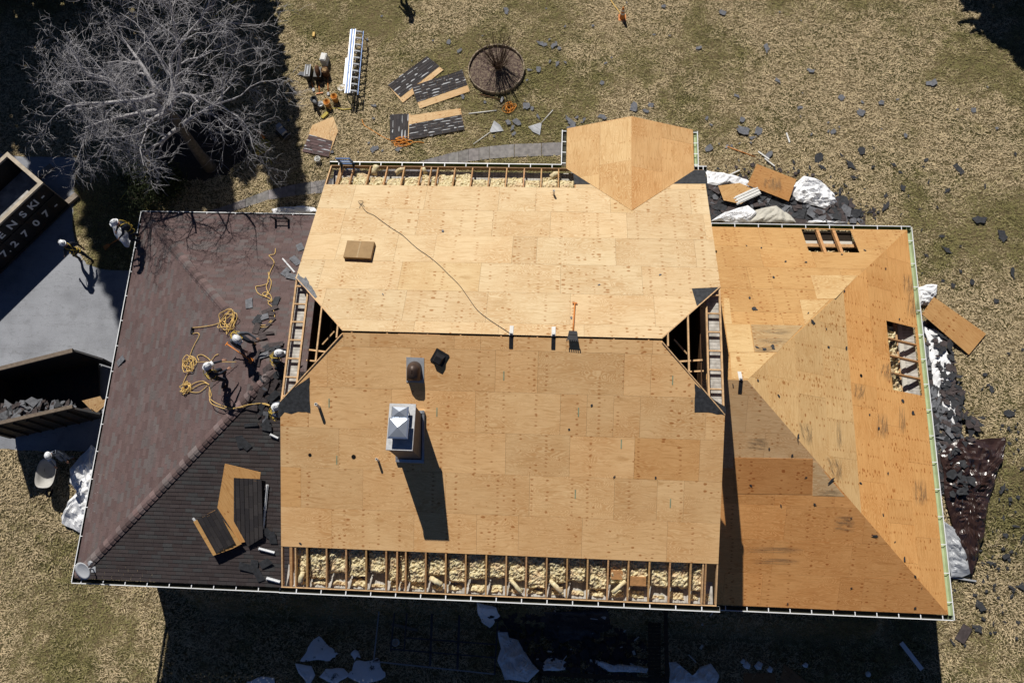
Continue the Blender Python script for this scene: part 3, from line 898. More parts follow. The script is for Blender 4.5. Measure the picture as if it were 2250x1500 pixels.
gutter((XM - 0.35, RN_ + 0.02, RZ - 0.004), (RX + 0.16, RN_ + 0.02, RZ - 0.004), (0, 1, 0), M['moss'], 10)
# ------------------------------------------------------------------ ground
def sm(a, b, x):
    t = max(0.0, min(1.0, (x - a) / (b - a))); return t * t * (3 - 2 * t)
def gz(x, y):
    base = -1.65 * sm(2.5, -6.5, y)
    yb = -4.25 + max(0.0, -6.9 - x) * 1.6 - max(0.0, min(1.5, x + 6.9)) * 0.70  # added corner mound, its edge curved to shape the house shadow
    m = sm(-0.35, 0.55, y - yb) * (1 - sm(19.5, 20.3, x))
    up = -0.15 - base
    return base + max(0.0, up) * m

def gat(px, py, h=0.0):
    z = 0.0
    for _ in range(12):
        p = at(px, py, z + h); z = gz(p.x, p.y)
    return at(px, py, z + h)

def grass_mat():
    k = NT('dormant_lawn', 1.0, 0, 0.05)
    p = k.pos()
    big = k.noise(p, 0.42, 4, 0.6)
    mid = k.noise(p, 2.2, 3, 0.6)
    cl = k.noise(k.scale(p, (1, 1.5, 1)), 6.5, 4, 0.65, 0.6)
    fine = k.noise(p, 26, 3, 0.6, 0.8)
    straw = k.ramp(fine, [(0.28, (0.05, 0.038, 0.02)), (0.46, (0.17, 0.13, 0.07)), (0.70, (0.32, 0.25, 0.14))])
    olive = k.ramp(fine, [(0.30, (0.03, 0.028, 0.012)), (0.50, (0.08, 0.075, 0.03)), (0.72, (0.17, 0.15, 0.065))])
    f = k.math('ADD', k.math('MULTIPLY', big, 0.55), k.math('ADD', k.math('MULTIPLY', mid, 0.3), k.math('MULTIPLY', cl, 0.35)))
    c = k.mix(k.ramp(f, [(0.54, 0.0), (0.70, 1.0)]), straw, olive)
    c = k.mix(k.ramp(cl, [(0.24, 0.75), (0.42, 0.0)]), c, (0.06, 0.05, 0.025))
    lf = k.voro(p, 5.0)
    c = k.mix(k.ramp(lf, [(0.03, 0.8), (0.07, 0.0)]), c, (0.52, 0.42, 0.28))
    k.color(c)
    k.bump(k.math('ADD', cl, k.math('MULTIPLY', fine, 0.6)), 0.9, 0.10)
    return k.mat
M['grass'] = grass_mat()

import numpy as np
mb = MB()
xs = [-200, -90, -45] + [-24 + 0.5 * i for i in range(0, 30)] + [-9 + 0.25 * i for i in range(0, 20)] + [-4 + 0.5 * i for i in range(0, 73)] + [50, 90, 200]
ys = [-200, -90, -40, -22] + [-16 + 0.5 * i for i in range(0, 15)] + [-8.5 + 0.25 * i for i in range(0, 28)] + [-1.5 + 1.0 * i for i in range(0, 31)] + [45, 90, 200]
vs = [V3((x, y, gz(x, y))) for y in ys for x in xs]
nx = len(xs)
mb.add(vs, [(j * nx + i, j * nx + i + 1, (j + 1) * nx + i + 1, (j + 1) * nx + i) for j in range(len(ys) - 1) for i in range(nx - 1)])
lawn = tag(mb.build('lawn', M['grass'], None, True), 'dry straw-coloured lawn around the house', 'lawn', kind='structure')

# driveway, paving and planting bed are sheets just above the lawn
def sheet(pts, h, n=14):
    """fan-triangulated sheet draped over the ground"""
    mb = MB(); c = sum(pts, V3((0, 0, 0))) / len(pts); N = len(pts); vs = []; fs = []
    for k in range(n + 1):
        for p in pts:
            q = c + (p - c) * (k / n); vs.append(V3((q.x, q.y, gz(q.x, q.y) + h)))
    for k in range(n):
        for i in range(N):
            j = (i + 1) % N
            fs.append((k * N + i, (k + 1) * N + i, (k + 1) * N + j, k * N + j))
    if sum((pts[i].x - c.x) * (pts[(i + 1) % N].y - c.y) - (pts[(i + 1) % N].x - c.x) * (pts[i].y - c.y) for i in range(N)) < 0:
        fs = [f[::-1] for f in fs]
    mb.add(vs, fs); return mb

def dense(pts, step=0.25, wob=0.0, closed=True):
    out = []
    N = len(pts)
    for i in range(N if closed else N - 1):
        a, b = pts[i], pts[(i + 1) % N]; n = max(1, int((b - a).length / step))
        for k in range(n):
            q = a + (b - a) * (k / n)
            if wob: q = q + V3((mnoise.noise(q * 1.9), mnoise.noise(q * 1.9 + V3((7, 3, 1))), 0)) * wob
            out.append(q)
    return out

k = NT('asphalt_drive', 0.9, 0, 0.2)
p_ = k.pos(); f_ = k.noise(p_, 45, 3); g_ = k.noise(p_, 0.5, 4)
cr_ = k.noise(k.scale(p_, (0.6, 2.2, 1)), 1.4, 3)
c_ = k.mix(1.0, k.ramp(f_, [(0.3, (0.23, 0.24, 0.265)), (0.7, (0.32, 0.335, 0.37))]), k.ramp(g_, [(0.3, 0.70), (0.5, 0.98), (0.7, 1.12)]), 'MULTIPLY')
st_ = k.noise(p_, 1.1, 2)
tm_ = k.noise(k.scale(p_, (0.25, 3.0, 1)), 1.0, 4, 0.7)
c_ = k.mix(k.ramp(tm_, [(0.54, 0.0), (0.72, 0.30)]), c_, (0.15, 0.15, 0.16))
c_ = k.mix(k.ramp(st_, [(0.62, 0.0), (0.76, 0.35)]), c_, (0.07, 0.07, 0.072))
k.color(k.mix(k.ramp(k.math('ABSOLUTE', k.math('SUBTRACT', cr_, 0.5)), [(0.0, 0.35), (0.012, 0.0)]), c_, (0.09, 0.09, 0.09)))
k.bump(f_, 0.3, 0.006)
M['asphalt'] = k.mat
drv = [gat(a, b) for a, b in ((165, 345), (163, 430), (160, 500), (168, 545), (190, 580), (222, 592), (262, 594), (300, 594))]
drv += [V3((-7.0, 8.0, 0)), V3((-7.0, 0.45, 0)), gat(60, 990), gat(0, 986), V3((-30, 0.3, 0)), V3((-30, 13.2, 0)), gat(0, 330) + V3((-1.5, 0, 0)), gat(60, 345)]
DRV = drv
tag(sheet(dense(drv, 0.3, 0.05), 0.006, 40).build('driveway', M['asphalt']), 'grey asphalt driveway under the two dumpsters', 'driveway', kind='structure')
k = NT('flagstone', 0.85, 0, 0.2)
p_ = k.pos(); x_, y_, _z = k.sep(p_)
f_ = k.noise(p_, 5, 4); f2_ = k.noise(p_, 0.9, 1)
k.color(k.mix(1.0, k.ramp(f_, [(0.3, (0.14, 0.135, 0.135)), (0.7, (0.25, 0.24, 0.235))]), k.tone(), 'MULTIPLY')); k.bump(f_, 0.4, 0.01)
M['stone'] = k.mat
# curved stone path built slab by slab in one sheet
up = [(1245, 312), (1190, 315), (1130, 317), (1075, 322), (1030, 328), (985, 338), (940, 350), (900, 362), (840, 375), (780, 385), (715, 395), (650, 405), (590, 418), (540, 437), (480, 458), (430, 470)]
lo = [(1245, 342), (1190, 344), (1130, 346), (1075, 350), (1030, 356), (985, 368), (940, 382), (900, 392), (840, 405), (780, 412), (715, 424), (650, 430), (590, 440), (540, 456), (480, 475), (430, 490)]
mb = MB()
for i in range(len(up) - 1):
    for (s0, s1) in ((0.0, 0.5), (0.5, 1.0)) if i > 2 else ((0.0, 1.0),):
        A = gat(*up[i]).lerp(gat(*up[i + 1]), s0); B = gat(*up[i]).lerp(gat(*up[i + 1]), s1)
        C = gat(*lo[i]).lerp(gat(*lo[i + 1]), s1); D = gat(*lo[i]).lerp(gat(*lo[i + 1]), s0)
        cc = (A + B + C + D) / 4
        q = [cc + (p - cc) * 0.975 + V3((0, 0, 0.03)) for p in (D, C, B, A)]
        nrm = (q[1] - q[0]).cross(q[2] - q[0])
        if nrm.z < 0: q = q[::-1]
        t = rnd.uniform(0.85, 1.2); mb.prism(q, (0, 0, -0.05), 0, (t, t * rnd.uniform(0.95, 1.0), t * rnd.uniform(0.95, 1.0)))
PATH = [gat(*p) for p in up] + [gat(*p) for p in lo[::-1]]
tag(mb.build('path', M['stone']), 'curved grey stone path in front of the house', 'path', kind='structure')
# dark mulch round the bare tree
M['mulch'] = plain('bark_mulch', (0.045, 0.036, 0.028), 1.0, 0, 0.5, 20, bump=0.8)
tc = gat(445, 318)
ring = [tc + V3((2.05 * cos(2 * pi * i / 40) + 0.1 * sin(i * 1.7), 1.75 * sin(2 * pi * i / 40) + 0.08 * cos(i * 2.3), 0)) for i in range(40)]
MULCH = ring
tag(sheet(ring, 0.012, 8).build('mulch_ground', M['mulch']), 'dark mulch ring under the bare tree', 'ground', kind='structure')

# real blades over the lawn, one mass
def inside(px, py, poly):
    r = np.zeros(len(px), bool); n = len(poly)
    for i in range(n):
        a, b = poly[i], poly[(i + 1) % n]
        c = ((a.y > py) != (b.y > py))
        with np.errstate(divide='ignore', invalid='ignore'):
            xx = (b.x - a.x) * (py - a.y) / (b.y - a.y + 1e-12) + a.x
        r ^= c & (px < xx)
    return r
def vnoise(x, y, seed):
    g = np.random.default_rng(seed); T = g.random((64, 64))
    xi = np.floor(x).astype(int); yi = np.floor(y).astype(int); fx = x - xi; fy = y - yi
    fx = fx * fx * (3 - 2 * fx); fy = fy * fy * (3 - 2 * fy)
    q = lambda a, b: T[a % 64, b % 64]
    return (q(xi, yi) * (1 - fx) * (1 - fy) + q(xi + 1, yi) * fx * (1 - fy) + q(xi, yi + 1) * (1 - fx) * fy + q(xi + 1, yi + 1) * fx * fy)
def make_grass(n):
    g = np.random.default_rng(5)
    x = g.uniform(-24, 34, n); y = g.uniform(-11.5, 24.5, n)
    keep = ~inside(x, y, DRV) & ~inside(x, y, PATH) & ~inside(x, y, MULCH)
    keep &= ~((x > -7.4) & (x < 20.0) & (y > -3.7) & (y < 8.4))
    keep &= ((x - BEDC.x) ** 2 + (y - BEDC.y) ** 2) > 1.2
    keep &= np.abs(x - 5.3) < 22.2 + (y + 8) * 0.22
    cl = vnoise(x * 4.2, y * 7.5, 7) * .65 + vnoise(x * 8.5 + 5, y * 14.0, 9) * .35
    keep &= g.random(n) < np.clip((cl - .14) / .22, .40, 1)
    cl = cl[keep]
    x, y = x[keep], y[keep]; n = len(x)
    gx_ = np.linspace(-25, 35, 301); gy_ = np.linspace(-12, 25, 371); Z = np.array([[gz(a, b) for b in gy_] for a in gx_])
    fi = (x + 25) / 0.2; fj = (y + 12) / 0.1; ii = np.clip(fi.astype(int), 0, 299); jj = np.clip(fj.astype(int), 0, 369); fi -= ii; fj -= jj
    z = Z[ii, jj] * (1 - fi) * (1 - fj) + Z[ii + 1, jj] * fi * (1 - fj) + Z[ii, jj + 1] * (1 - fi) * fj + Z[ii + 1, jj + 1] * fi * fj
    az = g.normal(0, 0.55, n) + np.where(g.random(n) < 0.5, 0, pi) + (vnoise(x * 1.4, y * 1.4, 3) - 0.5) * 2.2 + (vnoise(x * 6, y * 6, 13) - 0.5) * 2.6
    L = g.uniform(0.05, 0.13, n); wd = g.uniform(0.008, 0.020, n); tilt = np.abs(g.normal(0.30, 0.15, n) + (cl - .45) * .5)
    dx, dy = np.cos(az), np.sin(az); ct, st = np.cos(tilt), np.sin(tilt)
    hx, hy = -dy * wd / 2, dx * wd / 2
    V = np.zeros((n, 6, 3), np.float32)
    for k, (t, s) in enumerate(((0.0, 1.0), (0.55, 1.0), (1.0, 0.35))):
        lift = st * L * (t - 0.35 * t * t) + 0.005 + 0.035 * cl
        V[:, 2 * k, 0] = x + dx * ct * L * t + hx * s; V[:, 2 * k, 1] = y + dy * ct * L * t + hy * s
        V[:, 2 * k + 1, 0] = x + dx * ct * L * t - hx * s; V[:, 2 * k + 1, 1] = y + dy * ct * L * t - hy * s
        V[:, 2 * k, 2] = V[:, 2 * k + 1, 2] = z + lift
    me = bpy.data.meshes.new('grass')
    me.vertices.add(n * 6); me.vertices.foreach_set('co', V.reshape(-1))
    base = (np.arange(n) * 6)[:, None]
    F = np.concatenate([base + np.array([0, 1, 3, 2]), base + np.array([2, 3, 5, 4])], 1).reshape(-1)
    me.loops.add(n * 8); me.loops.foreach_set('vertex_index', F.astype(np.int32))
    me.polygons.add(n * 2); me.polygons.foreach_set('loop_start', (np.arange(n * 2) * 4).astype(np.int32)); me.polygons.foreach_set('loop_total', np.full(n * 2, 4, np.int32))
    patch = vnoise(x * 0.28, y * 0.28, 1) * 0.55 + vnoise(x * 0.8, y * 0.8, 2) * 0.35 + vnoise(x * 2.7, y * 2.7, 4) * 0.30 + g.normal(0, 0.09, n)
    t = np.clip((patch - 0.55) / 0.24, 0, 1)[:, None]
    straw = np.array([0.61, 0.49, 0.305]); ol = np.array([0.25, 0.225, 0.095])
    c = (straw * (1 - t) + ol * t) * (g.uniform(0.84, 1.16, n) * (0.66 + 0.60 * cl))[:, None]
    c4 = np.ones((n * 2, 4), np.float32); c4[:, :3] = np.repeat(c, 2, 0)
    at_ = me.attributes.new('tone', 'FLOAT_COLOR', 'FACE'); at_.data.foreach_set('color', c4.reshape(-1))
    me.update(); me.validate()
    k = NT('grass_blade', 0.9, 0, 0.1); k.color(k.tone()); me.materials.append(k.mat)
    o = bpy.data.objects.new('grass', me); COL.objects.link(o)
    return tag(o, 'short dry grass of the lawn', 'grass', kind='stuff')
BEDC = gat(1091, 155)
make_grass(1000000)
# ------------------------------------------------------------------ trees
M['bark_grey'] = plain('grey_bark', (0.36, 0.35, 0.36), 0.9, 0, 0.35, 6)
M['bark_dark'] = plain('dark_bark', (0.10, 0.085, 0.07), 0.95, 0, 0.4, 8, bump=0.6)
M['needles'] = plain('evergreen_needles', (0.030, 0.040, 0.018), 0.9, 0, 0.5, 3, tone=True)
M['twig'] = plain('brown_twigs', (0.10, 0.065, 0.045), 0.9, 0, 0.3, 6)

def bare_tree(loc):
    r = random.Random(12)
    t = thing('bare_tree', 'large leafless grey tree with a dense twiggy crown beside the driveway', 'tree', loc)
    L = V3(loc)
    mb = MB()
    trunk = [L + V3((0, 0, -0.1)), L + V3((0.02, -0.02, 1.2)), L + V3((0.15, -0.1, 2.6)), L + V3((0.3, -0.15, 4.0)), L + V3((0.42, -0.2, 5.2)), L + V3((0.5, -0.2, 6.2))]
    mb.tube(trunk, [0.30, 0.22, 0.19, 0.16, 0.12, 0.07], 10)
    mb.build('trunk', M['bark_dark'], t, True)
    br = MB(); tw = MB()
    def grow(p, d, length, rad, lev, sag):
        n = 5 if lev < 3 else 4
        pts = [p]; rr = [rad]; dd = d.copy(); dirs = [dd.copy()]
        for i in range(n):
            dd = dd + V3((r.gauss(0, .24), r.gauss(0, .24), r.gauss(0, .12) - sag * 0.10))
            if pts[-1].z < 3.6: dd.z += 0.25
            dd.normalize()
            pts.append(pts[-1] + dd * (length / n)); rr.append(rad * (1 - 0.7 * (i + 1) / n)); dirs.append(dd.copy())
        (br if lev < 2 else tw).tube(pts, rr, 6 if lev < 2 else 3, 0, cap=False)
        if lev >= 4: return
        cnt = [6, 5, 5, 4][lev]
        for k in range(cnt):
            q = 0.25 + 0.75 * (k + r.random()) / cnt
            i = min(n - 1, int(q * n)); b = pts[i].lerp(pts[i + 1], q * n - i)
            base = dirs[i]
            sd = base.orthogonal().normalized(); sd.rotate(Matrix.Rotation(r.uniform(0, 2 * pi), 3, base))
            nd = (base * r.uniform(0.45, 0.9) + sd * r.uniform(0.55, 1.0) + V3((0, 0, 0.12))).normalized()
            grow(b, nd, length * r.uniform(0.42, 0.68), max(0.0062, rad * (1 - 0.7 * q) * 0.62), lev + 1, sag * 1.2 + (0.4 if lev >= 2 else 0))
    for k in range(11):
        a = 2 * pi * k / 11 + r.uniform(-0.35, 0.35)
        zz = 3.0 + 3.0 * (k % 4) / 3
        i = min(len(trunk) - 2, int(zz / 1.3)); b = trunk[i].lerp(trunk[i + 1], 0.6)
        reach = 3.0 + 0.9 * max(0, cos(a - 0.35 * pi)) - 0.5 * max(0, cos(a - pi)) + (0.5 if abs(cos(a)) > 0.7 else 0)
        el = r.uniform(0.35, 1.0)
        d = V3((cos(a), sin(a) * 0.9, el)).normalized()
        grow(b, d, reach * r.uniform(0.7, 1.2), 0.10, 0, 0.25)
    c = br.build('limb', M['bark_grey'], t, True)
    tw.build('crown', M['bark_grey'], t)
    return t
bare_tree(gat(462, 368))

def conifer(loc, h, rb, seed, label, group=None):
    r = random.Random(seed); L = V3(loc)
    t = thing('evergreen_tree', label, 'tree', loc, 0, group)
    mb = MB(); mb.tube([L + V3((0, 0, -0.1)), L + V3((0, 0, h * 0.5)), L + V3((0, 0, h * 0.95))], [0.28, 0.17, 0.03], 8); mb.build('trunk', M['bark_dark'], t, True)
    mb = MB()
    for i in range(int(h * 170)):
        q = r.random() ** 0.75; z = h * (0.12 + 0.88 * q)
        R = rb * (1 - q) ** 0.8 * (0.75 + 0.35 * mnoise.noise(V3((z * 0.9, seed, 0)))) + 0.12
        a = r.uniform(0, 2 * pi); R *= 1 + 0.3 * sin(a * 5 + z * 2)
        rad = R * math.sqrt(r.uniform(0.12, 1.0))
        c = L + V3((rad * cos(a), rad * sin(a), z - rad * 0.25))
        d = V3((cos(a), sin(a), -0.35)); s = d.cross(V3((0, 0, 1))).normalized()
        ln = r.uniform(0.25, 0.5); wd = r.uniform(0.10, 0.2); tn = r.uniform(0.6, 1.5)
        mb.face([c - s * wd, c + s * wd, c + d * ln + s * wd * 0.5 + V3((0, 0, r.uniform(-.1, .1))), c + d * ln - s * wd * 0.5], 0, (tn, tn, tn * r.uniform(0.7, 1)))
    mb.build('crown', M['needles'], t)
    return t
PL = 'tall dark evergreen beyond the top edge of the lawn shading the tree and driveway'
for i, (x, y, h, rb) in enumerate([(-21.5, 25.0, 16, 3.0), (-18.3, 23.0, 15, 2.6), (-15.4, 23.2, 17.5, 2.7), (-12.7, 23.2, 16.5, 2.5), (-10.0, 24.2, 14.5, 2.2), (-12.0, 25.6, 19.0, 2.0), (-8.3, 24.3, 17.0, 1.9), (-17.3, 26.5, 25.5, 2.8)]):
    conifer((x, y, 0), h, rb, 20 + i, PL, 'evergreens beyond the lawn')
conifer((25.2, 26.3, 0), 10.5, 3.6, 40, 'broad evergreen beyond the lawn casting shade on the top corner of the grass')
conifer((29.0, 24.8, 0), 9.0, 3.2, 41, 'second broad evergreen shading the edge of the lawn beside the first one')

def shrub(loc, R, h, n, name, label, mat, seed):
    r = random.Random(seed); L = V3(loc); t = thing(name, label, 'shrub', loc)
    mb = MB()
    for i in range(9):
        a = r.uniform(0, 6.28); mb.tube([L, L + V3((cos(a) * R * .3, sin(a) * R * .3, h * .5)), L + V3((cos(a) * R * .6, sin(a) * R * .6, h * .8))], [0.03, 0.02, 0.008], 5)
    mb.build('stem', M['bark_dark'], t)
    mb = MB()
    cl = [(r.uniform(-1, 1) * R * .65, r.uniform(-1, 1) * R * .65, r.uniform(.4, .8) * h, r.uniform(.3, .55) * R) for _ in range(14)]
    for i in range(n):
        cx, cy, cz, cr = r.choice(cl)
        v = V3((r.gauss(0, 1), r.gauss(0, 1), r.gauss(0, 1))).normalized() * cr * r.uniform(.5, 1.05)
        c = L + V3((cx, cy, cz)) + v
        if c.z < L.z + 0.05: continue
        d = V3((r.gauss(0, 1), r.gauss(0, 1), r.gauss(0.3, .6))).normalized(); s = d.orthogonal().normalized()
        ln = r.uniform(.05, .12); w_ = r.uniform(.02, .04); tn = r.uniform(.5, 1.6)
        mb.face([c - s * w_, c + s * w_, c + d * ln + s * w_ * .4, c + d * ln - s * w_ * .4], 0, (tn, tn, tn * .8))
    mb.build('foliage', mat, t)
shrub(gat(350, 440), 1.35, 1.5, 5200, 'evergreen_shrub', 'dark evergreen shrub between the driveway and the shingled wing', M['needles'], 3)

# round bed with brick edging and a bare shrub
M['brick'] = plain('old_edging_brick', (0.24, 0.20, 0.15), 0.9, 0, 0.3, 7, bump=0.5, tone=True)
k = NT('leafy_mulch', 1.0, 0, 0.05); p_ = k.pos()
f_ = k.noise(p_, 9, 4, 0.65); f2_ = k.noise(p_, 26, 3)
k.color(k.ramp(k.math('ADD', k.math('MULTIPLY', f_, 0.6), k.math('MULTIPLY', f2_, 0.4)), [(0.34, (0.045, 0.03, 0.03)), (0.47, (0.12, 0.085, 0.075)), (0.56, (0.24, 0.19, 0.14)), (0.68, (0.33, 0.27, 0.19))]))
k.bump(k.math('ADD', f_, f2_), 1.0, 0.05); M['leafmulch'] = k.mat
bed = thing('flower_bed', 'round flower bed ringed with old bricks and filled with dry leaf litter', 'flower bed', BEDC)
BR = 1.22; mb = MB(); vs = []; fs = []; N = 48; RG = 12
for j in range(RG + 1):
    for i in range(N):
        a = 2 * pi * i / N; q = j / RG * (BR - 0.05)
        vs.append(BEDC + V3((q * cos(a), q * sin(a), 0.08 + 0.05 * (1 - (j / RG) ** 2) + 0.03 * mnoise.noise(V3((q * cos(a) * 4, q * sin(a) * 4, 1))))))
for j in range(RG):
    for i in range(N):
        fs.append((j * N + i, (j + 1) * N + i, (j + 1) * N + (i + 1) % N, j * N + (i + 1) % N))
mb.add(vs, fs); mb.build('mulch', M['leafmulch'], bed, True)
mb = MB(); N = 34
for i in range(N):
    a = 2 * pi * i / N; R_ = Matrix.Rotation(a + rnd.uniform(-.06, .06), 3, 'Z') @ Matrix.Rotation(rnd.uniform(-.1, .1), 3, 'Y'); t = rnd.uniform(.7, 1.25)
    mb.box(BEDC + V3((BR * cos(a), BR * sin(a), 0.09)), (0.05, 0.20, 0.20), R_, 0, (t, t * rnd.uniform(.92, 1), t * rnd.uniform(.85, 1)))
mb.build('brick_edging', M['brick'], bed)
def stems(loc, n, h, spread, label):
    r = random.Random(4); L = V3(loc); t = thing('bare_shrub', label, 'shrub', loc); mb = MB(); m2 = MB()
    for i in range(n):
        a = r.uniform(0, 2 * pi); s = spread * r.uniform(.25, 1); b = L + V3((cos(a) * .10, sin(a) * .08, 0)); hh = h * r.uniform(.6, 1)
        pts = [b + V3((cos(a) * s * q ** 1.05, sin(a) * s * q ** 1.05, hh * q)) + V3((r.gauss(0, .02), r.gauss(0, .02), 0)) for q in (0, .25, .5, .75, 1)]
        mb.tube(pts, [0.014, 0.012, .010, .008, .005], 4, cap=False)
        for k_ in range(5):
            p = pts[2].lerp(pts[4], r.random()); m2.tube([p, p + V3((r.gauss(0, .13), r.gauss(0, .13), r.uniform(.1, .3)))], [.005, .002], 3, cap=False)
    mb.build('stem', M['twig'], t); m2.build('twigs', M['twig'], t)['kind'] = 'stuff'
stems(gat(1096, 152) + V3((0, 0, 0.09)), 80, 1.9, 1.05, 'leafless brown multi-stemmed shrub in the round brick-edged bed')

# ------------------------------------------------------------------ roof fittings
M['galv'] = plain('galvanised_steel', (0.34, 0.355, 0.38), 0.6, 0.1, 0.15, 4, spec=0.3)
M['lead'] = plain('chimney_cladding', (0.075, 0.08, 0.09), 0.6, 0, 0.3, 6)
M['conc'] = plain('chimney_crown_mortar', (0.50, 0.51, 0.52), 0.85, 0, 0.2, 7, bump=0.3)
M['bluesteel'] = plain('polished_cap_steel', (0.60, 0.65, 0.72), 0.28, 0.7, 0.08, 3, spec=0.5)
M['pvc'] = plain('white_pvc', (0.62, 0.61, 0.58), 0.5, 0, 0.1, 4)
M['black'] = plain('black_plastic', (0.018, 0.018, 0.02), 0.45, 0, 0.3, 8)
M['hole'] = plain('painted_hole_dark', (0.006, 0.005, 0.004), 1.0)  # flat black colour stands in for the dark inside a hole
M['bronze'] = plain('brown_vent_metal', (0.075, 0.05, 0.038), 0.45, 0.2, 0.2, 6)
CX0, CX1, CY0, CY1, CZ = 3.47, 4.15, -0.66, 0.57, 9.40
mb = MB(); mb.box(((CX0 + CX1) / 2, (CY0 + CY1) / 2, (7.3 + CZ) / 2 - 0.02), (CX1 - CX0 - 0.02, CY1 - CY0 - 0.02, CZ - 7.3))
chim = mb.build('chimney', M['lead'], house)
mb = MB(); mb.box(((CX0 + CX1) / 2, (CY0 + CY1) / 2, CZ + 0.0), (CX1 - CX0 + 0.04, CY1 - CY0 + 0.04, 0.09)); mb.build('chimney_crown', M['conc'], chim)
mb = MB()
for (x0, x1, y0, y1) in ((CX0 - .07, CX1 + .07, CY0 - .09, CY0 - 0.01), (CX0 - .07, CX1 + .07, CY1 + .01, CY1 + .09), (CX0 - .07, CX0 - .01, CY0, CY1), (CX1 + .01, CX1 + .07, CY0, CY1)):
    P = [MS.p(x0, y0, 0.02), MS.p(x1, y0, 0.02), MS.p(x1, y1, 0.02), MS.p(x0, y1, 0.02)]; mb.prism([p + V3((0, 0, 0.09)) for p in P], (0, 0, -0.10))
mb.build('flashing', M['bluesteel'], chim)
def chcap(c, sx, sy, h, z, name='chimney_cap'):
    mb = MB(); a, b = sx / 2, sy / 2; c = V3((c[0], c[1], z))
    rim = [c + V3((x, y, 0)) for x, y in ((-a, -b), (a, -b), (a, b), (-a, b))]
    inn = [c + V3((x * .86, y * .86, 0.035)) for x, y in ((-a, -b), (a, -b), (a, b), (-a, b))]
    for i in range(4):
        j = (i + 1) % 4
        mb.face([rim[i], rim[j], inn[j], inn[i]]); mb.face([inn[i], inn[j], c + V3((0, 0, h))])
        mb.face([rim[j], rim[i], rim[i] - V3((0, 0, .03)), rim[j] - V3((0, 0, .03))])
    mb.build(name, M['bluesteel'], chim)
    mb = MB()
    for i in range(4): mb.beam(rim[i].lerp(c, .25) - V3((0, 0, .03)), V3((rim[i].lerp(c, .25).x, rim[i].lerp(c, .25).y, CZ)), .02, .02)
    mb.box(c - V3((0, 0, 0.17)), (sx * .55, sy * .55, .26)); mb.build('cap_screen', M['black'], chim)
chcap((CX0 + .33, CY1 - .27), .46, .32, .10, CZ + .30)
chcap((CX0 + .33, CY0 + .52), .54, .56, .13, CZ + .34)
# plumbing vents, holes, metal vent
for px, py, ln, rr in ((701, 893, .34, .045), (831, 1011, .26, .035)):
    b = MS.at(px, py); mb = MB(); mb.lathe([(rr, -.05), (rr, ln), (rr * .72, ln), (rr * .72, ln - .12), (0, ln - .12)], 14, b); mb.build('vent_pipe', M['pvc'], house)
b = MN.at(1217, 428); mb = MB(); mb.lathe([(.035, -.05), (.035, .30), (.025, .30), (.025, .2), (0, .2)], 14, b); mb.build('vent_pipe', M['pvc'], house)
for px, py, rr in ((681, 999, .05), (777, 1003, .065)):
    b = MS.at(px, py, .006); mb = MB(); mb.lathe([(0, .001), (rr, .001), (rr, -.002)], 18, b, MS.n.to_track_quat('Z', 'Y').to_matrix()); mb.build('painted_pipe_hole', M['hole'], house)
b = RE.at(1892, 825, .006); mb = MB(); mb.lathe([(0, .001), (.06, .001), (.06, -.002)], 18, b, RE.n.to_track_quat('Z', 'Y').to_matrix()); mb.build('painted_pipe_hole', M['hole'], house)
P = [MS.at(*p) for p in ((893, 784), (932, 786), (932, 841), (893, 839))]
mb = MB(); mb.prism([p + MS.n * .02 for p in P[::-1]], -MS.n * .015); vent = mb.build('roof_vent', M['galv'], house)
R_ = Matrix((fMS.u, fMS.v, fMS.n)).transposed(); c = MS.at(911, 817, .02)
mb = MB(); prof = []
for i in range(9):
    a = pi / 2 * i / 8; prof.append((.19 * cos(a), .26 * sin(a)))
vs = []; n = 16; hood = []
for i in range(n + 1):
    a = pi * i / n; hood.append((cos(a) * .19, sin(a) * .19))
rows = []
for q, zz in ((1.12, 0.0), (1.0, .10), (.96, .22), (.75, .33), (.4, .39), (0.05, .41)):
    rows.append([c + R_ @ V3((x * q, y * q + .10, zz)) for x, y in hood] + [c + R_ @ V3((-.19 * q, -.22 * min(1, q + .1) * (1 if zz < .3 else .75), zz)), c + R_ @ V3((.19 * q, -.22 * min(1, q + .1) * (1 if zz < .3 else .75), zz))])
m_ = n + 3
for rw in rows: vs += rw
fs = [(j * m_ + i, j * m_ + (i + 1) % m_, (j + 1) * m_ + (i + 1) % m_, (j + 1) * m_ + i) for j in range(len(rows) - 1) for i in range(m_)]
mb.add(vs, fs); mb.build('vent_hood', M['bronze'], vent, True)
mb = MB(); c2 = MS.at(966, 785, .03); Rr = R_ @ Matrix.Rotation(-.5, 3, 'Z')
mb.box(c2, (.40, .40, .03), Rr); t = thing('loose_vent', 'square black plastic roof vent lying loose on the plywood near the ridge', 'roof vent', MS.at(966, 785)); mb.build('base', M['black'], t)
mb = MB(); q = [c2 + Rr @ V3((x, y, .015)) for x, y in ((-.14, -.16), (.14, -.16), (.14, .12), (-.14, .12))]; q2 = [c2 + Rr @ V3((x, y, .14)) for x, y in ((-.10, -.16), (.10, -.16), (.10, .02), (-.10, .02))]
mb.face(q2)
for i in range(4): mb.face([q[i], q[(i + 1) % 4], q2[(i + 1) % 4], q2[i]])
mb.build('hood', M['black'], t)
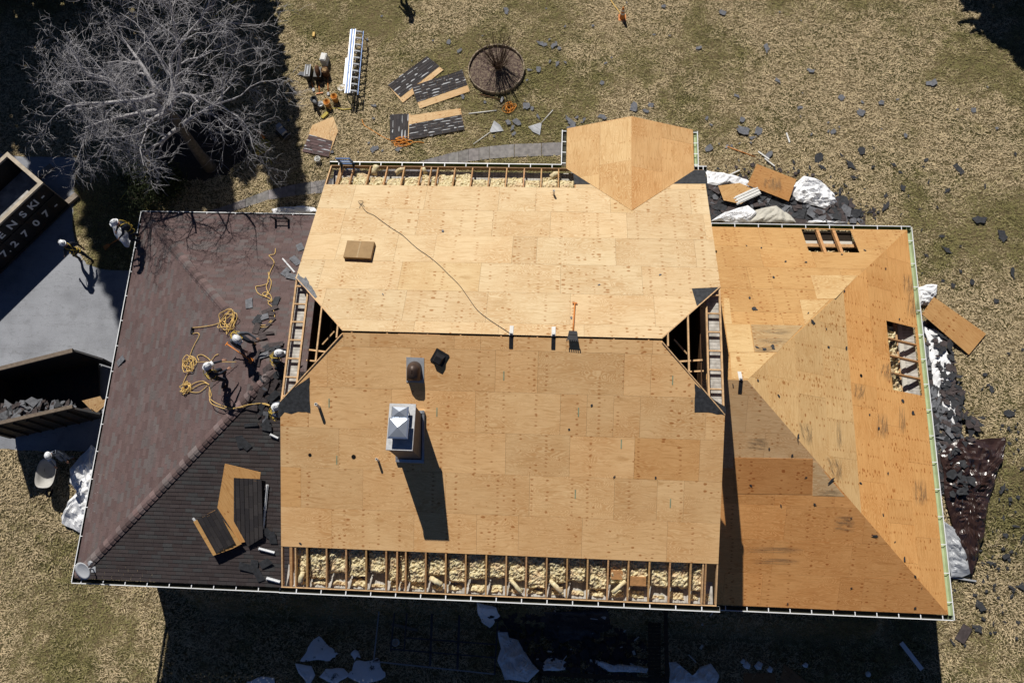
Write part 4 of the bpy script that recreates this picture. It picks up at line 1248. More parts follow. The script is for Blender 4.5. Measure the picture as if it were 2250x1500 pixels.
# satellite dish
M['dish'] = plain('grey_dish', (0.46, 0.48, 0.51), 0.5, 0, 0.06, 3)
base = LS.at(206, 1250, .01); t = thing('satellite_dish', 'grey oval satellite dish on a short arm at the corner of the shingled wing', 'satellite dish', base)
dc = base + V3((-.12, -.06, .42)); ax = V3((-.25, -.42, .86)).normalized(); Rd = ax.to_track_quat('Z', 'Y').to_matrix()
mb = MB(); mb.lathe([(0.0, -.05), (.12, -.042), (.22, -.02), (.29, .012), (.295, .02), (.22, -.008), (.12, -.03), (0.0, -.038)], 26, dc, Rd, sx=1.1); mb.build('reflector', M['dish'], t, True)
mb = MB(); mb.tube([base, base + V3((0, .02, .25)), dc - ax * .05], .025, 8); mb.box(base + V3((0, 0, .01)), (.16, .2, .02), Matrix((fLS.u, fLS.v, fLS.n)).transposed()); mb.build('mast', M['dish'], t)
mb = MB(); e = dc + V3((.34, .26, .26)); mb.tube([dc + V3((.1, .10, -.02)), dc + V3((.24, .2, .1)), e], .018, 6); mb.box(e, (.10, .10, .09), Rd); mb.build('feed_arm', M['dish'], t)

# box and tools on the roof
M['card'] = plain('brown_cardboard', (0.30, 0.195, 0.095), 0.85, 0, 0.12, 5)
P = [MN.at(*p) for p in ((766, 533), (825, 536), (817, 572), (757, 569))]
mb = MB(); mb.prism([p + V3((0, 0, 0.17)) for p in P[::-1]], (0, 0, -.17)); t = thing('cardboard_box', 'flat brown cardboard box on the pale plywood slope', 'box', P[0]); mb.build('carton', M['card'], t)
mb = MB(); a = (P[0] + P[1]) / 2; b2 = (P[2] + P[3]) / 2; mb.prism([a + V3((-.02, 0, .173)), b2 + V3((-.02, 0, .173)), b2 + V3((.02, 0, .173)), a + V3((.02, 0, .173))], (0, 0, -.002)); mb.build('tape', plain('packing_tape', (.36, .25, .13), .4), t)
def anchor(px, py, plA, plB, label):
    t = thing('roof_anchor', label, 'roof anchor', plA.at(px, py), 0, 'ridge anchors')
    c = V3((plA.at(px, py).x, 0, 0)); yr = plA.at(px, py).y
    for pl, s, m, nm in ((plA, 1, 'pvc', 'plate'), (plB, -1, 'black', 'strap')):
        mb = MB(); q = []
        for (dx, dy) in ((-.055, 0), (.055, 0), (.055, s * .32), (-.055, s * .32)): q.append(pl.p(c.x + dx, yr + dy, .02))
        if s < 0: q = q[::-1]
        mb.prism(q, -pl.n * .012); mb.build(nm, M[m], t)
    mb = MB(); mb.lathe([(.045, 0), (.045, .03), (.03, .05)], 12, plA.p(c.x, yr + .03, .03)); mb.build('ring', M['galv'], t)
anchor(1123, 737, MN, MS, 'white and black ridge anchor tied to the dark safety line')
anchor(1216, 739, MN, MS, 'white and black ridge anchor beside the roofing shovel with nothing tied to it')
anchor(1628, 836, RN, RS, 'small ridge anchor on the short ridge of the wing with bare plywood')
M['orange'] = plain('orange_fibreglass', (0.62, 0.22, 0.05), 0.5, 0, 0.15, 6)
M['steel'] = plain('worn_steel', (0.20, 0.205, 0.22), 0.55, 0.2, 0.2, 8)
def shovel(name, label, p0, p1, wd, ln, up, blade='steel', hm='orange', group=None):
    """handle runs from p0 to the blade root p1"""
    t = thing(name, label, 'shovel', p1, 0, group); p0, p1, up = V3(p0), V3(p1), V3(up)
    d = (p1 - p0).normalized(); s = d.cross(up).normalized()
    mb = MB(); mb.tube([p0, p0.lerp(p1, .5), p1], .021, 8); mb.build('handle', M[hm], t, True)
    mb = MB(); mb.beam(p0 - s * .07, p0 + s * .07, .035, .035); mb.build('grip', M[hm], t)
    mb = MB(); q = [p1 - s * wd * .38, p1 + s * wd * .38, p1 + d * ln + s * wd * .5, p1 + d * ln - s * wd * .5]
    q = [x + up * .012 for x in q]
    if (q[1] - q[0]).cross(q[2] - q[0]).dot(up) < 0: q = q[::-1]
    mb.prism(q, -up * .008)
    for k_ in range(6):
        a = p1 + d * (ln + .025) + s * wd * (k_ / 5 - .5); mb.beam(a - d * .04, a + d * .02, .03, .008, up=up)
    mb.beam(p1 + d * ln * .4 - s * wd * .4 + up * .02, p1 + d * ln * .4 + s * wd * .4 + up * .02, .03, .02, up=up); mb.build('blade', M[blade], t)
    return t
shovel('roofing_shovel', 'roofing shovel with long orange handle and black toothed blade on the ridge', MN.at(1263, 668, .05), MN.at(1259, 729, .04), .30, .33, (0, 0, 1), 'black')
def catmull(P, n=8, closed=False):
    out = []; N = len(P)
    for i in range(N - (0 if closed else 1)):
        p0 = P[(i - 1) % N] if closed or i else P[0]; p1 = P[i]; p2 = P[(i + 1) % N]; p3 = P[(i + 2) % N] if closed or i + 2 < N else P[-1]
        for k in range(n):
            t = k / n; out.append(0.5 * ((2 * p1) + (p2 - p0) * t + (2 * p0 - 5 * p1 + 4 * p2 - p3) * t * t + (3 * p1 - p0 - 3 * p2 + p3) * t ** 3))
    out.append(P[0] if closed else P[-1]); return out
M['rope_y'] = plain('yellow_rope', (0.68, 0.46, 0.16), 0.8, 0, 0.25, 14)
M['rope_o'] = plain('orange_cord', (0.66, 0.26, 0.04), 0.7, 0, 0.2, 14)
M['rope_g'] = plain('dark_line', (0.045, 0.045, 0.048), 0.8, 0, 0.2, 14)
M['rope_d'] = plain('faded_yellow_line', (0.45, 0.36, 0.08), 0.8, 0, 0.25, 14)
def rope(pts, r, mat, label, cat='rope', name='rope', group=None, n=6, extra=()):
    mb = MB(); mb.tube(catmull([V3(p) for p in pts], 7), r, n)
    for e in extra: mb.tube(catmull([V3(p) for p in e], 7), r, n)
    return tag(mb.build(name, M[mat], None, True), label, cat, group)
def coil(c, u, v, nrm, R, loops, seed, squash=1.0, tail=()):
    r = random.Random(seed); P = []
    for i in range(loops * 7):
        a = 2 * pi * i / 7 + r.uniform(-.3, .3); q = R * r.uniform(.35, 1.0)
        P.append(V3(c) + V3(u) * (cos(a) * q + R * .25 * sin(i * .21)) + V3(v) * (sin(a) * q * squash + R * .2 * cos(i * .17)) + V3(nrm) * (.02 + .022 * (i % 5) + .01 * r.random()))
    return P + [V3(t) for t in tail]
L_ = lambda *q: [MN.at(a, b, .02) for a, b in q]
t = rope(L_((793, 450), (805, 466), (822, 474), (838, 486), (862, 503), (885, 518), (915, 545), (942, 564), (965, 583), (985, 603), (1010, 628), (1030, 656), (1050, 683), (1078, 705), (1104, 722), (1122, 734)), .007, 'rope_g',
         'thin dark safety line running down the pale plywood to the ridge', extra=[[MN.at(793, 450, .02), MN.at(788, 446, .06), MN.at(798, 444, .04), MN.at(793, 452, .02)], [MN.at(790, 458, .02), MN.at(794, 450, .05), MN.at(801, 455, .03)]])
lw = lambda *q: [LW.at(a, b, .05) for a, b in q]
ln_ = lambda *q: [LN.at(a, b, .05) for a, b in q]
rope(ln_((606, 548), (604, 560), (592, 563), (598, 570), (603, 580), (594, 600), (590, 616), (588, 625), (573, 630), (563, 632), (567, 645), (580, 652), (590, 648), (586, 632), (591, 620)), .013, 'rope_y', 'yellow safety rope draped down the shingles toward the main roof', extra=[
    ln_((590, 600), (593, 612), (597, 622), (593, 640), (585, 652), (596, 660), (590, 668), (600, 678), (604, 700), (596, 710), (588, 720), (572, 720), (570, 716), (585, 716), (598, 704)), ln_((586, 655), (578, 648), (584, 644), (595, 650), (598, 664), (588, 662))])
c = LW.at(505, 705, .03); cu, cv = fLW.u, fLW.v
rope(coil(c, fLW.u, fLW.v, LW.n, .42, 7, 1, .9), .013, 'rope_y', 'tangled yellow rope heap beside the crouching roofer', cat='rope heap')
rope(lw((424, 721), (445, 719), (470, 715), (498, 706)), .013, 'rope_y', 'taut yellow rope from the dark anchor to the upper rope heap', extra=[lw((426, 734), (436, 732), (440, 738), (431, 755), (424, 770), (419, 788), (421, 805), (415, 815))])
c = LW.at(420, 800, .03)
rope(coil(c, fLW.u, fLW.v, LW.n, .30, 5, 2), .013, 'rope_y', 'loose yellow rope loops behind the standing roofer with crossed harness', cat='rope heap', extra=[lw((440, 793), (436, 783), (446, 780), (460, 788), (466, 793), (475, 782), (482, 779))])
c = LW.at(413, 853, .03)
rope(coil(c, fLW.u, fLW.v, LW.n, .22, 6, 3), .013, 'rope_y', 'coiled yellow rope end on the shingles down slope of the roofer', cat='rope heap', extra=[lw((415, 853), (430, 842), (448, 838), (462, 846), (452, 842), (436, 848), (420, 860), (440, 862), (458, 848)), lw((403, 848), (410, 830), (420, 812))])
hs = LS.at(515, 895, .06)
rope([LW.at(462, 850, .05), LW.at(467, 868, .06), LW.at(470, 880, .2), LW.at(480, 892, .25), LS.at(505, 897, .12), LS.at(545, 892, .05), LS.at(575, 887, .05), LS.at(597, 889, .2)], .012, 'rope_y', 'doubled yellow lifeline running to the roofer at the rake', extra=[[LW.at(463, 852, .05), LW.at(471, 880, .15), LS.at(510, 895, .10), LS.at(548, 888, .08), LS.at(580, 885, .06), LS.at(597, 888, .2)]])
rope([LW.at(472, 810, .9), LW.at(500, 803, .5), LW.at(525, 797, .12)], .013, 'rope_y', 'yellow rope pulled tight by the standing roofer')
mb = MB(); mb.box(LW.at(424, 727, .03), (.22, .12, .05), Matrix((fLW.u, fLW.v, fLW.n)).transposed()); mb.tube([LW.at(424, 727, .05), LW.at(428, 722, .12), LW.at(424, 720, .05)], .02, 6)
tag(mb.build('rope_anchor', M['black']), 'black metal rope anchor screwed to the shingled wing', 'roof anchor')
# ------------------------------------------------------------------ dumpsters
k = NT('dark_dumpster_steel', .65, .1, .3); v_ = k.obj(); f_ = k.noise(v_, 2.2, 5, .7); g_ = k.noise(k.scale(v_, (1, 1, .2)), 7, 3)
k.color(k.mix(k.ramp(k.math('MULTIPLY', f_, k.math('ADD', g_, .5)), [(.50, 0.0), (.66, .8)]), (.022, .022, .024), (.055, .032, .022))); k.bump(f_, .3, .03); M['dump'] = k.mat
M['dump_in'] = plain('rusty_dumpster_floor', (0.36, 0.35, 0.34), 0.8, 0.1, 0.5, 2.2)
M['dump_rim'] = plain('worn_dumpster_rim', (0.42, 0.36, 0.28), 0.7, 0, 0.25, 3)
M['letter'] = plain('white_lettering', (0.80, 0.81, 0.82), 0.6, 0, 0.06, 5)
M['plank'] = lumber('weathered_plank', (0.24, 0.20, 0.16))
def local_frame(A, B):
    d = V3((B.x - A.x, B.y - A.y, 0)).normalized(); return d, V3((0, 0, 1)).cross(d)
A = at(18, 337, 2.1); B = at(93, 402, 2.1); Cc = at(0, 490, 2.1)
ld = V3((Cc.x - B.x, Cc.y - B.y, 0)).normalized(); wd_ = V3((-ld.y, ld.x, 0))
if wd_.dot(A - B) < 0: wd_ = -wd_
W_ = (A - B).dot(wd_); O_ = V3((B.x, B.y, 0)); LN = 5.6
d1 = thing('dumpster', 'open dumpster with pale rim and big white lettering on its dark ribbed side', 'dumpster', O_)
def q_(l, w, z): return O_ + ld * l + wd_ * w + V3((0, 0, z))
def slab(mb, l0, l1, w0, w1, z0, z1, m=0):
    P = [q_(l0, w0, z1), q_(l1, w0, z1), q_(l1, w1, z1), q_(l0, w1, z1)]
    if (P[1] - P[0]).cross(P[2] - P[0]).z < 0: P = P[::-1]
    mb.prism(P, (0, 0, z0 - z1), m)
mb = MB()
slab(mb, 0, LN, 0.0, .06, .15, 2.05); slab(mb, 0, LN, W_ - .06, W_, .15, 2.05); slab(mb, 0, .06, .06, W_ - .06, .15, 2.05); slab(mb, LN - .06, LN, .06, W_ - .06, .15, 2.05)
lof = lambda px, py, z: (at(px, py, z) - O_).dot(ld)
R1 = [(-1, '-', 84, 424)] and [lof(84, 424, 1.58), lof(70, 447, 1.58), lof(48, 469, 1.58), lof(24, 492, 1.58)]
R1 += [2 * R1[3] - R1[2], 3 * R1[3] - 2 * R1[2]]
R2 = [lof(109, 440, .86), lof(93, 463, .86), lof(73, 485, .86), lof(47, 507, .86), lof(25, 531, .86), lof(15, 546, .86), lof(4, 554, .86)]
for i in range(5): slab(mb, (R1[i] + R1[i + 1]) / 2 - .03, (R1[i] + R1[i + 1]) / 2 + .03, -.05, -.003, 1.25, 1.95)
RB = [R2[0], R2[1], R2[2], R2[3], R2[4], R2[6]]
for i in range(5): slab(mb, (RB[i] + RB[i + 1]) / 2 - .03, (RB[i] + RB[i + 1]) / 2 + .03, -.05, -.003, .24, 1.15)
slab(mb, .02, LN, -.05, -.003, 1.16, 1.24)
slab(mb, .02, LN, -.06, -.003, .12, .22)
mb.build('shell', M['dump'], d1)
mb = MB(); slab(mb, .07, LN - .07, .07, W_ - .07, .16, 1.0); mb.build('floor_plate', M['dump_in'], d1)  # floor block raised to catch more sky light inside
mb = MB(); slab(mb, -.03, LN, -.05, .11, 2.052, 2.14); slab(mb, -.03, LN, W_ - .11, W_ + .05, 2.052, 2.14); slab(mb, -.03, .13, .11, W_ - .11, 2.053, 2.138); mb.build('rim', M['dump_rim'], d1)
def word(txt, size, origin, xdir, up, par):
    cu = bpy.data.curves.new('lettering', 'FONT'); cu.body = txt; cu.size = size; cu.extrude = 0.006; cu.align_x = 'CENTER'; cu.align_y = 'CENTER'; cu.offset = 0.012
    f_o = bpy.data.objects.new('font', cu); COL.objects.link(f_o); me = bpy.data.meshes.new_from_object(f_o.evaluated_get(bpy.context.evaluated_depsgraph_get())); bpy.data.objects.remove(f_o); bpy.data.curves.remove(cu)
    me.materials.clear(); me.materials.append(M['letter']); o = bpy.data.objects.new('lettering', me); COL.objects.link(o)
    x, u = V3(xdir).normalized(), V3(up).normalized(); Rm = Matrix((x, u, x.cross(u))).transposed().to_4x4(); Rm.translation = origin
    o.matrix_world = Rm; setp(o, par); o.matrix_basis = Rm
    return o
tx = -ld; upv = V3((0, 0, 1))
for k_, ch in enumerate(['-', 'KI', 'S', 'N', 'E', 'W']): word(ch, .50, q_(R1[k_], -.012, 1.58), tx, upv, d1)
for k_, ch in enumerate(['-', '7', '0', '7', '2', '.', '7']): word(ch, .50, q_(R2[k_], -.012, .72), tx, upv, d1)
for (pa, pb) in (((84, 388), (115, 365)), ((148, 446), (170, 428))):
    a, b = gat(*pa, .12), gat(*pb, .12); mb = MB(); mb.beam(a, b, .26, .14)
    tag(mb.build('skid_plank', M['plank']), 'thick grey plank under the lettered dumpster, %s' % ('nearer the lawn corner' if pa[0] < 100 else 'poking out past its ribbed side'), 'plank')

# second dumpster with its end doors open
d2 = thing('dumpster', 'dark dumpster with open end doors and a heap of torn shingles', 'dumpster', (-12.5, 2.6, 0))
N0, N1 = at(-40, 810, 2.4), at(160, 770, 2.0); S0, S1 = at(-40, 938, 2.0), at(160, 893, 2.0)
N0 = N1 + (N0 - N1).normalized() * 3.6; S0 = S1 + (S0 - S1).normalized() * 3.6
def vwall(mb, a, b, z0, z1, th, side, m=0):
    d = (V3(b) - V3(a)); d.z = 0; d.normalize(); n = V3((-d.y, d.x, 0)) * side * th
    P = [V3((a.x, a.y, z1)), V3((b.x, b.y, z1)), V3((b.x, b.y, z1)) + n, V3((a.x, a.y, z1)) + n]
    if (P[1] - P[0]).cross(P[2] - P[0]).z < 0: P = P[::-1]
    mb.prism(P, (0, 0, z0 - z1), m)
mb = MB(); vwall(mb, N0, N1, .1, 1.94, .07, 1); vwall(mb, S0, S1, .1, 1.94, .07, -1); vwall(mb, N0, S0, .1, 1.94, .07, 1)
for i in range(7):
    t = (i + .5) / 7; p = S0.lerp(S1, t); n = V3(((S1 - S0).y, -(S1 - S0).x, 0)).normalized(); mb.box(V3((p.x, p.y, 1.05)) + n * .11, (.07, .07, 1.7))
mb.build('shell', M['dump'], d2)
mb = MB(); P = [V3((p.x, p.y, .17)) for p in (N0, S0, S1, N1)]
if (P[1] - P[0]).cross(P[2] - P[0]).z < 0: P = P[::-1]
mb.prism(P, (0, 0, -.08)); mb.build('floor_plate', M['dump'], d2)
M['rail_brown'] = lumber('top_rail_wood', (0.16, 0.125, 0.095))
mb = MB(); mb.beam(V3((N0.x, N0.y, 1.995)), V3((N1.x, N1.y, 1.995)), .16, .10); mb.beam(V3((S0.x, S0.y, 1.995)), V3((S1.x, S1.y, 1.995)), .13, .10); mb.build('rim', M['rail_brown'], d2)
e1_ = at(228, 792, 1.8); e2_ = at(224, 908, 1.8)
for a, e in ((N1, e1_), (S1, e2_)):
    mb = MB(); vwall(mb, V3((a.x, a.y, 0)), V3((e.x, e.y, 0)), .15, 1.9, .07, 1 if a is N1 else -1); mb.build('end_door', M['dump'], d2)
# ------------------------------------------------------------------ shingle scraps
M['scrap'] = plain('torn_shingle', (0.135, 0.14, 0.155), 0.9, 0, 0.35, 9, bump=0.3)
M['scrap_dark'] = plain('torn_felt_shingle', (0.038, 0.040, 0.045), 0.9, 0, 0.4, 9, bump=0.3)
M['scrap_brown'] = plain('torn_brown_shingle', (0.062, 0.05, 0.05), 0.9, 0, 0.4, 9, bump=0.3)
def scrap_mesh(seed, m):
    r = random.Random(seed); n = r.randint(6, 11); pts = []
    el = r.uniform(.35, 1.0)
    for i in range(n):
        a = 2 * pi * (i + r.uniform(-.3, .3)) / n; q = r.uniform(.30, 1.15) * .5
        pts.append((cos(a) * q, sin(a) * q * el))
    mb = MB(); top = []; bx, by = r.uniform(-.4, .4), r.uniform(-.4, .4)
    f = lambda x, y: .02 + .12 * (bx * x + by * y) + .09 * (x * x)
    cen = V3((0, 0, .02)); vs = [cen] + [V3((x, y, f(x, y))) for x, y in pts]
    vs += [v - V3((0, 0, .008)) for v in vs]
    k_ = n + 1; fs = []
    for i in range(n):
        j = (i + 1) % n
        fs += [(0, 1 + i, 1 + j), (k_, k_ + 1 + j, k_ + 1 + i), (1 + j, 1 + i, k_ + 1 + i, k_ + 1 + j)]
    mb.add(vs, fs); o = mb.build('shingle_scrap', M[m]); me = o.data; bpy.data.objects.remove(o); return me
SM = [scrap_mesh(s, 'scrap') for s in range(9)]; SD = [scrap_mesh(50 + s, 'scrap_dark') for s in range(9)]; SB = [scrap_mesh(80 + s, 'scrap_brown') for s in range(6)]
NSCRAP = [0]
def scrap(p, size, lib, label, group, nrm=None, r=random.Random(99), tilt=.12):
    o = bpy.data.objects.new('shingle_scrap', r.choice(lib)); COL.objects.link(o)
    o.location = p; o.scale = (size, size * r.uniform(.75, 1.1), size)
    q = (V3(nrm) if nrm else V3((0, 0, 1))).to_track_quat('Z', 'Y').to_matrix() @ Matrix.Rotation(r.uniform(0, 6.28), 3, 'Z') @ Matrix.Rotation(r.uniform(-tilt, tilt), 3, 'X')
    o.rotation_euler = q.to_euler(); NSCRAP[0] += 1
    return tag(o, label, 'shingle scrap', group)
GA = 'torn grey shingle scrap lying on the lawn in front of the house'; GB = 'torn black shingle scrap on the grass around the bare plywood wing'
north = '839,36 807,87 951,89 986,93 1009,112 905,134 1060,79 1113,23 1200,19 1242,58 1188,95 1207,87 1216,100 1228,106 1197,99 1222,93 1208,135 1224,140 1242,137 1163,154 1183,152 1158,176 822,232 1017,212 1066,224 1154,221 1155,233 1169,238 1183,257 1135,268 1126,282 1116,271 1085,300 1127,294 839,331 877,325 821,327 810,314 786,334 634,264 665,162 821,261 730,333 1303,57 1438,77 1472,79 1343,126 1332,139 1322,182 1393,238 1430,230 1418,242 1588,27 1685,107 1620,211 1377,6 1458,15 1533,105 1323,256 1562,273 1630,263 1580,315 1558,325 1607,320 1625,315 1650,313 1653,303 1665,288 1623,352 1690,340 1553,260 1713,27 1760,45 1782,156 1708,177 1763,204 1757,236 1759,256 1850,215 1895,225 1892,246 1937,227 1971,218 2049,183 2170,192 2104,240 2139,241 1820,269 1844,279 1820,289 1831,289 1783,295 1937,283 1991,298 2191,282 1248,262 1258,272 1268,258 1278,268 1264,282 1285,262 1252,280'
rs_ = random.Random(3)
for s in north.split():
    x, y = map(int, s.split(',')); scrap(gat(x, y, .065), (.14 + .42 * rs_.random() ** 1.8), SM, GA, 'grey shingle scraps on the front lawn')
scrap(gat(1633, 285, .07), .75, SM, 'largest torn grey shingle sheet on the lawn beside the porch gable', 'grey shingle scraps on the front lawn'); scrap(gat(1393, 236, .07), .55, SM, 'curled grey shingle strip on the grass just past the porch gable peak', 'grey shingle scraps on the front lawn')
east = '1919,324 1895,335 1798,345 1850,341 1744,357 1808,368 1780,367 1919,367 1870,364 1963,361 1978,378 2029,367 2035,352 1877,390 1825,388 2040,399 1985,414 1900,416 2080,419 1947,429 1857,407 2231,339 2165,410 1893,330 1885,386 1996,430 1870,440 1845,420 2020,460 2095,628 2135,619 2072,616 2087,781 2217,776 2164,823 2177,855 2172,845 2129,863 2093,821 2137,907 2156,917 2135,935 2130,945 2148,922 2216,909 2215,939 2247,768 2159,852 2203,1073 2193,1049 2245,1028 2205,1138 2233,1155 2208,1176 2248,1181 2186,1198 2181,1222 2178,1236 2210,1221 2160,1236 2155,1209 2097,1297 2142,1306 2186,1285 2224,1290 2245,1287 2193,1313 2207,1365 2092,1410 2148,1382 2155,1327 2172,1099 2158,1157 2025,505 2080,548 2112,596 2036,560 2070,520 2060,455 1980,470 1945,455 2026,600 2110,540 2150,480 2200,520 2225,600 2190,660'
for s in east.split():
    x, y = map(int, s.split(',')); scrap(gat(x, y, .065), (.14 + .52 * rs_.random() ** 1.6), SD, GB, 'black shingle scraps on the lawn by the bare wing')
# strips
mb = MB(); a, b = gat(2098, 361, .06), gat(2116, 381, .05); mb.beam(a, b, .22, .012); tag(mb.build('shingle_strip', M['scrap_dark']), 'long straight black shingle strip alone on the far lawn', 'shingle strip')
mb = MB(); a, b = gat(2127, 1375, .07), gat(2108, 1408, .07); mb.beam(a, b, .36, .012); tag(mb.build('shingle_strip', M['scrap_brown']), 'wide brown shingle strip on the grass past the house corner', 'shingle strip')
# crumbs on the bare wing
GC = 'small black shingle crumb on the bare plywood wing'
for s in '1785,706,.22 1657,680,.24 1776,688,.16 1826,1056,.45 1921,1176,.36 1986,1228,.3 1753,958,.26 2005,908,.2 1983,880,.2 1646,655,.14 1700,610,.14 1770,577,.14 1725,575,.12 1850,560,.1 1855,640,.1 1697,760,.2 1663,764,.16 1680,767,.18 1700,766,.14 1610,845,.14 1890,1060,.14 1950,1040,.14 1840,800,.1 1820,762,.12 1858,764,.16 1815,722,.1 1650,1065,.12 1770,1048,.12 1790,1107,.14 1870,1137,.14 1715,1110,.1 1940,1130,.12 1965,1190,.1 2010,1265,.12 2025,1290,.12 2010,1335,.12 1870,1290,.1 1730,1325,.1 1910,910,.1 1930,940,.14 1975,700,.1 1945,590,.1 1640,540,.1 1672,545,.1 1900,550,.12 1710,870,.14 1665,835,.1 1740,1000,.12 1690,985,.1'.split():
    x, y, z = s.split(','); x, y, z = float(x), float(y), float(z)
    pl = min((RS, RN, RE), key=lambda P: P.at(x, y).z); pt = pl.at(x, y, .018); scrap(pt, z, SD, GC, 'shingle crumbs on the bare wing', pl.n, tilt=.05)
for x, y, z in ((972, 509, .2), (1316, 626, .14), (1255, 698, .14), (841, 647, .12), (1450, 604, .1)): scrap(MN.at(x, y, .018), z, SM, 'small grey shingle crumb on the pale plywood slope', 'grey crumbs on the pale slope', MN.n, tilt=.05)
for x, y, z in ((1350, 1046, .12), (1440, 1048, .1), (1250, 942, .1), (1520, 880, .1), (1300, 890, .1), (660, 1192, .1)): scrap(MS.at(x, y, .018), z, SD, 'tiny black shingle crumb on the chimney side of the roof', 'black crumbs on the chimney slope', MS.n, tilt=.05)
# loose shingles on the shingled wing
r5 = random.Random(8)
def strip_on(pl, x, y, ln, wd, ang, m, label, group):
    c = pl.at(x, y, .045); u = V3((cos(ang), sin(ang), 0)); u = (u - pl.n * u.dot(pl.n)).normalized(); v = pl.n.cross(u)
    h = pl.n * r5.uniform(.02, .06); tw_ = r5.uniform(-.05, .05)
    P = [c - u * ln / 2 - v * wd / 2, c + u * ln / 2 - v * wd / 2 + h, c + u * ln / 2 * r5.uniform(.8, 1) + v * wd / 2 + h + u * tw_, c - u * ln / 2 * r5.uniform(.8, 1) + v * wd / 2]
    mb = MB(); mb.prism(P, -pl.n * .008); return tag(mb.build('loose_shingle', M[m]), label, 'loose shingle', group)
GD = 'torn shingle lying loose on the shingled wing where roofers are stripping'
for i in range(44):
    x = 560 + 52 * r5.random(); y = 640 + 300 * r5.random() ** 0.7
    if y > 860: x = 545 + 60 * r5.random()
    if (abs(x - 533) < 20 and abs(y - 745) < 30): continue
    pl = min((LW, LS, LN_PL if False else LW, Plane(LZ + lpN * LN_, 0, -lpN)), key=lambda P: P.at(x, y).z)
    if pl.at(x, y).x > -.12: continue
    strip_on(pl, x, y, r5.uniform(.2, .62), r5.uniform(.10, .24), r5.uniform(-.3, 1.5), r5.choice(['scrap_brown', 'scrap_brown', 'scrap_dark', 'scrap_brown', 'scrap_dark', 'scrap']), GD, 'loose shingles on the shingled wing')
LNP = Plane(LZ + lpN * LN_, 0, -lpN)
for x, y in ((660, 545), (650, 575), (628, 600), (643, 610), (548, 668), (268, 793), (575, 700)):
    pl = LNP if x > 400 else LW; strip_on(pl, x, y, r5.uniform(.3, .5), .24, r5.uniform(0, 3), 'scrap', 'grey shingle piece lying alone higher up the shingled wing', 'stray shingles on the shingled wing')
for x, y in ((540, 975), (530, 970), (590, 1170), (600, 1180), (585, 1235), (560, 1240), (545, 1245), (570, 1262)): strip_on(LS, x, y, r5.uniform(.3, .6), .25, r5.uniform(0, 3), 'scrap_dark', 'black shingle scrap on the dark slope below the broken panels', 'shingle scraps on the dark slope')

# heaps nobody could count
def rubble(name, outline, n, zf, label, seed, mats=('scrap', 'scrap_dark', 'scrap_brown', 'scrap_dark'), smin=.2, smax=.55, hmax=.3, world_pts=None):
    r = random.Random(seed); poly = world_pts or [gat(*p) for p in outline]
    x0 = min(p.x for p in poly); x1 = max(p.x for p in poly); y0 = min(p.y for p in poly); y1 = max(p.y for p in poly)
    mb = MB(); k_ = 0; cx = (x0 + x1) / 2; cy = (y0 + y1) / 2
    while k_ < n:
        x, y = r.uniform(x0, x1), r.uniform(y0, y1); c = False
        for i in range(len(poly)):
            a, b = poly[i], poly[(i + 1) % len(poly)]
            if (a.y > y) != (b.y > y) and x < (b.x - a.x) * (y - a.y) / (b.y - a.y + 1e-9) + a.x: c = not c
        if not c: continue
        k_ += 1; s = r.uniform(smin, smax); a = r.uniform(0, 6.28)
        nrm = V3((r.gauss(0, .13), r.gauss(0, .13), 1)).normalized(); R_ = nrm.to_track_quat('Z', 'Y').to_matrix() @ Matrix.Rotation(a, 3, 'Z')
        z = zf(x, y) + r.uniform(.02, hmax); m = r.randint(3, 6); el = r.uniform(.4, 1)
        pts = [V3((x, y, z)) + R_ @ V3((cos(2 * pi * (i + r.uniform(-.3, .3)) / m) * s * r.uniform(.35, .6), sin(2 * pi * (i + r.uniform(-.2, .2)) / m) * s * el * r.uniform(.35, .6), 0)) for i in range(m)]
        mb.prism(pts, -nrm * .008, r.randrange(len(mats)))
    return tag(mb.build(name, [M[t] for t in mats]), label, 'rubble', kind='stuff')
rubble('shingle_rubble', [(1553, 395), (1600, 400), (1660, 425), (1740, 430), (1800, 450), (1850, 440), (1885, 470), (1890, 492), (1745, 492), (1700, 462), (1640, 458), (1560, 480)], 430, lambda x, y: 0, 'torn black shingle rubble on the tarps beside the porch', 5, smin=.15, smax=.8, hmax=.16)
rubble('shingle_rubble', [(2020, 700), (2040, 712), (2060, 760), (2064, 800), (2066, 860), (2095, 905), (2105, 960), (2085, 1000), (2075, 1075), (2058, 1090), (2040, 920)], 330, gz, 'torn black shingle rubble along the sage gutter of the bare wing', 6, mats=('scrap_dark', 'scrap_dark', 'scrap_brown', 'scrap'), smin=.15, smax=.75, hmax=.15)
rubble('shingle_rubble', None, 200, lambda x, y: .35 + .8 * max(0, 1 - abs(x + 12.6) / 2.4), 'heap of torn grey shingles inside the open dumpster', 7, mats=('scrap_brown', 'scrap_brown', 'scrap', 'scrap_dark'), smin=.18, smax=.6, hmax=.25,
       world_pts=[S0.lerp(N0, .06), S0.lerp(S1, .78).lerp(N1, .04), S0.lerp(S1, .8).lerp(N0.lerp(N1, .8), .30), S0.lerp(N0, .5)])
rubble('shingle_rubble', [(1075, 1345), (1300, 1345), (1420, 1420), (1400, 1490), (1250, 1480), (1120, 1470)], 260, gz, 'dark shingle rubble in the shade behind the house', 8, mats=('scrap_dark', 'scrap_brown'), hmax=.2)
M['offcut'] = plain('white_trim_scrap', (0.66, 0.66, 0.64), 0.6, 0, .08, 6)

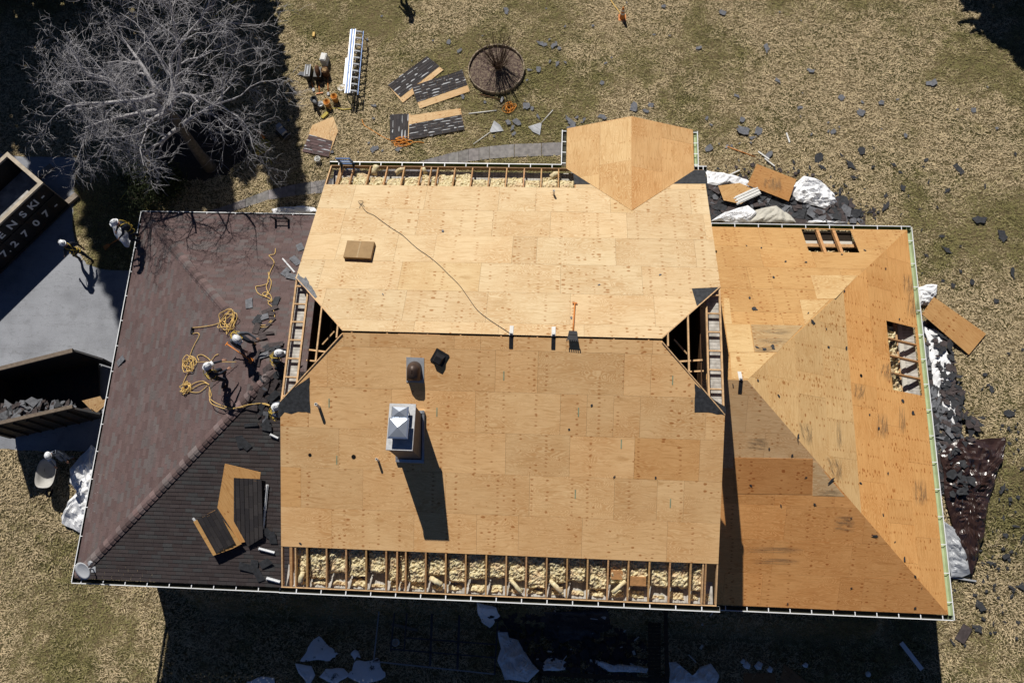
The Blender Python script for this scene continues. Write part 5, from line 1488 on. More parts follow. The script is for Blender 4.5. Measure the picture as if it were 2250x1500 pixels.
# ------------------------------------------------------------------ tarps
def tarp_mat(name, c, rough, spec, var=.12):
    k = NT(name, rough, 0, spec); v = k.pos(); f = k.noise(v, 1.6, 4, .6, .6)
    k.color(k.ramp(f, [(.3, tuple(x * (1 - var) for x in c)), (.7, tuple(min(1, x * (1 + var)) for x in c))]))
    k.bump(k.noise(v, 7, 3, .5, 1.5), .35, .03); return k.mat
M['tarp_w'] = tarp_mat('white_tarp', (0.80, 0.81, 0.83), .55, .3)
M['tarp_b'] = tarp_mat('brown_tarp', (0.040, 0.022, 0.019), .26, .6, .25)
M['tarp_s'] = tarp_mat('silver_tarp', (0.42, 0.44, 0.47), .35, .5)
M['tarp_c'] = tarp_mat('cream_sheet', (0.50, 0.48, 0.42), .6, .2)
M['tarp_k'] = tarp_mat('black_tarp', (0.018, 0.019, 0.024), .45, .4)
def tarp(outline, amp, mat, label, seed, z0=.09, freq=1.6, name='tarp', cat='tarp', kind=None, zedge=0.0, rings=18, wob=.07, group=None):
    base = [gat(*p) for p in outline]; pts = dense(base, .11, wob); N = len(pts)
    c = sum(pts, V3((0, 0, 0))) / N; vs = []; fs = []
    for k in range(rings + 1):
        for p in pts:
            q = c + (p - c) * (k / rings); e = 1 - (k / rings) ** 4
            A_ = seed * 2.1; fu, fv = q.x * cos(A_) + q.y * sin(A_), -q.x * sin(A_) + q.y * cos(A_)
            a = mnoise.noise(V3((fu * freq * 1.1, fv * freq * .32, seed))); b = mnoise.noise(V3((fu * freq * .9 + 5 + fv * freq, fv * freq * 1.4 - fu * freq * .6, seed + 3)))
            c_ = mnoise.noise(V3((q.x * freq * 5.1, q.y * freq * 5.1, seed + 8)))
            d_ = mnoise.noise(V3((fu * freq * 3.7 + fv * freq * 1.5, fv * freq * 1.1, seed + 11)))
            rg = (1 - abs(a)) ** 2 * .45 + abs(b) * .55 + abs(d_) * .42 + abs(c_) * .12
            vs.append(V3((q.x, q.y, gz(q.x, q.y) + z0 + amp * rg * (.35 + .65 * e) + zedge)))
    for k in range(rings):
        for i in range(N):
            j = (i + 1) % N; fs.append((k * N + i, (k + 1) * N + i, (k + 1) * N + j, k * N + j))
    if sum((pts[i].x - c.x) * (pts[(i + 1) % N].y - c.y) - (pts[(i + 1) % N].x - c.x) * (pts[i].y - c.y) for i in range(N)) < 0: fs = [f[::-1] for f in fs]
    mb = MB(); mb.add(vs, fs); o = mb.build(name, M[mat], None, name == 'snow'); return tag(o, label, cat, group, kind=kind)
tarp([(1548, 378), (1590, 384), (1640, 398), (1662, 418), (1640, 425), (1600, 408), (1570, 412), (1552, 406)], .30, 'tarp_w', 'crumpled white tarp strip tucked beside the main gutter corner', 1)
tarp([(1746, 402), (1765, 390), (1788, 396), (1812, 412), (1832, 432), (1838, 450), (1815, 462), (1780, 456), (1748, 446), (1735, 430)], .45, 'tarp_w', 'bunched white tarp next to the stained plywood sheet', 2, freq=2.2)
tarp([(1560, 490), (1590, 470), (1620, 462), (1640, 456), (1660, 470), (1640, 492)], .4, 'tarp_w', 'white tarp folded against the wing gutter beside the cream sheet', 3, freq=2.0)
tarp([(1632, 492), (1660, 464), (1706, 456), (1735, 478), (1748, 493)], .3, 'tarp_c', 'cream sheet with dark creases leaning by the wing gutter', 4, freq=1.2)
tarp([(1760, 493), (1775, 487), (1830, 489), (1870, 493)], .2, 'tarp_w', 'thin white tarp edge showing past the wing gutter', 5)
tarp([(2005, 640), (2030, 628), (2056, 628), (2052, 648), (2038, 672), (2012, 672)], .35, 'tarp_w', 'white tarp bunched at the end of the leaning plywood sheet', 6, freq=2.4)
tarp([(2030, 720), (2060, 730), (2078, 770), (2092, 820), (2090, 875), (2104, 935), (2090, 930), (2070, 900), (2050, 860), (2040, 790)], .18, 'tarp_w', 'long white tarp under black shingle rubble beside the bare wing', 7)
tarp([(2060, 1000), (2100, 962), (2150, 966), (2204, 962), (2198, 1010), (2180, 1050), (2165, 1120), (2150, 1200), (2132, 1262), (2112, 1240), (2090, 1160), (2072, 1090)], .42, 'tarp_b', 'shiny brown tarp spread on the grass at the end of the bare wing', 8, freq=1.7)
tarp([(2070, 1145), (2092, 1160), (2108, 1190), (2124, 1230), (2128, 1258), (2110, 1268), (2085, 1268), (2075, 1200)], .3, 'tarp_s', 'silver tarp crumpled between the wing corner and the brown tarp', 9, freq=2.0, z0=.12)
tarp([(205, 980), (185, 1000), (160, 1030), (158, 1060), (172, 1080), (160, 1100), (142, 1135), (142, 1150), (180, 1170), (215, 1150), (230, 1000)], .45, 'tarp_w', 'white tarp hanging along the shingled wing by the wheelbarrow', 10, freq=1.5)
tarp([(600, 462), (640, 456), (692, 458), (700, 470), (650, 474), (605, 472)], .25, 'tarp_w', 'small crumpled white tarp between the stone path and the shingled wing', 11, freq=2.5)
tarp([(1048, 1322), (1090, 1335), (1100, 1352), (1076, 1380), (1060, 1365)], .25, 'tarp_w', 'small white tarp hanging in the shade just off the rear gutter', 12, freq=2.4)
tarp([(1092, 1385), (1112, 1380), (1120, 1398), (1140, 1405), (1168, 1455), (1185, 1470), (1160, 1497), (1110, 1492), (1094, 1450), (1100, 1420)], .4, 'tarp_w', 'large crumpled white tarp in the shade behind the house', 13, freq=1.8)
tarp([(1190, 1460), (1212, 1440), (1245, 1455), (1242, 1470), (1195, 1472)], .3, 'tarp_w', 'torn white tarp scrap in the shade beside the rear deck edge', 14, freq=2.4)
tarp([(1297, 1446), (1322, 1448), (1345, 1456), (1390, 1458), (1424, 1466), (1420, 1478), (1330, 1472), (1298, 1462)], .3, 'tarp_w', 'rolled white tarp lying along the rear deck edge in shade', 15, freq=1.4)
tarp([(1470, 1455), (1485, 1452), (1490, 1478), (1520, 1485), (1535, 1460), (1562, 1455), (1578, 1480), (1570, 1500), (1470, 1500)], .3, 'tarp_w', 'ragged white tarp in the shade past the deck strip', 16, freq=2.0)
for i, (x, y, s) in enumerate(((1638, 1460, 9), (1665, 1458, 10), (1690, 1470, 7), (1768, 1460, 6), (1630, 1452, 6))):
    tarp([(x - s, y), (x, y - s), (x + s, y - s * .3), (x + s * .6, y + s), (x - s * .5, y + s * .8)], .15, 'tarp_w', 'small torn white tarp flap in the shade behind the bare wing', 20 + i, freq=3, rings=5, wob=.1, group='torn tarp flaps behind the bare wing')
tarp([(1195, 1345), (1330, 1335), (1345, 1380), (1300, 1400), (1240, 1410), (1200, 1400)], .3, 'tarp_k', 'black plastic sheet in the deep shade behind the house', 30)
k = NT('old_snow', .6, 0, .3); f_ = k.noise(k.pos(), 2.6, 6, .75); k.color(k.ramp(f_, [(.34, (.05, .045, .04)), (.42, (.82, .84, .87)), (.8, (.92, .93, .95))])); k.bump(k.noise(k.pos(), 9, 3), .5, .03); M['snow'] = k.mat
SNL = 'leftover snow patch in the shade behind the house, one of a broken row'
for i, o_ in enumerate(([(672, 1412), (690, 1400), (712, 1406), (735, 1417), (746, 1432), (740, 1448), (712, 1456), (680, 1452), (668, 1440)], [(660, 1462), (690, 1462), (700, 1478), (690, 1500), (664, 1502), (654, 1480)],
                        [(715, 1466), (748, 1462), (765, 1476), (752, 1498), (718, 1500), (708, 1482)], [(775, 1470), (800, 1458), (822, 1444), (846, 1468), (855, 1496), (800, 1504), (778, 1492)], [(776, 1440), (796, 1436), (800, 1450), (782, 1452)])):
    tarp(o_, .10, 'snow', SNL, 40 + i, freq=1.0, name='snow', cat='snow', kind='stuff', wob=.34, rings=10)
tarp([(540, 1490), (560, 1486), (605, 1490), (610, 1510), (545, 1510)], .08, 'snow', 'thin leftover snow at the lower edge of the shade', 41, freq=1.0, name='snow', cat='snow', kind='stuff', wob=.15)

# ------------------------------------------------------------------ plywood pieces
def board(px, zs, tone, label, shingled=None, seed=0, name='plywood_sheet', grey=True, cat='plywood'):
    """a loose plywood piece; shingled = polygon (pixels) still carrying shingles and the direction of their rows"""
    z = zs if isinstance(zs, (list, tuple)) else [zs] * len(px)
    P = [gat(a, b, q) for (a, b), q in zip(px, z)]; n = (P[1] - P[0]).cross(P[2] - P[0]).normalized()
    if n.z < 0: P = P[::-1]; n = -n; px = px[::-1]
    u = (P[1] - P[0]); u2 = (P[2] - P[1]); u = (u if u.length > u2.length else u2).normalized(); v = n.cross(u); r = random.Random(seed); o = r.random() * 20
    t = thing(name, label, cat, P[0]); mb = MB(); mb.prism(P, -n * .016, 0, tone, [((p - P[0]).dot(u) + o, (p - P[0]).dot(v) + o) for p in P]); mb.build('sheet', M['ply'], t)
    if shingled:
        poly, rows = shingled[:2]
        pl = Plane(P[0].z + (n.x * P[0].x + n.y * P[0].y) / n.z, -n.x / n.z, -n.y / n.z)
        Q = [pl.at(a, b, .004) for a, b in poly]
        e0, e1 = pl.at(*rows[0]), pl.at(*rows[1]); fr = Frame(pl, e0, e1 - e0)
        cols = shingled[2] if len(shingled) > 2 else [(.045, .042, .045), (.055, .05, .052), (.05, .045, .046)]
        c = courses(fr, Q, seed + 5, cols, .135, .33, .012); c.build('shingle_layer', M['shingle'], t)
        if grey:
            mb = MB(); conv = [fr.uv(q) for q in Q]; us = [a for a, b in conv]; vv = [b for a, b in conv]
            ar = sum(conv[i][0] * conv[(i + 1) % len(conv)][1] - conv[(i + 1) % len(conv)][0] * conv[i][1] for i in range(len(conv)))
            if ar < 0: conv = conv[::-1]
            y = min(vv)
            while y < max(vv):
                x = min(us)
                while x < max(us):
                    ln = r.uniform(.05, .5)
                    if r.random() < .55:
                        w_ = r.uniform(.012, .045); rect = clip([(x, y + r.uniform(0, .02)), (x + ln, y), (x + ln * .9, y + w_), (x + ln * .3, y + w_ * 1.6)], conv)
                        if len(rect) > 2: mb.face([fr.p(a, b, .026) for a, b in rect])
                    x += ln + r.uniform(.02, .3)
                y += .135
            A, B = fr.uv(pl.at(*rows[0])), None
            if mb.f: mb.build('torn_edge', M['torn'], t)['kind'] = 'stuff'
    return t
M['torn'] = plain('torn_shingle_edge', (.46, .47, .49), .9, 0, .15, 12)
PT = (0.66, 0.47, 0.26); PO = (0.56, 0.30, 0.11)
board([(852, 188), (938, 124), (974, 154), (885, 226)], .08, PT, 'plywood panel with dark shingles, farthest up the lawn and under another panel', ([(852, 188), (938, 124), (966, 146), (880, 214)], ((852, 188), (938, 124))), 1, 'shingled_panel', cat='roof panel')
board([(905, 190), (1016, 154), (1032, 201), (922, 239)], [.12, .12, .06, .06], PT, 'plywood panel with dark shingles overlapping another near the round bed', ([(905, 190), (1016, 154), (1027, 187), (916, 225)], ((905, 190), (1016, 154))), 2, 'shingled_panel', cat='roof panel')
board([(857, 252), (902, 250), (901, 304), (857, 308)], .06, PT, 'small upright-laid shingled panel tucked beside the longer one', ([(857, 252), (898, 250), (896, 304), (857, 308)], ((857, 308), (857, 252))), 3, 'shingled_panel', cat='roof panel')
board([(899, 254), (1012, 238), (1021, 285), (898, 308)], [.09, .09, .07, .07], PT, 'long shingled panel with a bare plywood strip, closest to the stone path', ([(899, 274), (1014, 252), (1021, 285), (898, 308)], ((898, 308), (1021, 285))), 4, 'shingled_panel', cat='roof panel')
board([(686, 275), (732, 256), (743, 287), (722, 345), (664, 333)], .07, PT, 'pointed plywood panel half covered with brown shingle tabs', ([(679, 296), (731, 310), (722, 345), (664, 333)], ((664, 333), (722, 345)), [(.10, .07, .07), (.12, .08, .08), (.085, .065, .065)]), 5, 'shingled_panel', cat='roof panel')
board([(1663, 360), (1750, 394), (1733, 442), (1642, 406)], [.55, .45, .30, .4], (0.52, 0.28, 0.105), 'water-stained orange plywood sheet lying on the white tarps', None, 6)
sb = bpy.data.objects[[o.name for o in bpy.data.objects if o.get('label', '').startswith('water-stained orange')][0]]
_q = [gat(a, b, h) for a, b, h in ((1668, 392, .50), (1718, 386, .49), (1722, 424, .42), (1674, 414, .42))]
_n = (_q[1] - _q[0]).cross(_q[3] - _q[0]); _u = [(0, 0), (1, 0), (1, 1), (0, 1)]
if _n.z < 0: _q, _u = _q[::-1], _u[::-1]
mb = MB(); mb.face(_q, 0, (1, 1, 1), _u); mb.build('water_stain', M['stainy'], sb)
board([(1578, 408), (1625, 402), (1668, 420), (1628, 448), (1590, 440)], .32, (0.56, 0.35, 0.15), 'broken plywood piece under torn shingles beside the main roof corner', None, 7)
board([(2052, 652), (2167, 733), (2129, 779), (2026, 690)], [.5, .12, .12, .5], (0.52, 0.30, 0.12), 'orange plywood sheet leaning out from the gutter of the bare wing', None, 8)
for px, lab in (([(180, 880), (220, 870), (235, 895), (205, 905)], 'pale plywood offcut in the mouth of the open dumpster'), ([(195, 893), (232, 876), (236, 886), (212, 906)], 'long plywood offcut lying across another in the dumpster mouth')):
    board(px, .8 if '880' in str(px) else .9, (.40, .27, .14), lab, None, 9)
P = [LW.at(a, b, .03) for a, b in ((0, 0),)]
def roof_board(pl, px, hs, tone, label, shingled=None, seed=0):
    P = [pl.at(a, b, h) for (a, b), h in zip(px, hs)]
    n = (P[1] - P[0]).cross(P[2] - P[0]).normalized()
    if n.z < 0: P = P[::-1]; n = -n
    t = thing('broken_panel', label, 'roof panel', P[0]); u = (P[1] - P[0]).normalized(); v = n.cross(u)
    mb = MB(); mb.prism(P, -n * .016, 0, tone, [((p - P[0]).dot(u), (p - P[0]).dot(v)) for p in P]); mb.build('sheet', M['ply'], t)
    if shingled:
        poly, rows = shingled; p2 = Plane(P[0].z + (n.x * P[0].x + n.y * P[0].y) / n.z, -n.x / n.z, -n.y / n.z)
        Q = [p2.at(a, b, .004) for a, b in poly]; e0, e1 = p2.at(*rows[0]), p2.at(*rows[1]); fr = Frame(p2, e0, e1 - e0)
        courses(fr, Q, seed, [(.040, .036, .037), (.048, .043, .043), (.034, .031, .033)], .15, .4, .016).build('shingle_layer', M['shingle'], t)
roof_board(LS, [(500, 1015), (578, 1034), (575, 1055), (578, 1180), (530, 1190), (482, 1112)], [.22, .22, .2, .12, .10, .16], (.60, .34, .13), 'broken plywood panel with black shingles lying on the dark slope near the pale offcuts', ([(514, 1049), (575, 1052), (578, 1180), (545, 1200), (514, 1144)], ((578, 1180), (575, 1052))), 1)
roof_board(LS, [(433, 1140), (480, 1115), (536, 1190), (517, 1200), (475, 1215)], [.28, .28, .2, .2, .24], (.58, .34, .13), 'second broken panel of black shingles propped against the first', ([(433, 1140), (478, 1118), (517, 1192), (475, 1215)], ((475, 1215), (433, 1140))), 2)
for (a, b, wd, lab) in (((589, 1063), (579, 1162), .10, 'straight white trim strip beside the broken panels'), ((570, 1203), (604, 1213), .12, 'short white trim strip below the broken panels'), ((587, 1268), (616, 1277), .14, 'bent white trim piece at the rear gutter joint'), ((426, 1136), (436, 1152), .10, 'stubby white trim piece beside the propped panel'), ((595, 953), (612, 962), .10, 'white trim curl at the main rake'), ((622, 571), (648, 600), .06, 'thin white pole lying against the main rake')):
    pl = LS if b[1] > 640 else LNP; mb = MB(); mb.beam(pl.at(*a, .07), pl.at(*b, .04), wd * .8, .015, up=pl.n); mb.beam(pl.at(*a, .09), pl.at(*b, .06), wd * .15, .05, up=pl.n); tag(mb.build('trim_strip', M['white_metal']), lab, 'trim strip')
for (a, b, wd, m, lab) in (((1615, 442), (1668, 418), .36, 'offcut', 'white grooved siding piece across the shingle rubble'), ((1597, 387), (1625, 374), .05, 'offcut', 'thin pale trim stick poking out of the white tarp strip'), ((2095, 988), (2122, 983), .14, 'offcut', 'white trim piece lying on the brown tarp'), ((1980, 1411), (2026, 1470), .16, 'tarp_w', 'white downspout lying in the shade past the bare wing'), ((2080, 1266), (2145, 1276), .06, 'galv', 'thin metal rod sticking out from the wing corner'), ((1728, 292), (1735, 313), .06, 'offcut', 'pale wood splinter on the front lawn'), ((860, 1370), (918, 1384), .10, 'plank', 'weathered board lying in the shade by the patio frame'), ((1666, 333), (1690, 350), .06, 'offcut', 'bent white trim strip by the stained plywood sheet'), ((1680, 348), (1702, 365), .05, 'offcut', 'second bent white trim strip touching the stained plywood sheet')):
    mb = MB(); A_, B_ = gat(*a, .30 if 'grooved' in lab else .08), gat(*b, .36 if 'grooved' in lab else .08); mb.beam(A_, B_, wd, .03)
    if wd > .3:
        s_ = (B_ - A_).cross(V3((0, 0, 1))).normalized()
        for q in (-.12, 0, .12): mb.beam(A_ + s_ * q + V3((0, 0, .02)), B_ + s_ * q + V3((0, 0, .02)), .05, .03)
    tag(mb.build('trim_piece', M[m]), lab, 'trim strip')

board([(1634, 1478), (1704, 1478), (1704, 1502), (1634, 1502)], .06, (.30, .18, .09), 'plywood offcut half out of the picture in the shade behind the bare wing', None, 12)
board([(1722, 1456), (1776, 1500), (1712, 1502)], .06, (.30, .18, .09), 'three-cornered plywood offcut in the shade behind the bare wing', None, 13)
r9 = random.Random(17)
for i in range(26):
    x, y = r9.uniform(1180, 1560), r9.uniform(1345, 1480)
    if 1418 < x < 1472: continue
    a = gat(x, y, .16); b = a + V3((r9.uniform(-.3, .3), r9.uniform(-.3, .3), 0)); mb = MB(); mb.beam(a, b, r9.uniform(.03, .10), .015); tag(mb.build('white_scrap', M['offcut']), 'thin white trim sliver among black rubble in the shade behind the house', 'trim scrap', 'white slivers in the rear shade')

rubble('shingle_flakes', [(1560, 375), (1660, 350), (1760, 375), (1860, 420), (1935, 470), (1940, 488), (1890, 488), (1840, 430), (1740, 400), (1650, 400)], 110, lambda x, y: .05, 'small black shingle flakes scattered in the grass around the rubble by the porch', 61, mats=('scrap_dark', 'scrap_brown'), smin=.06, smax=.24, hmax=.03)
rubble('shingle_flakes', [(2040, 715), (2075, 730), (2100, 800), (2115, 900), (2150, 940), (2120, 980), (2090, 960), (2060, 860)], 130, lambda x, y: gz(x, y) + .20, 'black shingle flakes lying on the long white tarp by the bare wing', 62, mats=('scrap_dark', 'scrap_dark', 'scrap_brown'), smin=.10, smax=.45, hmax=.05)
rubble('shingle_flakes', [(2110, 960), (2230, 900), (2240, 1400), (2110, 1420), (2160, 1250), (2200, 1050)], 70, lambda x, y: gz(x, y) + .05, 'small black shingle flakes strewn over the lawn past the brown tarp', 63, mats=('scrap_dark',), smin=.06, smax=.22, hmax=.03)
rubble('shingle_flakes', [(2070, 1000), (2110, 975), (2140, 1040), (2110, 1100), (2085, 1110)], 26, lambda x, y: gz(x, y) + .34, 'black shingle flakes lying on the brown tarp', 64, mats=('scrap_dark',), smin=.12, smax=.5, hmax=.05)
# ------------------------------------------------------------------ people
M['cloth_navy'] = plain('navy_workwear', (0.022, 0.028, 0.042), 0.9, 0, 0.35, 12)
M['cloth_grey'] = plain('grey_sweatshirt', (0.085, 0.095, 0.115), 0.9, 0, 0.3, 12)
M['cloth_denim'] = plain('faded_denim_jacket', (0.17, 0.20, 0.26), 0.9, 0, 0.3, 12)
M['skin'] = plain('skin', (0.40, 0.22, 0.15), 0.6, 0, 0.1, 10)
M['boot'] = plain('tan_work_boot', (0.20, 0.12, 0.06), 0.8, 0, 0.3, 12)
M['hat'] = plain('white_hard_hat', (0.74, 0.76, 0.79), 0.3, 0, 0.03, 4, spec=0.5)
M['strap'] = plain('yellow_harness_web', (0.60, 0.42, 0.07), 0.7, 0, 0.2, 12)
def person(loc, heading, label, bend=0.0, crouch=0.0, hands=None, feet=((-.12, .06), (.12, -.04)), jacket='cloth_navy', trousers='cloth_navy', ground=None, turn=0.0, harness=True, sit=False):
    """local frame: x right, y forward, z up; hands: targets in that frame"""
    T = Matrix.Translation(V3(loc)) @ Matrix.Rotation(heading, 4, 'Z')
    g = lambda x, y: 0.0 if ground is None else ground(T @ V3((x, y, 0))) - loc[2]
    hz = 0.93 - 0.50 * crouch
    hip = V3((0, -0.10 * crouch - .10 * bend, hz))
    Rb = Matrix.Rotation(-bend, 3, 'X') @ Matrix.Rotation(turn, 3, 'Z')
    up = lambda x, y, z: hip + Rb @ V3((x, y, z))
    J = {}; E = []
    def j(n, p, r): J[n] = (V3(p), r); return n
    j('pelvis', hip, .145); j('waist', up(0, 0, .20), .135); j('chest', up(0, .01, .42), .165); j('neck', up(0, .02, .56), .062)
    j('jaw', up(0, .05, .635), .075); j('skull', up(0, .045, .73), .098); j('nose', up(0, .15, .675), .018)
    E += [('pelvis', 'waist'), ('waist', 'chest'), ('chest', 'neck'), ('neck', 'jaw'), ('jaw', 'skull'), ('jaw', 'nose')]
    for s, n in ((-1, 'l'), (1, 'r')):
        sh = up(s * .185, 0, .485); j('sh' + n, sh, .075)
        tgt = V3(hands[0 if s < 0 else 1]) if hands else up(s * .30, .10, -.05)
        d = tgt - sh
        if d.length > .56: tgt = sh + d.normalized() * .56; d = tgt - sh
        mid = (sh + tgt) / 2; h = math.sqrt(max(0.0, .29 ** 2 - (d.length / 2) ** 2)); pole = (V3((s * .7, -.5, -.6)) - d.normalized() * V3((s * .7, -.5, -.6)).dot(d.normalized())).normalized()
        el = mid + pole * h; j('el' + n, el, .050); j('wr' + n, tgt, .032)
        dd = (tgt - el).normalized(); sd = dd.cross(V3((0, 0, 1)))
        sd = sd.normalized() if sd.length > .1 else V3((1, 0, 0)); nn = sd.cross(dd)
        j('palm' + n, tgt + dd * .06, .034)
        E += [('chest', 'sh' + n), ('sh' + n, 'el' + n), ('el' + n, 'wr' + n), ('wr' + n, 'palm' + n)]
        for k_, (off, ln) in enumerate(((-.030, .068), (-.010, .080), (.010, .076), (.030, .060))):
            a = tgt + dd * .10 + sd * off; b = a + dd * ln * .55 - nn * ln * .25; c = b + dd * ln * .25 - nn * ln * .45
            j('f%d%s' % (k_, n), a, .011); j('g%d%s' % (k_, n), b, .0095); j('h%d%s' % (k_, n), c, .008)
            E += [('palm' + n, 'f%d%s' % (k_, n)), ('f%d%s' % (k_, n), 'g%d%s' % (k_, n)), ('g%d%s' % (k_, n), 'h%d%s' % (k_, n))]
        a = tgt + dd * .04 - sd * .045 * -s; b = a + dd * .045 - sd * .02 * -s
        j('t0' + n, a, .012); j('t1' + n, b, .010); E += [('palm' + n, 't0' + n), ('t0' + n, 't1' + n)]
        fx, fy = feet[0 if s < 0 else 1]; fz = g(fx, fy)
        hp = hip + V3((s * .10, 0, -.05)); an = V3((fx, fy, fz + .09)); d = an - hp
        h = math.sqrt(max(0.0, .435 ** 2 - min(.435, d.length / 2) ** 2)); pole = (V3((s * .15, 1, .2)) - d.normalized() * V3((s * .15, 1, .2)).dot(d.normalized())).normalized()
        kn = (hp + an) / 2 + pole * h
        j('hp' + n, hp, .105); j('kn' + n, kn, .068); j('an' + n, an, .050); j('toe' + n, an + V3((s * .02, .15, -.045)), .042); j('heel' + n, an + V3((0, -.05, -.05)), .040)
        E += [('pelvis', 'hp' + n), ('hp' + n, 'kn' + n), ('kn' + n, 'an' + n), ('an' + n, 'toe' + n), ('an' + n, 'heel' + n)]
    names = list(J); ix = {n: i for i, n in enumerate(names)}
    me = bpy.data.meshes.new('body'); me.from_pydata([J[n][0] for n in names], [(ix[a], ix[b]) for a, b in E], [])
    o = bpy.data.objects.new('body', me); COL.objects.link(o)
    m = o.modifiers.new('skin', 'SKIN'); m.use_smooth_shade = True; m.branch_smoothing = 0.3
    sv = me.skin_vertices[0].data
    for n in names: sv[ix[n]].radius = (J[n][1], J[n][1] * (.78 if n in ('chest', 'waist', 'pelvis') else 1))
    for v in sv: v.use_root = False
    sv[ix['pelvis']].use_root = True
    o.modifiers.new('sub', 'SUBSURF').levels = 1; o.modifiers['sub'].render_levels = 1
    dg = bpy.context.evaluated_depsgraph_get(); me2 = bpy.data.meshes.new_from_object(o.evaluated_get(dg))
    bpy.data.objects.remove(o)
    for mm in (jacket, trousers, 'skin', 'boot'): me2.materials.append(M[mm])
    def which(c):
        best = 9; r = 0
        for a, b in E:
            A, B = J[a][0], J[b][0]; ab = B - A; t = max(0, min(1, (c - A).dot(ab) / max(1e-9, ab.length_squared))); d = (c - (A + ab * t)).length - (J[a][1] * (1 - t) + J[b][1] * t)
            if d < best:
                best = d; k_ = b
                if k_[:2] in ('ja', 'sk', 'no', 'pa', 't0', 't1') or k_[0] in 'fg' or (k_[0] == 'h' and k_[1] in '0123'): r = 2
                elif k_[:3] in ('toe', 'hee'): r = 3
                elif k_[:2] in ('hp', 'kn', 'an'): r = 1
                else: r = 0
        return r
    me2.polygons.foreach_set('material_index', [which(p.center) for p in me2.polygons]); me2.polygons.foreach_set('use_smooth', [True] * len(me2.polygons))
    t = thing('person', label, 'person', loc, heading)
    b = bpy.data.objects.new('body', me2); COL.objects.link(b); setp(b, t, True)
    R3 = Rb; ctr = up(0, .045, .765)
    mb = MB(); mb.lathe([(.118, .0), (.121, .03), (.112, .075), (.085, .115), (.045, .137), (0.0, .143)], 20, ctr, R3, sx=.95, sy=1.14); mb.beam(ctr + R3 @ V3((0, -.10, .118)), ctr + R3 @ V3((0, .10, .118)), .03, .05, up=R3 @ V3((0, 0, 1)))
    hat = mb.build('hard_hat', M['hat'], t, True, True)
    mb = MB(); mb.lathe([(.115, .004), (.135, -.002), (.137, -.008), (.115, -.006)], 20, ctr, R3, sx=.98, sy=1.2); mb.box(ctr + R3 @ V3((0, .165, -.006)), (.16, .07, .010), R3)
    br = mb.build('brim', M['hat'], None, True, True); br.parent = hat; br.matrix_parent_inverse = Matrix.Identity(4)
    if harness:
        mb = MB()
        for s in (-1, 1):
            mb.tube(catmull([up(s * .12, .15, .08), up(s * .10, .185, .32), up(s * .11, .10, .53), up(s * .10, -.08, .54), up(s * .02, -.17, .36), up(-s * .12, -.155, .10)], 5), .013, 5)
            mb.tube(catmull([J['hp' + ('l' if s < 0 else 'r')][0] + V3((s * .10 * cos(a), .125 * sin(a), -.03)) for a in (0, 1.57, 3.14, 4.71)], 4, True), .012, 5)
        mb.tube(catmull([up(.165 * cos(a), .145 * sin(a), .10) for a in [i * pi / 4 for i in range(8)]], 3, True), .014, 5)
        mb.build('harness', M['strap'], t, True, True)
    return t
LNP = Plane(LZ + lpN * LN_, 0, -lpN)
gl = lambda p: max(0, min(LW.z(p.x, p.y), LS.z(p.x, p.y), LNP.z(p.x, p.y))) + .015
def face_to(a, b): d = V3(b) - V3(a); return math.atan2(-d.x, d.y)
# roofer tipping a white sack over the eave corner
f = LW.at(309, 524, .015)
person(f, face_to(f, LW.at(285, 545)), 'roofer in white hard hat and yellow harness emptying a sack over the eave corner', .20, .08, ((-.16, .50, .85), (.14, .50, .83)), ground=gl)
mb = MB(); sk = []
c0 = LW.at(287, 508, .8); c1 = LW.at(284, 530, .2); c2 = LW.at(290, 552, -.05); vs = []; fs = []
for i in range(9):
    t = i / 8; c = c0.lerp(c1, min(1, t * 1.4)).lerp(c2, max(0, t - .5)); R_ = .05 + .20 * sin(pi * min(1, t * .95 + .05)) ** 1.2
    for k_ in range(14):
        a = 2 * pi * k_ / 14; q = R_ * (1 + .22 * sin(a * 3 + i)); vs.append(c + V3((cos(a) * q * .75, sin(a) * q, .05 * sin(a * 2 + i))))
for i in range(8):
    for k_ in range(14): fs.append((i * 14 + k_, i * 14 + (k_ + 1) % 14, (i + 1) * 14 + (k_ + 1) % 14, (i + 1) * 14 + k_))
fs.append(tuple(range(14))[::-1]); fs.append(tuple(8 * 14 + k_ for k_ in range(14))); mb.add(vs, fs)
tag(mb.build('sack', M['tarp_w'], None, True), 'white sack hanging from the hands of the roofer at the eave corner', 'sack')
p1_ = gat(192, 572); person((p1_.x, p1_.y, .006), face_to(p1_, gat(150, 545)), 'worker in white hard hat and dark clothes walking on the driveway by the lettered dumpster', .08, 0, ((-.34, .22, .95), (.30, -.1, .85)), feet=((-.11, .26), (.11, -.24)))
p2_ = LW.at(541, 757, .015)
person(p2_, face_to(p2_, LW.at(560, 778)), 'crouching roofer in grey working with an orange shovel beside the upper rope heap', .55, .28, ((-.42, .50, .85), (.12, .55, .62)), feet=((-.22, .16), (.20, -.10)), ground=gl, jacket='cloth_grey')
p3_ = LW.at(491, 838, .015)
person(p3_, face_to(p3_, LW.at(530, 800)), 'standing roofer with crossed yellow harness straps pulling a rope on the shingled wing', .18, .10, ((-.12, .55, 1.02), (.20, .50, .98)), feet=((-.22, .15), (.2, -.12)), ground=gl)
p4_ = V3((-1.02, 2.66, 0))
p4_.z = gl(V3((p4_.x, p4_.y, 0)))
person(p4_, -1.45, 'roofer kneeling close under the rake of the open gable in dark clothes', .45, .85, ((-.2, .48, .5), (.2, .50, .5)), feet=((-.15, .12), (.15, -.25)), ground=gl)
p5_ = V3((-.93, .92, 0)); p5_.z = gl(V3((p5_.x, p5_.y, 0)))
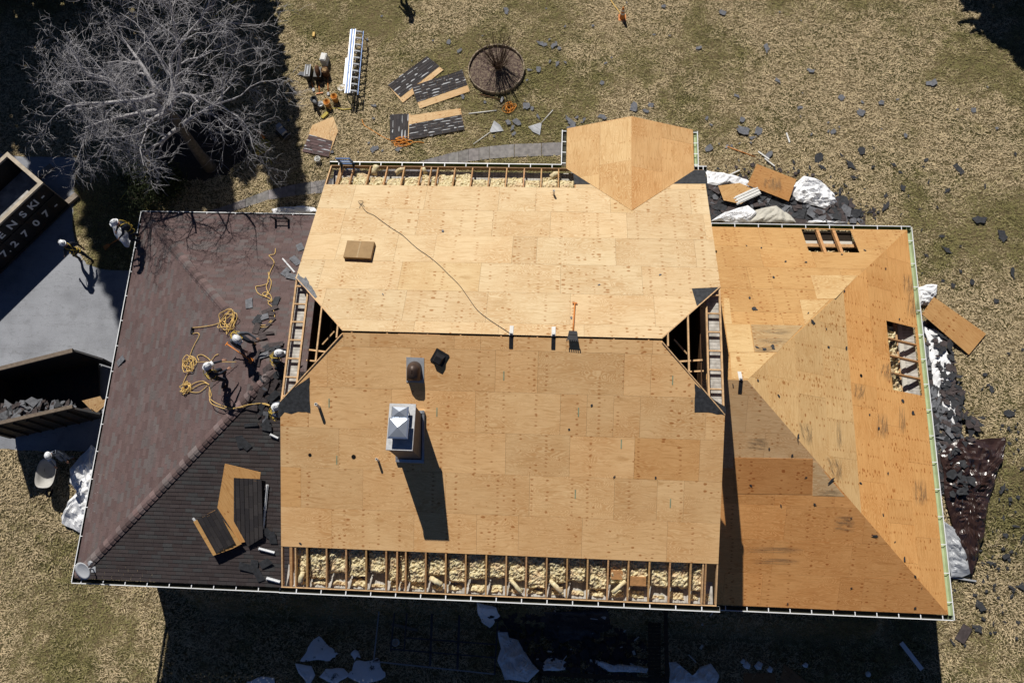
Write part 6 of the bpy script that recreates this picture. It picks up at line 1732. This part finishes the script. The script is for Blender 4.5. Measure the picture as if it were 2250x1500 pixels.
person(p5_, -1.2, 'roofer mostly hidden below the rake edge at the end of the doubled lifeline', .35, .35, ((-.2, .45, .7), (.2, .45, .7)), ground=gl, jacket='cloth_denim')
p6_ = gat(156, 1003)
person((p6_.x, p6_.y, p6_.z), face_to(p6_, gat(150, 1040)) + .55, 'worker in faded denim jacket and white hard hat behind the wheelbarrow', .30, .05, ((-.25, .50, .80), (.25, .50, .80)), harness=False, jacket='cloth_denim', trousers='cloth_denim')
person((.45, 21.75, 0), 2.9, 'worker beyond the top edge of the lawn seen only by the shadow on the grass', .0, 0, None, feet=((-.13, .05), (.13, -.05)))
shovel('roofing_shovel', 'orange roofing shovel with a slotted orange blade held by the crouching roofer', LW.at(521, 764, .5), LW.at(551, 791, .06), .24, .32, LW.n, 'orange')
shovel('roofing_shovel', 'orange-handled shovel lying on the grass by the driveway near the eave corner', gat(268, 520, .08), gat(240, 538, .05), .20, .22, (0, 0, 1), 'orange')
# ------------------------------------------------------------------ wheelbarrow
wb = gat(122, 1044, 0); t = thing('wheelbarrow', 'steel wheelbarrow with a rounded tray beside the dumpster shadow', 'wheelbarrow', wb)
mb = MB(); rows = []
fx = gat(120, 1070) - gat(122, 1020); fx.z = 0; fx.normalize(); sx = V3((fx.y, -fx.x, 0))
for q, z in ((.30, .33), (.62, .42), (.85, .55), (1.0, .66), (1.03, .665), (.98, .63), (.82, .53), (.58, .41), (.28, .34)):
    rw = []
    for k_ in range(24):
        a = 2 * pi * k_ / 24; ca, sa = cos(a), sin(a); e = 3.2
        x = math.copysign(abs(ca) ** (2 / e), ca) * .38 * q; y = math.copysign(abs(sa) ** (2 / e), sa) * .56 * q
        rw.append(wb + sx * x + fx * (y + .06 * (1 - q)) + V3((0, 0, z)))
    rows.append(rw)
vs = [v for rw in rows for v in rw]; mb.add(vs, [(j * 24 + k_, j * 24 + (k_ + 1) % 24, (j + 1) * 24 + (k_ + 1) % 24, (j + 1) * 24 + k_) for j in range(8) for k_ in range(24)] + [tuple(8 * 24 + k_ for k_ in range(24))])
M['barrow'] = plain('pale_barrow_steel', (.42, .41, .39), .6, .0, .12, 4)
mb.build('tray', M['barrow'], t, True)
for s in (-1, 1):
    mb = MB(); mb.tube([wb + fx * .62 + sx * s * .06 + V3((0, 0, .22)), wb + fx * .1 + sx * s * .2 + V3((0, 0, .33)), wb - fx * .75 + sx * s * .30 + V3((0, 0, .60))], .02, 8); mb.build('handle', M['rail_brown'], t, True)
    mb = MB(); mb.tube([wb - fx * .25 + sx * s * .2 + V3((0, 0, .40)), wb - fx * .30 + sx * s * .24 + V3((0, 0, .0)), wb - fx * .15 + sx * s * .22 + V3((0, 0, .36))], .014, 6); mb.build('leg', M['steel'], t, True)
mb = MB(); mb.lathe([(.13, -.04), (.19, -.045), (.2, 0), (.19, .045), (.13, .04)], 20, wb + fx * .68 + V3((0, 0, .2)), Matrix((fx, V3((0, 0, 1)), sx)).transposed()); mb.build('wheel', M['black'], t, True)

# ------------------------------------------------------------------ tools on the lawn
def bucket(px, py, col, label, name='bucket', h=.37, r=.15, lidless=True, inside=True, tilt=0):
    m = 'bk_' + name + str(col); M[m] = plain('bucket_plastic', col, .45, 0, .08, 5)
    c = gat(px, py, .0); t = thing('bucket', label, 'bucket', c); mb = MB()
    mb.lathe([(0, .01), (r * .86, .01), (r * .93, h * .7), (r, h * .72), (r, h * .80), (r * .96, h), (r * 1.04, h), (r * 1.04, h - .02), (r * .93, h), (r * .82, .05), (0, .05)], 24, c); mb.build('shell', M[m], t, True)
    mb = MB(); mb.tube(catmull([c + V3((r * 1.04, 0, h * .85)), c + V3((r * .8, -r * 1.0, h * .7)), c + V3((0, -r * 1.35, h * .55)), c + V3((-r * .8, -r, h * .7)), c + V3((-r * 1.04, 0, h * .85))], 5), .005, 5); mb.build('bail', M['steel'], t)
    return c
bucket(738, 222, (.55, .25, .05), 'orange bucket farthest from the tree shade and closest to the sheet brake')
bucket(722, 234, (.56, .26, .06), 'orange bucket with tool handles sticking out beside the white rope pail')
bucket(694, 228, (.02, .022, .028), 'black bucket holding a grey roll on the lawn')
bucket(700, 354, (.62, .62, .60), 'small white bucket by the pointed panel near the gutter', h=.22, r=.13)
bucket(706, 233, (.60, .61, .62), 'short white pail between the black and orange buckets', h=.18, r=.13)
mb = MB(); mb.lathe([(0, .02), (.15, .02), (.17, .035), (.175, .02), (.175, 0)], 26, gat(750, 193, .01)); tag(mb.build('pail_cover', M['offcut']), 'round white bucket lid lying on the grass by the sheet brake', 'lid')
mb = MB(); mb.lathe([(.03, 0), (.075, 0), (.075, .10), (.03, .10), (.03, 0)], 16, gat(726, 238, .02)); tag(mb.build('tape_roll', M['rope_y'], None, True), 'yellow tape roll standing between the buckets', 'tape roll')
mb = MB(); mb.tube([gat(690, 222, .34), gat(694, 227, .46)], .07, 10); tag(mb.build('grey_roll', M['felt_grey'], None, True), 'grey roll standing in the black bucket', 'roll')
mb = MB(); mb.tube(catmull([gat(730, 240, .03), gat(741, 238, .04), (gat(755, 241, .04)), gat(774, 239, .04)], 6), [.03] * 18 + [.025], 7); tag(mb.build('level', M['rope_d'], None, True), 'bright yellow tool sleeve lying beside the orange bucket', 'tool')
mb = MB(); mb.box(gat(690, 77, .07), (.10, .22, .14)); tag(mb.build('drink_carton', M['rope_y']), 'lone yellow carton standing on the lawn by the tool cases', 'carton')
mb = MB(); mb.box(gat(714, 254, .06), (.14, .34, .12), Matrix.Rotation(-.7, 3, 'Z')); tag(mb.build('drink_carton', M['rope_d']), 'yellow and white carton at the tip of the pointed panel', 'carton')
# open tool cases
M['case'] = plain('black_tool_case', (.020, .020, .022), .5, 0, .2, 8); M['bag'] = plain('brown_tool_bag', (.10, .045, .02), .8, 0, .4, 10, bump=.5)
c = gat(688, 168); t = thing('tool_case', 'black tool case with silver edges standing open on the lawn', 'tool case', c)
mb = MB(); mb.box(c + V3((-.12, 0, .22)), (.20, .62, .44)); mb.build('shell', M['case'], t)
mb = MB()
for x in (-.235, -.02): mb.box(c + V3((x, 0, .43)), (.035, .60, .06))
mb.box(c + V3((-.13, 0, .445)), (.07, .44, .03)); mb.build('silver_edge', M['galv'], t)
c = gat(703, 170); t = thing('tool_case', 'second black case with a brown leather pouch slung over it', 'tool case', c); mb = MB(); mb.box(c + V3((0, 0, .2)), (.34, .50, .4)); mb.build('shell', M['case'], t)
mb = MB(); mb.tube(catmull([c + V3((-.05, .22, .45)), c + V3((0, .1, .55)), c + V3((.03, -.1, .47)), c + V3((.06, -.24, .30))], 5), [.05, .07, .08, .09, .09, .10, .10, .10, .10, .10, .09, .09, .08, .07, .06, .05], 8); mb.build('pouch', M['bag'], t, True)
c = gat(718, 166); t = thing('tool_bag', 'tall brown tool bag with a tan open top on the lawn', 'tool bag', c); mb = MB(); mb.lathe([(.0, 0), (.16, 0), (.17, .25), (.16, .42), (.14, .43), (.13, .35), (0, .34)], 14, c, sx=1.0, sy=1.1); mb.build('body_bag', M['bag'], t, True)
mb = MB(); mb.box(c + V3((0, 0, .40)), (.20, .22, .06)); mb.tube(catmull([c + V3((-.13, 0, .42)), c + V3((-.05, 0, .55)), c + V3((.05, 0, .55)), c + V3((.13, 0, .42))], 4), .014, 5); mb.build('contents', M['card'], t)
c = gat(716, 138); mb = MB(); mb.box(c + V3((0, 0, .22)), (.26, .38, .44), Matrix.Rotation(-.15, 3, 'Z')); mb.box(c + V3((0, 0, .455)), (.20, .32, .03), Matrix.Rotation(-.15, 3, 'Z')); tag(mb.build('storage_box', M['offcut']), 'tall white storage box behind the brown tool bag', 'box')
for i, (a, b, lab) in enumerate((((683, 176), (688, 194), 'short orange-handled tool lying farthest from the sheet brake'), ((700, 176), (702, 205), 'orange T-handled tool in the middle of three on the grass'), ((720, 172), (721, 203), 'straight orange-handled tool pointing at the orange bucket'))):
    A_, B_ = gat(*a, .06), gat(*b, .06); t = thing('hand_tool', lab, 'tool', A_); mb = MB(); mb.tube([A_, B_], .020, 7); mb.build('handle', M['orange'], t, True)
    d = (B_ - A_).normalized(); s = d.cross(V3((0, 0, 1))); mb = MB(); mb.beam(B_ - s * .16, B_ + s * .16, .05, .035) if i == 1 else mb.beam(B_, B_ + d * .16, .10, .03); mb.build('head', M['orange' if i == 1 else 'steel'], t)
# sheet-metal brake on legs
M['alu'] = plain('sky_tinted_aluminium', (.12, .19, .36), .5, .2, .1, 3, spec=.3)  # blue base colour imitates sky reflected in the metal
A_, B_ = gat(792, 84), gat(779, 228); ax = (B_ - A_).normalized(); sd = V3((0, 0, 1)).cross(ax); mid = (A_ + B_) / 2; LB = (B_ - A_).length * .96
t = thing('sheet_metal_brake', 'long aluminium sheet-metal bending brake on legs on the lawn', 'metal brake', mid)
def bq(l, s, z): return mid + ax * l + sd * s + V3((0, 0, z))
sg = 1 if (sd.x > 0) else -1
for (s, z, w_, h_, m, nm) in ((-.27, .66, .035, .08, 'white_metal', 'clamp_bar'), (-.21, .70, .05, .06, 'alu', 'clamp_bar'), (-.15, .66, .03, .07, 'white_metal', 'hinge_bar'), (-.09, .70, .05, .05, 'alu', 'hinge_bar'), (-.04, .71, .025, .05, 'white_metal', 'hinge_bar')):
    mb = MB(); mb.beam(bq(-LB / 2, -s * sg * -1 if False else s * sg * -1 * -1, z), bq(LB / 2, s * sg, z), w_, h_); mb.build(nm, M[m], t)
for i in range(10):
    l = -LB / 2 + .12 + (LB - .24) * i / 9; mb = MB()
    mb.beam(bq(l, -.03 * sg, .72), bq(l, .22 * sg, .66), .07, .045); mb.beam(bq(l, .22 * sg, .66), bq(l, .24 * sg, .50), .06, .04); mb.beam(bq(l, -.25 * sg, .58), bq(l, .05 * sg, .55), .04, .04); mb.build('cross_arm', M['galv'], t)
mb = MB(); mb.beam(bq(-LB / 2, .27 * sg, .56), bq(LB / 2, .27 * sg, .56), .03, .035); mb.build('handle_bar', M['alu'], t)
for l in (-LB / 2 + .2, LB / 2 - .2):
    for s in (-.24, .24): mb = MB(); mb.beam(bq(l, s, .5), bq(l + (.12 if l > 0 else -.12), s * 1.25, 0), .035, .035, up=(1, 0, 0)); mb.build('leg', M['black'], t)
mb = MB(); a, b = gat(766, 128, .45), gat(760, 186, .40); mb.beam(a, b, .26, .03); mb.beam(a + V3((.1, 0, -.1)), b + V3((.1, 0, -.1)), .03, .18); tag(mb.build('trim_coil_sheet', M['white_metal']), 'white trim sheet leaning along the metal brake', 'trim sheet')
# black compressor
c = gat(627, 300); t = thing('air_compressor', 'black wheeled air compressor with a silver top on the grass by the tree shade', 'compressor', c); Rz = Matrix.Rotation(-.75, 3, 'Z')
mb = MB(); mb.lathe([(0, -.36), (.10, -.35), (.15, -.30), (.16, 0), (.15, .30), (.10, .35), (0, .36)], 16, c + V3((0, 0, .24)), Rz @ Matrix.Rotation(pi / 2, 3, 'Y')); mb.build('tank', M['black'], t, True)
mb = MB(); mb.box(c + Rz @ V3((-.05, 0, .44)), (.40, .26, .16), Rz); mb.box(c + Rz @ V3((-.20, .05, .55)), (.20, .20, .12), Rz); mb.build('motor', M['galv'], t)
mb = MB(); mb.tube(catmull([c + Rz @ V3((.30, -.16, .30)), c + Rz @ V3((.46, -.16, .62)), c + Rz @ V3((.46, .16, .62)), c + Rz @ V3((.30, .16, .30))], 5), .018, 6); mb.build('handle', M['steel'], t)
for s in (-.2, .2): mb = MB(); mb.lathe([(0, -.03), (.12, -.03), (.13, 0), (.12, .03), (0, .03)], 16, c + Rz @ V3((-.24, s, .13)), Rz @ Matrix.Rotation(pi / 2, 3, 'X')); mb.build('wheel', M['black'], t, True)
# cords on the lawn
def gl_(*q, h=.04): return [gat(a, b, h) for a, b in q]
UX, UY = V3((1, 0, 0)), V3((0, 1, 0)); UZ = V3((0, 0, 1))
rope(coil(gat(885, 313), UX, UY, UZ, .42, 6, 5, .45), .016, 'rope_o', 'orange extension cord heap below the long shingled panel', 'extension cord', 'extension_cord', extra=[gl_((795, 262), (800, 275), (812, 283), (828, 293), (845, 303), (862, 309)), gl_((897, 318), (915, 312), (932, 314))])
rope(coil(gat(1119, 238), UX, UY, UZ, .27, 6, 6), .016, 'rope_o', 'neat orange cord coil below the round brick-edged bed', 'extension cord', 'extension_cord')
rope(coil(gat(576, 324), UX, UY, UZ, .40, 7, 7), .016, 'rope_d', 'tangled yellow hose coil in the tree shade by the compressor', 'hose coil', 'hose_coil', extra=[gl_((582, 340), (590, 350), (585, 356), (578, 348), (590, 345), (597, 362)), gl_((575, 310), (568, 298))])
rope(gl_((560, 0), (520, 2), (490, 24), (440, 62), (380, 120), (325, 190), (318, 250), (313, 320), (302, 375), (288, 405), (275, 425), (262, 442)), .022, 'rope_d', 'long yellow hose line running through the tree shade to the dark shrub', 'hose', 'hose')
rope(gl_((1338, -6), (1348, 10), (1360, 26), (1366, 36)), .03, 'rope_y', 'yellow strap leading to the traffic cone on the lawn', 'strap', 'strap')
mb = MB(); a, b = gat(567, 287, .12), gat(580, 303, .10); mb.beam(a, b, .10, .10); tag(mb.build('orange_tool', M['orange']), 'orange tool handle beside the yellow hose coil', 'tool')
# cone
c = gat(1367, 40); t = thing('traffic_cone', 'orange traffic cone with pale bands standing on the lawn', 'traffic cone', c)
mb = MB(); mb.box(c + V3((0, 0, .02)), (.34, .34, .04)); mb.build('base', M['orange'], t)
mb = MB(); mb.lathe([(.13, .04), (.045, .66), (.035, .70), (0, .70)], 18, c); mb.build('cone_body', M['orange'], t, True)
for z in (.30, .48): mb = MB(); r0 = .13 - .137 * (z - .04); mb.lathe([(r0 + .004, z), (r0 - .009, z + .09)], 18, c); mb.build('band', M['offcut'], t, True)
# rakes, pole and pick
def fan_rake(px0, px1, label):
    A_, B_ = gat(*px0, .08), gat(*px1, .05); d = (B_ - A_).normalized(); s = d.cross(UZ); t = thing('leaf_rake', label, 'rake', B_)
    mb = MB(); mb.tube([A_, B_], .017, 7); mb.build('handle', M['offcut'], t, True)
    mb = MB(); n = 13
    for i in range(n):
        q = (i / (n - 1) - .5); e = B_ + d * (.52 - .12 * abs(q)) + s * q * .62; mb.beam(B_ + s * q * .06 + UZ * .02, e + UZ * .03, .034, .010, up=UZ)
    mb.beam(B_ + d * .24 - s * .16 + UZ * .035, B_ + d * .24 + s * .16 + UZ * .035, .03, .012); mb.build('tines', M['galv'], t)
fan_rake((1040, 317), (1078, 290), 'grey fan rake with its pale handle pointing to the stone path'); fan_rake((1215, 242), (1188, 272), 'second grey fan rake lying closest to the porch gable')
A_, B_ = gat(1030, 250, .05), gat(1091, 243, .05); mb = MB(); mb.tube([A_, B_], .025, 7); tag(mb.build('pole', M['offcut'], None, True), 'pale pole lying on the grass between the panels and the cord coil', 'pole')
A_, B_ = gat(1055, 207, .06), gat(1103, 220, .08); t = thing('sledgehammer', 'brown-handled sledgehammer lying just below the round brick-edged bed', 'hammer', B_); mb = MB(); mb.tube([A_, B_], .022, 7); mb.build('handle', M['bag'], t, True); d = (B_ - A_).normalized(); s = d.cross(UZ); mb = MB(); mb.beam(B_ - s * .13, B_ + s * .13, .10, .09); mb.build('head', M['steel'], t)
A_, B_ = gat(1660, 345, .05), gat(1597, 322, .06); t = thing('garden_hoe', 'orange-handled hoe lying on the grass near the stained plywood sheet', 'hoe', B_); mb = MB(); mb.tube([A_, B_], .018, 7); mb.build('handle', M['orange'], t, True); d = (B_ - A_).normalized(); s = d.cross(UZ); mb = MB(); mb.beam(B_ - s * .09, B_ + s * .09, .08, .02); mb.build('head', M['steel'], t)
# ladders against the eaves
def ladder(px, zt, foot_off, label, wd=.42, mat='alu'):
    T_ = at(*px, zt); F_ = V3((T_.x + foot_off[0], T_.y + foot_off[1], 0)); d = (T_ - F_).normalized(); s = V3((1, 0, 0)); t = thing('ladder', label, 'ladder', F_)
    for q in (-1, 1): mb = MB(); mb.beam(F_ + s * q * wd / 2, T_ + s * q * wd / 2, .035, .08, up=s); mb.build('side_rail', M[mat], t)
    n = int((T_ - F_).length / .30)
    for i in range(1, n + 1): mb = MB(); c = F_ + d * (.30 * i); mb.beam(c - s * wd / 2, c + s * wd / 2, .045, .03, up=d); mb.build('rung', M[mat], t)
ladder((753, 348), 6.75, (0, 1.5), 'aluminium ladder topping out at the corner of the main gutter by the open rafters')
ladder((609, 476), 3.65, (0, .9), 'short dark ladder leaning on the gutter of the shingled wing', .50, 'black')
# ------------------------------------------------------------------ rear deck in the shade
M['deckwood'] = lumber('dark_deck_board', (.055, .042, .03))
def gpt(px, z): return at(px[0], px[1], z)
t = thing('deck', 'dark timber deck walkway and rails in the shade behind the house', 'deck', gpt((1440, 1440), -.6)); dz = -.55
mb = MB(); P = [gpt(p, dz) for p in ((1424, 1330), (1452, 1330), (1452, 1500), (1424, 1500))]
for i in range(22): q0, q1 = i / 22, (i + .9) / 22; mb.prism([P[0].lerp(P[3], q1), P[1].lerp(P[2], q1), P[1].lerp(P[2], q0), P[0].lerp(P[3], q0)], (0, 0, -.04))
mb.build('decking', M['deckwood'], t)
for a, b in (((1462, 1322), (1466, 1500)), ((1186, 1478), (1462, 1494)), ((1186, 1478), (1186, 1510))):
    mb = MB(); mb.beam(gpt(a, dz + .55), gpt(b, dz + .55), .14, .05); mb.build('rail', M['deckwood'], t)
for p in ((1463, 1340), (1465, 1420), (1466, 1490), (1186, 1480), (1290, 1484), (1390, 1490)):
    mb = MB(); c = gpt(p, dz + .5); mb.box(c - V3((0, 0, .6)), (.09, .09, 1.2)); mb.build('post', M['deckwood'], t)
t = thing('patio_frame', 'low dark metal patio frame with crossing bars in the shade behind the house', 'patio frame', gpt((950, 1420), -1.2)); pz = -.75
M['frame_metal'] = plain('dark_frame_metal', (.06, .065, .075), .4, .3, .2, 4)
for a, b, w_, m in (((836, 1312), (821, 1452), .04, 'galv'), ((821, 1452), (1086, 1480), .04, 'galv'), ((1086, 1480), (1096, 1330), .05, 'frame_metal'), ((836, 1312), (1096, 1330), .05, 'frame_metal'), ((870, 1316), (858, 1430), .05, 'frame_metal'), ((896, 1316), (888, 1430), .05, 'frame_metal'), ((890, 1400), (1090, 1415), .05, 'frame_metal'), ((858, 1425), (1090, 1444), .05, 'frame_metal'), ((1010, 1330), (1005, 1470), .08, 'frame_metal'), ((950, 1325), (945, 1462), .08, 'frame_metal')):
    mb = MB(); mb.beam(gpt(a, pz), gpt(b, pz), w_, .05); mb.build('bar', M[m], t)
for p in ((821, 1452), (1086, 1480), (836, 1312), (1096, 1330)):
    mb = MB(); c = gpt(p, pz); mb.box(V3((c.x, c.y, (pz - 1.6) / 2)), (.06, .06, abs(-1.6 - pz))); mb.build('leg', M['frame_metal'], t)
mb = MB(); mb.lathe([(0, .01), (.13, .01), (.14, .22), (.12, .22), (.11, .03), (0, .03)], 18, gat(871, 1410)); tag(mb.build('plant_pot', M['offcut'], None, True), 'white pot standing among the patio frame bars in shade', 'pot')
mb = MB(); mb.lathe([(0, .05), (.09, .05), (.10, 0)], 16, gat(1907, 1480, .02)); tag(mb.build('round_disc', M['offcut'], None, True), 'small round white cap lying in the shade past the bare wing', 'cap')
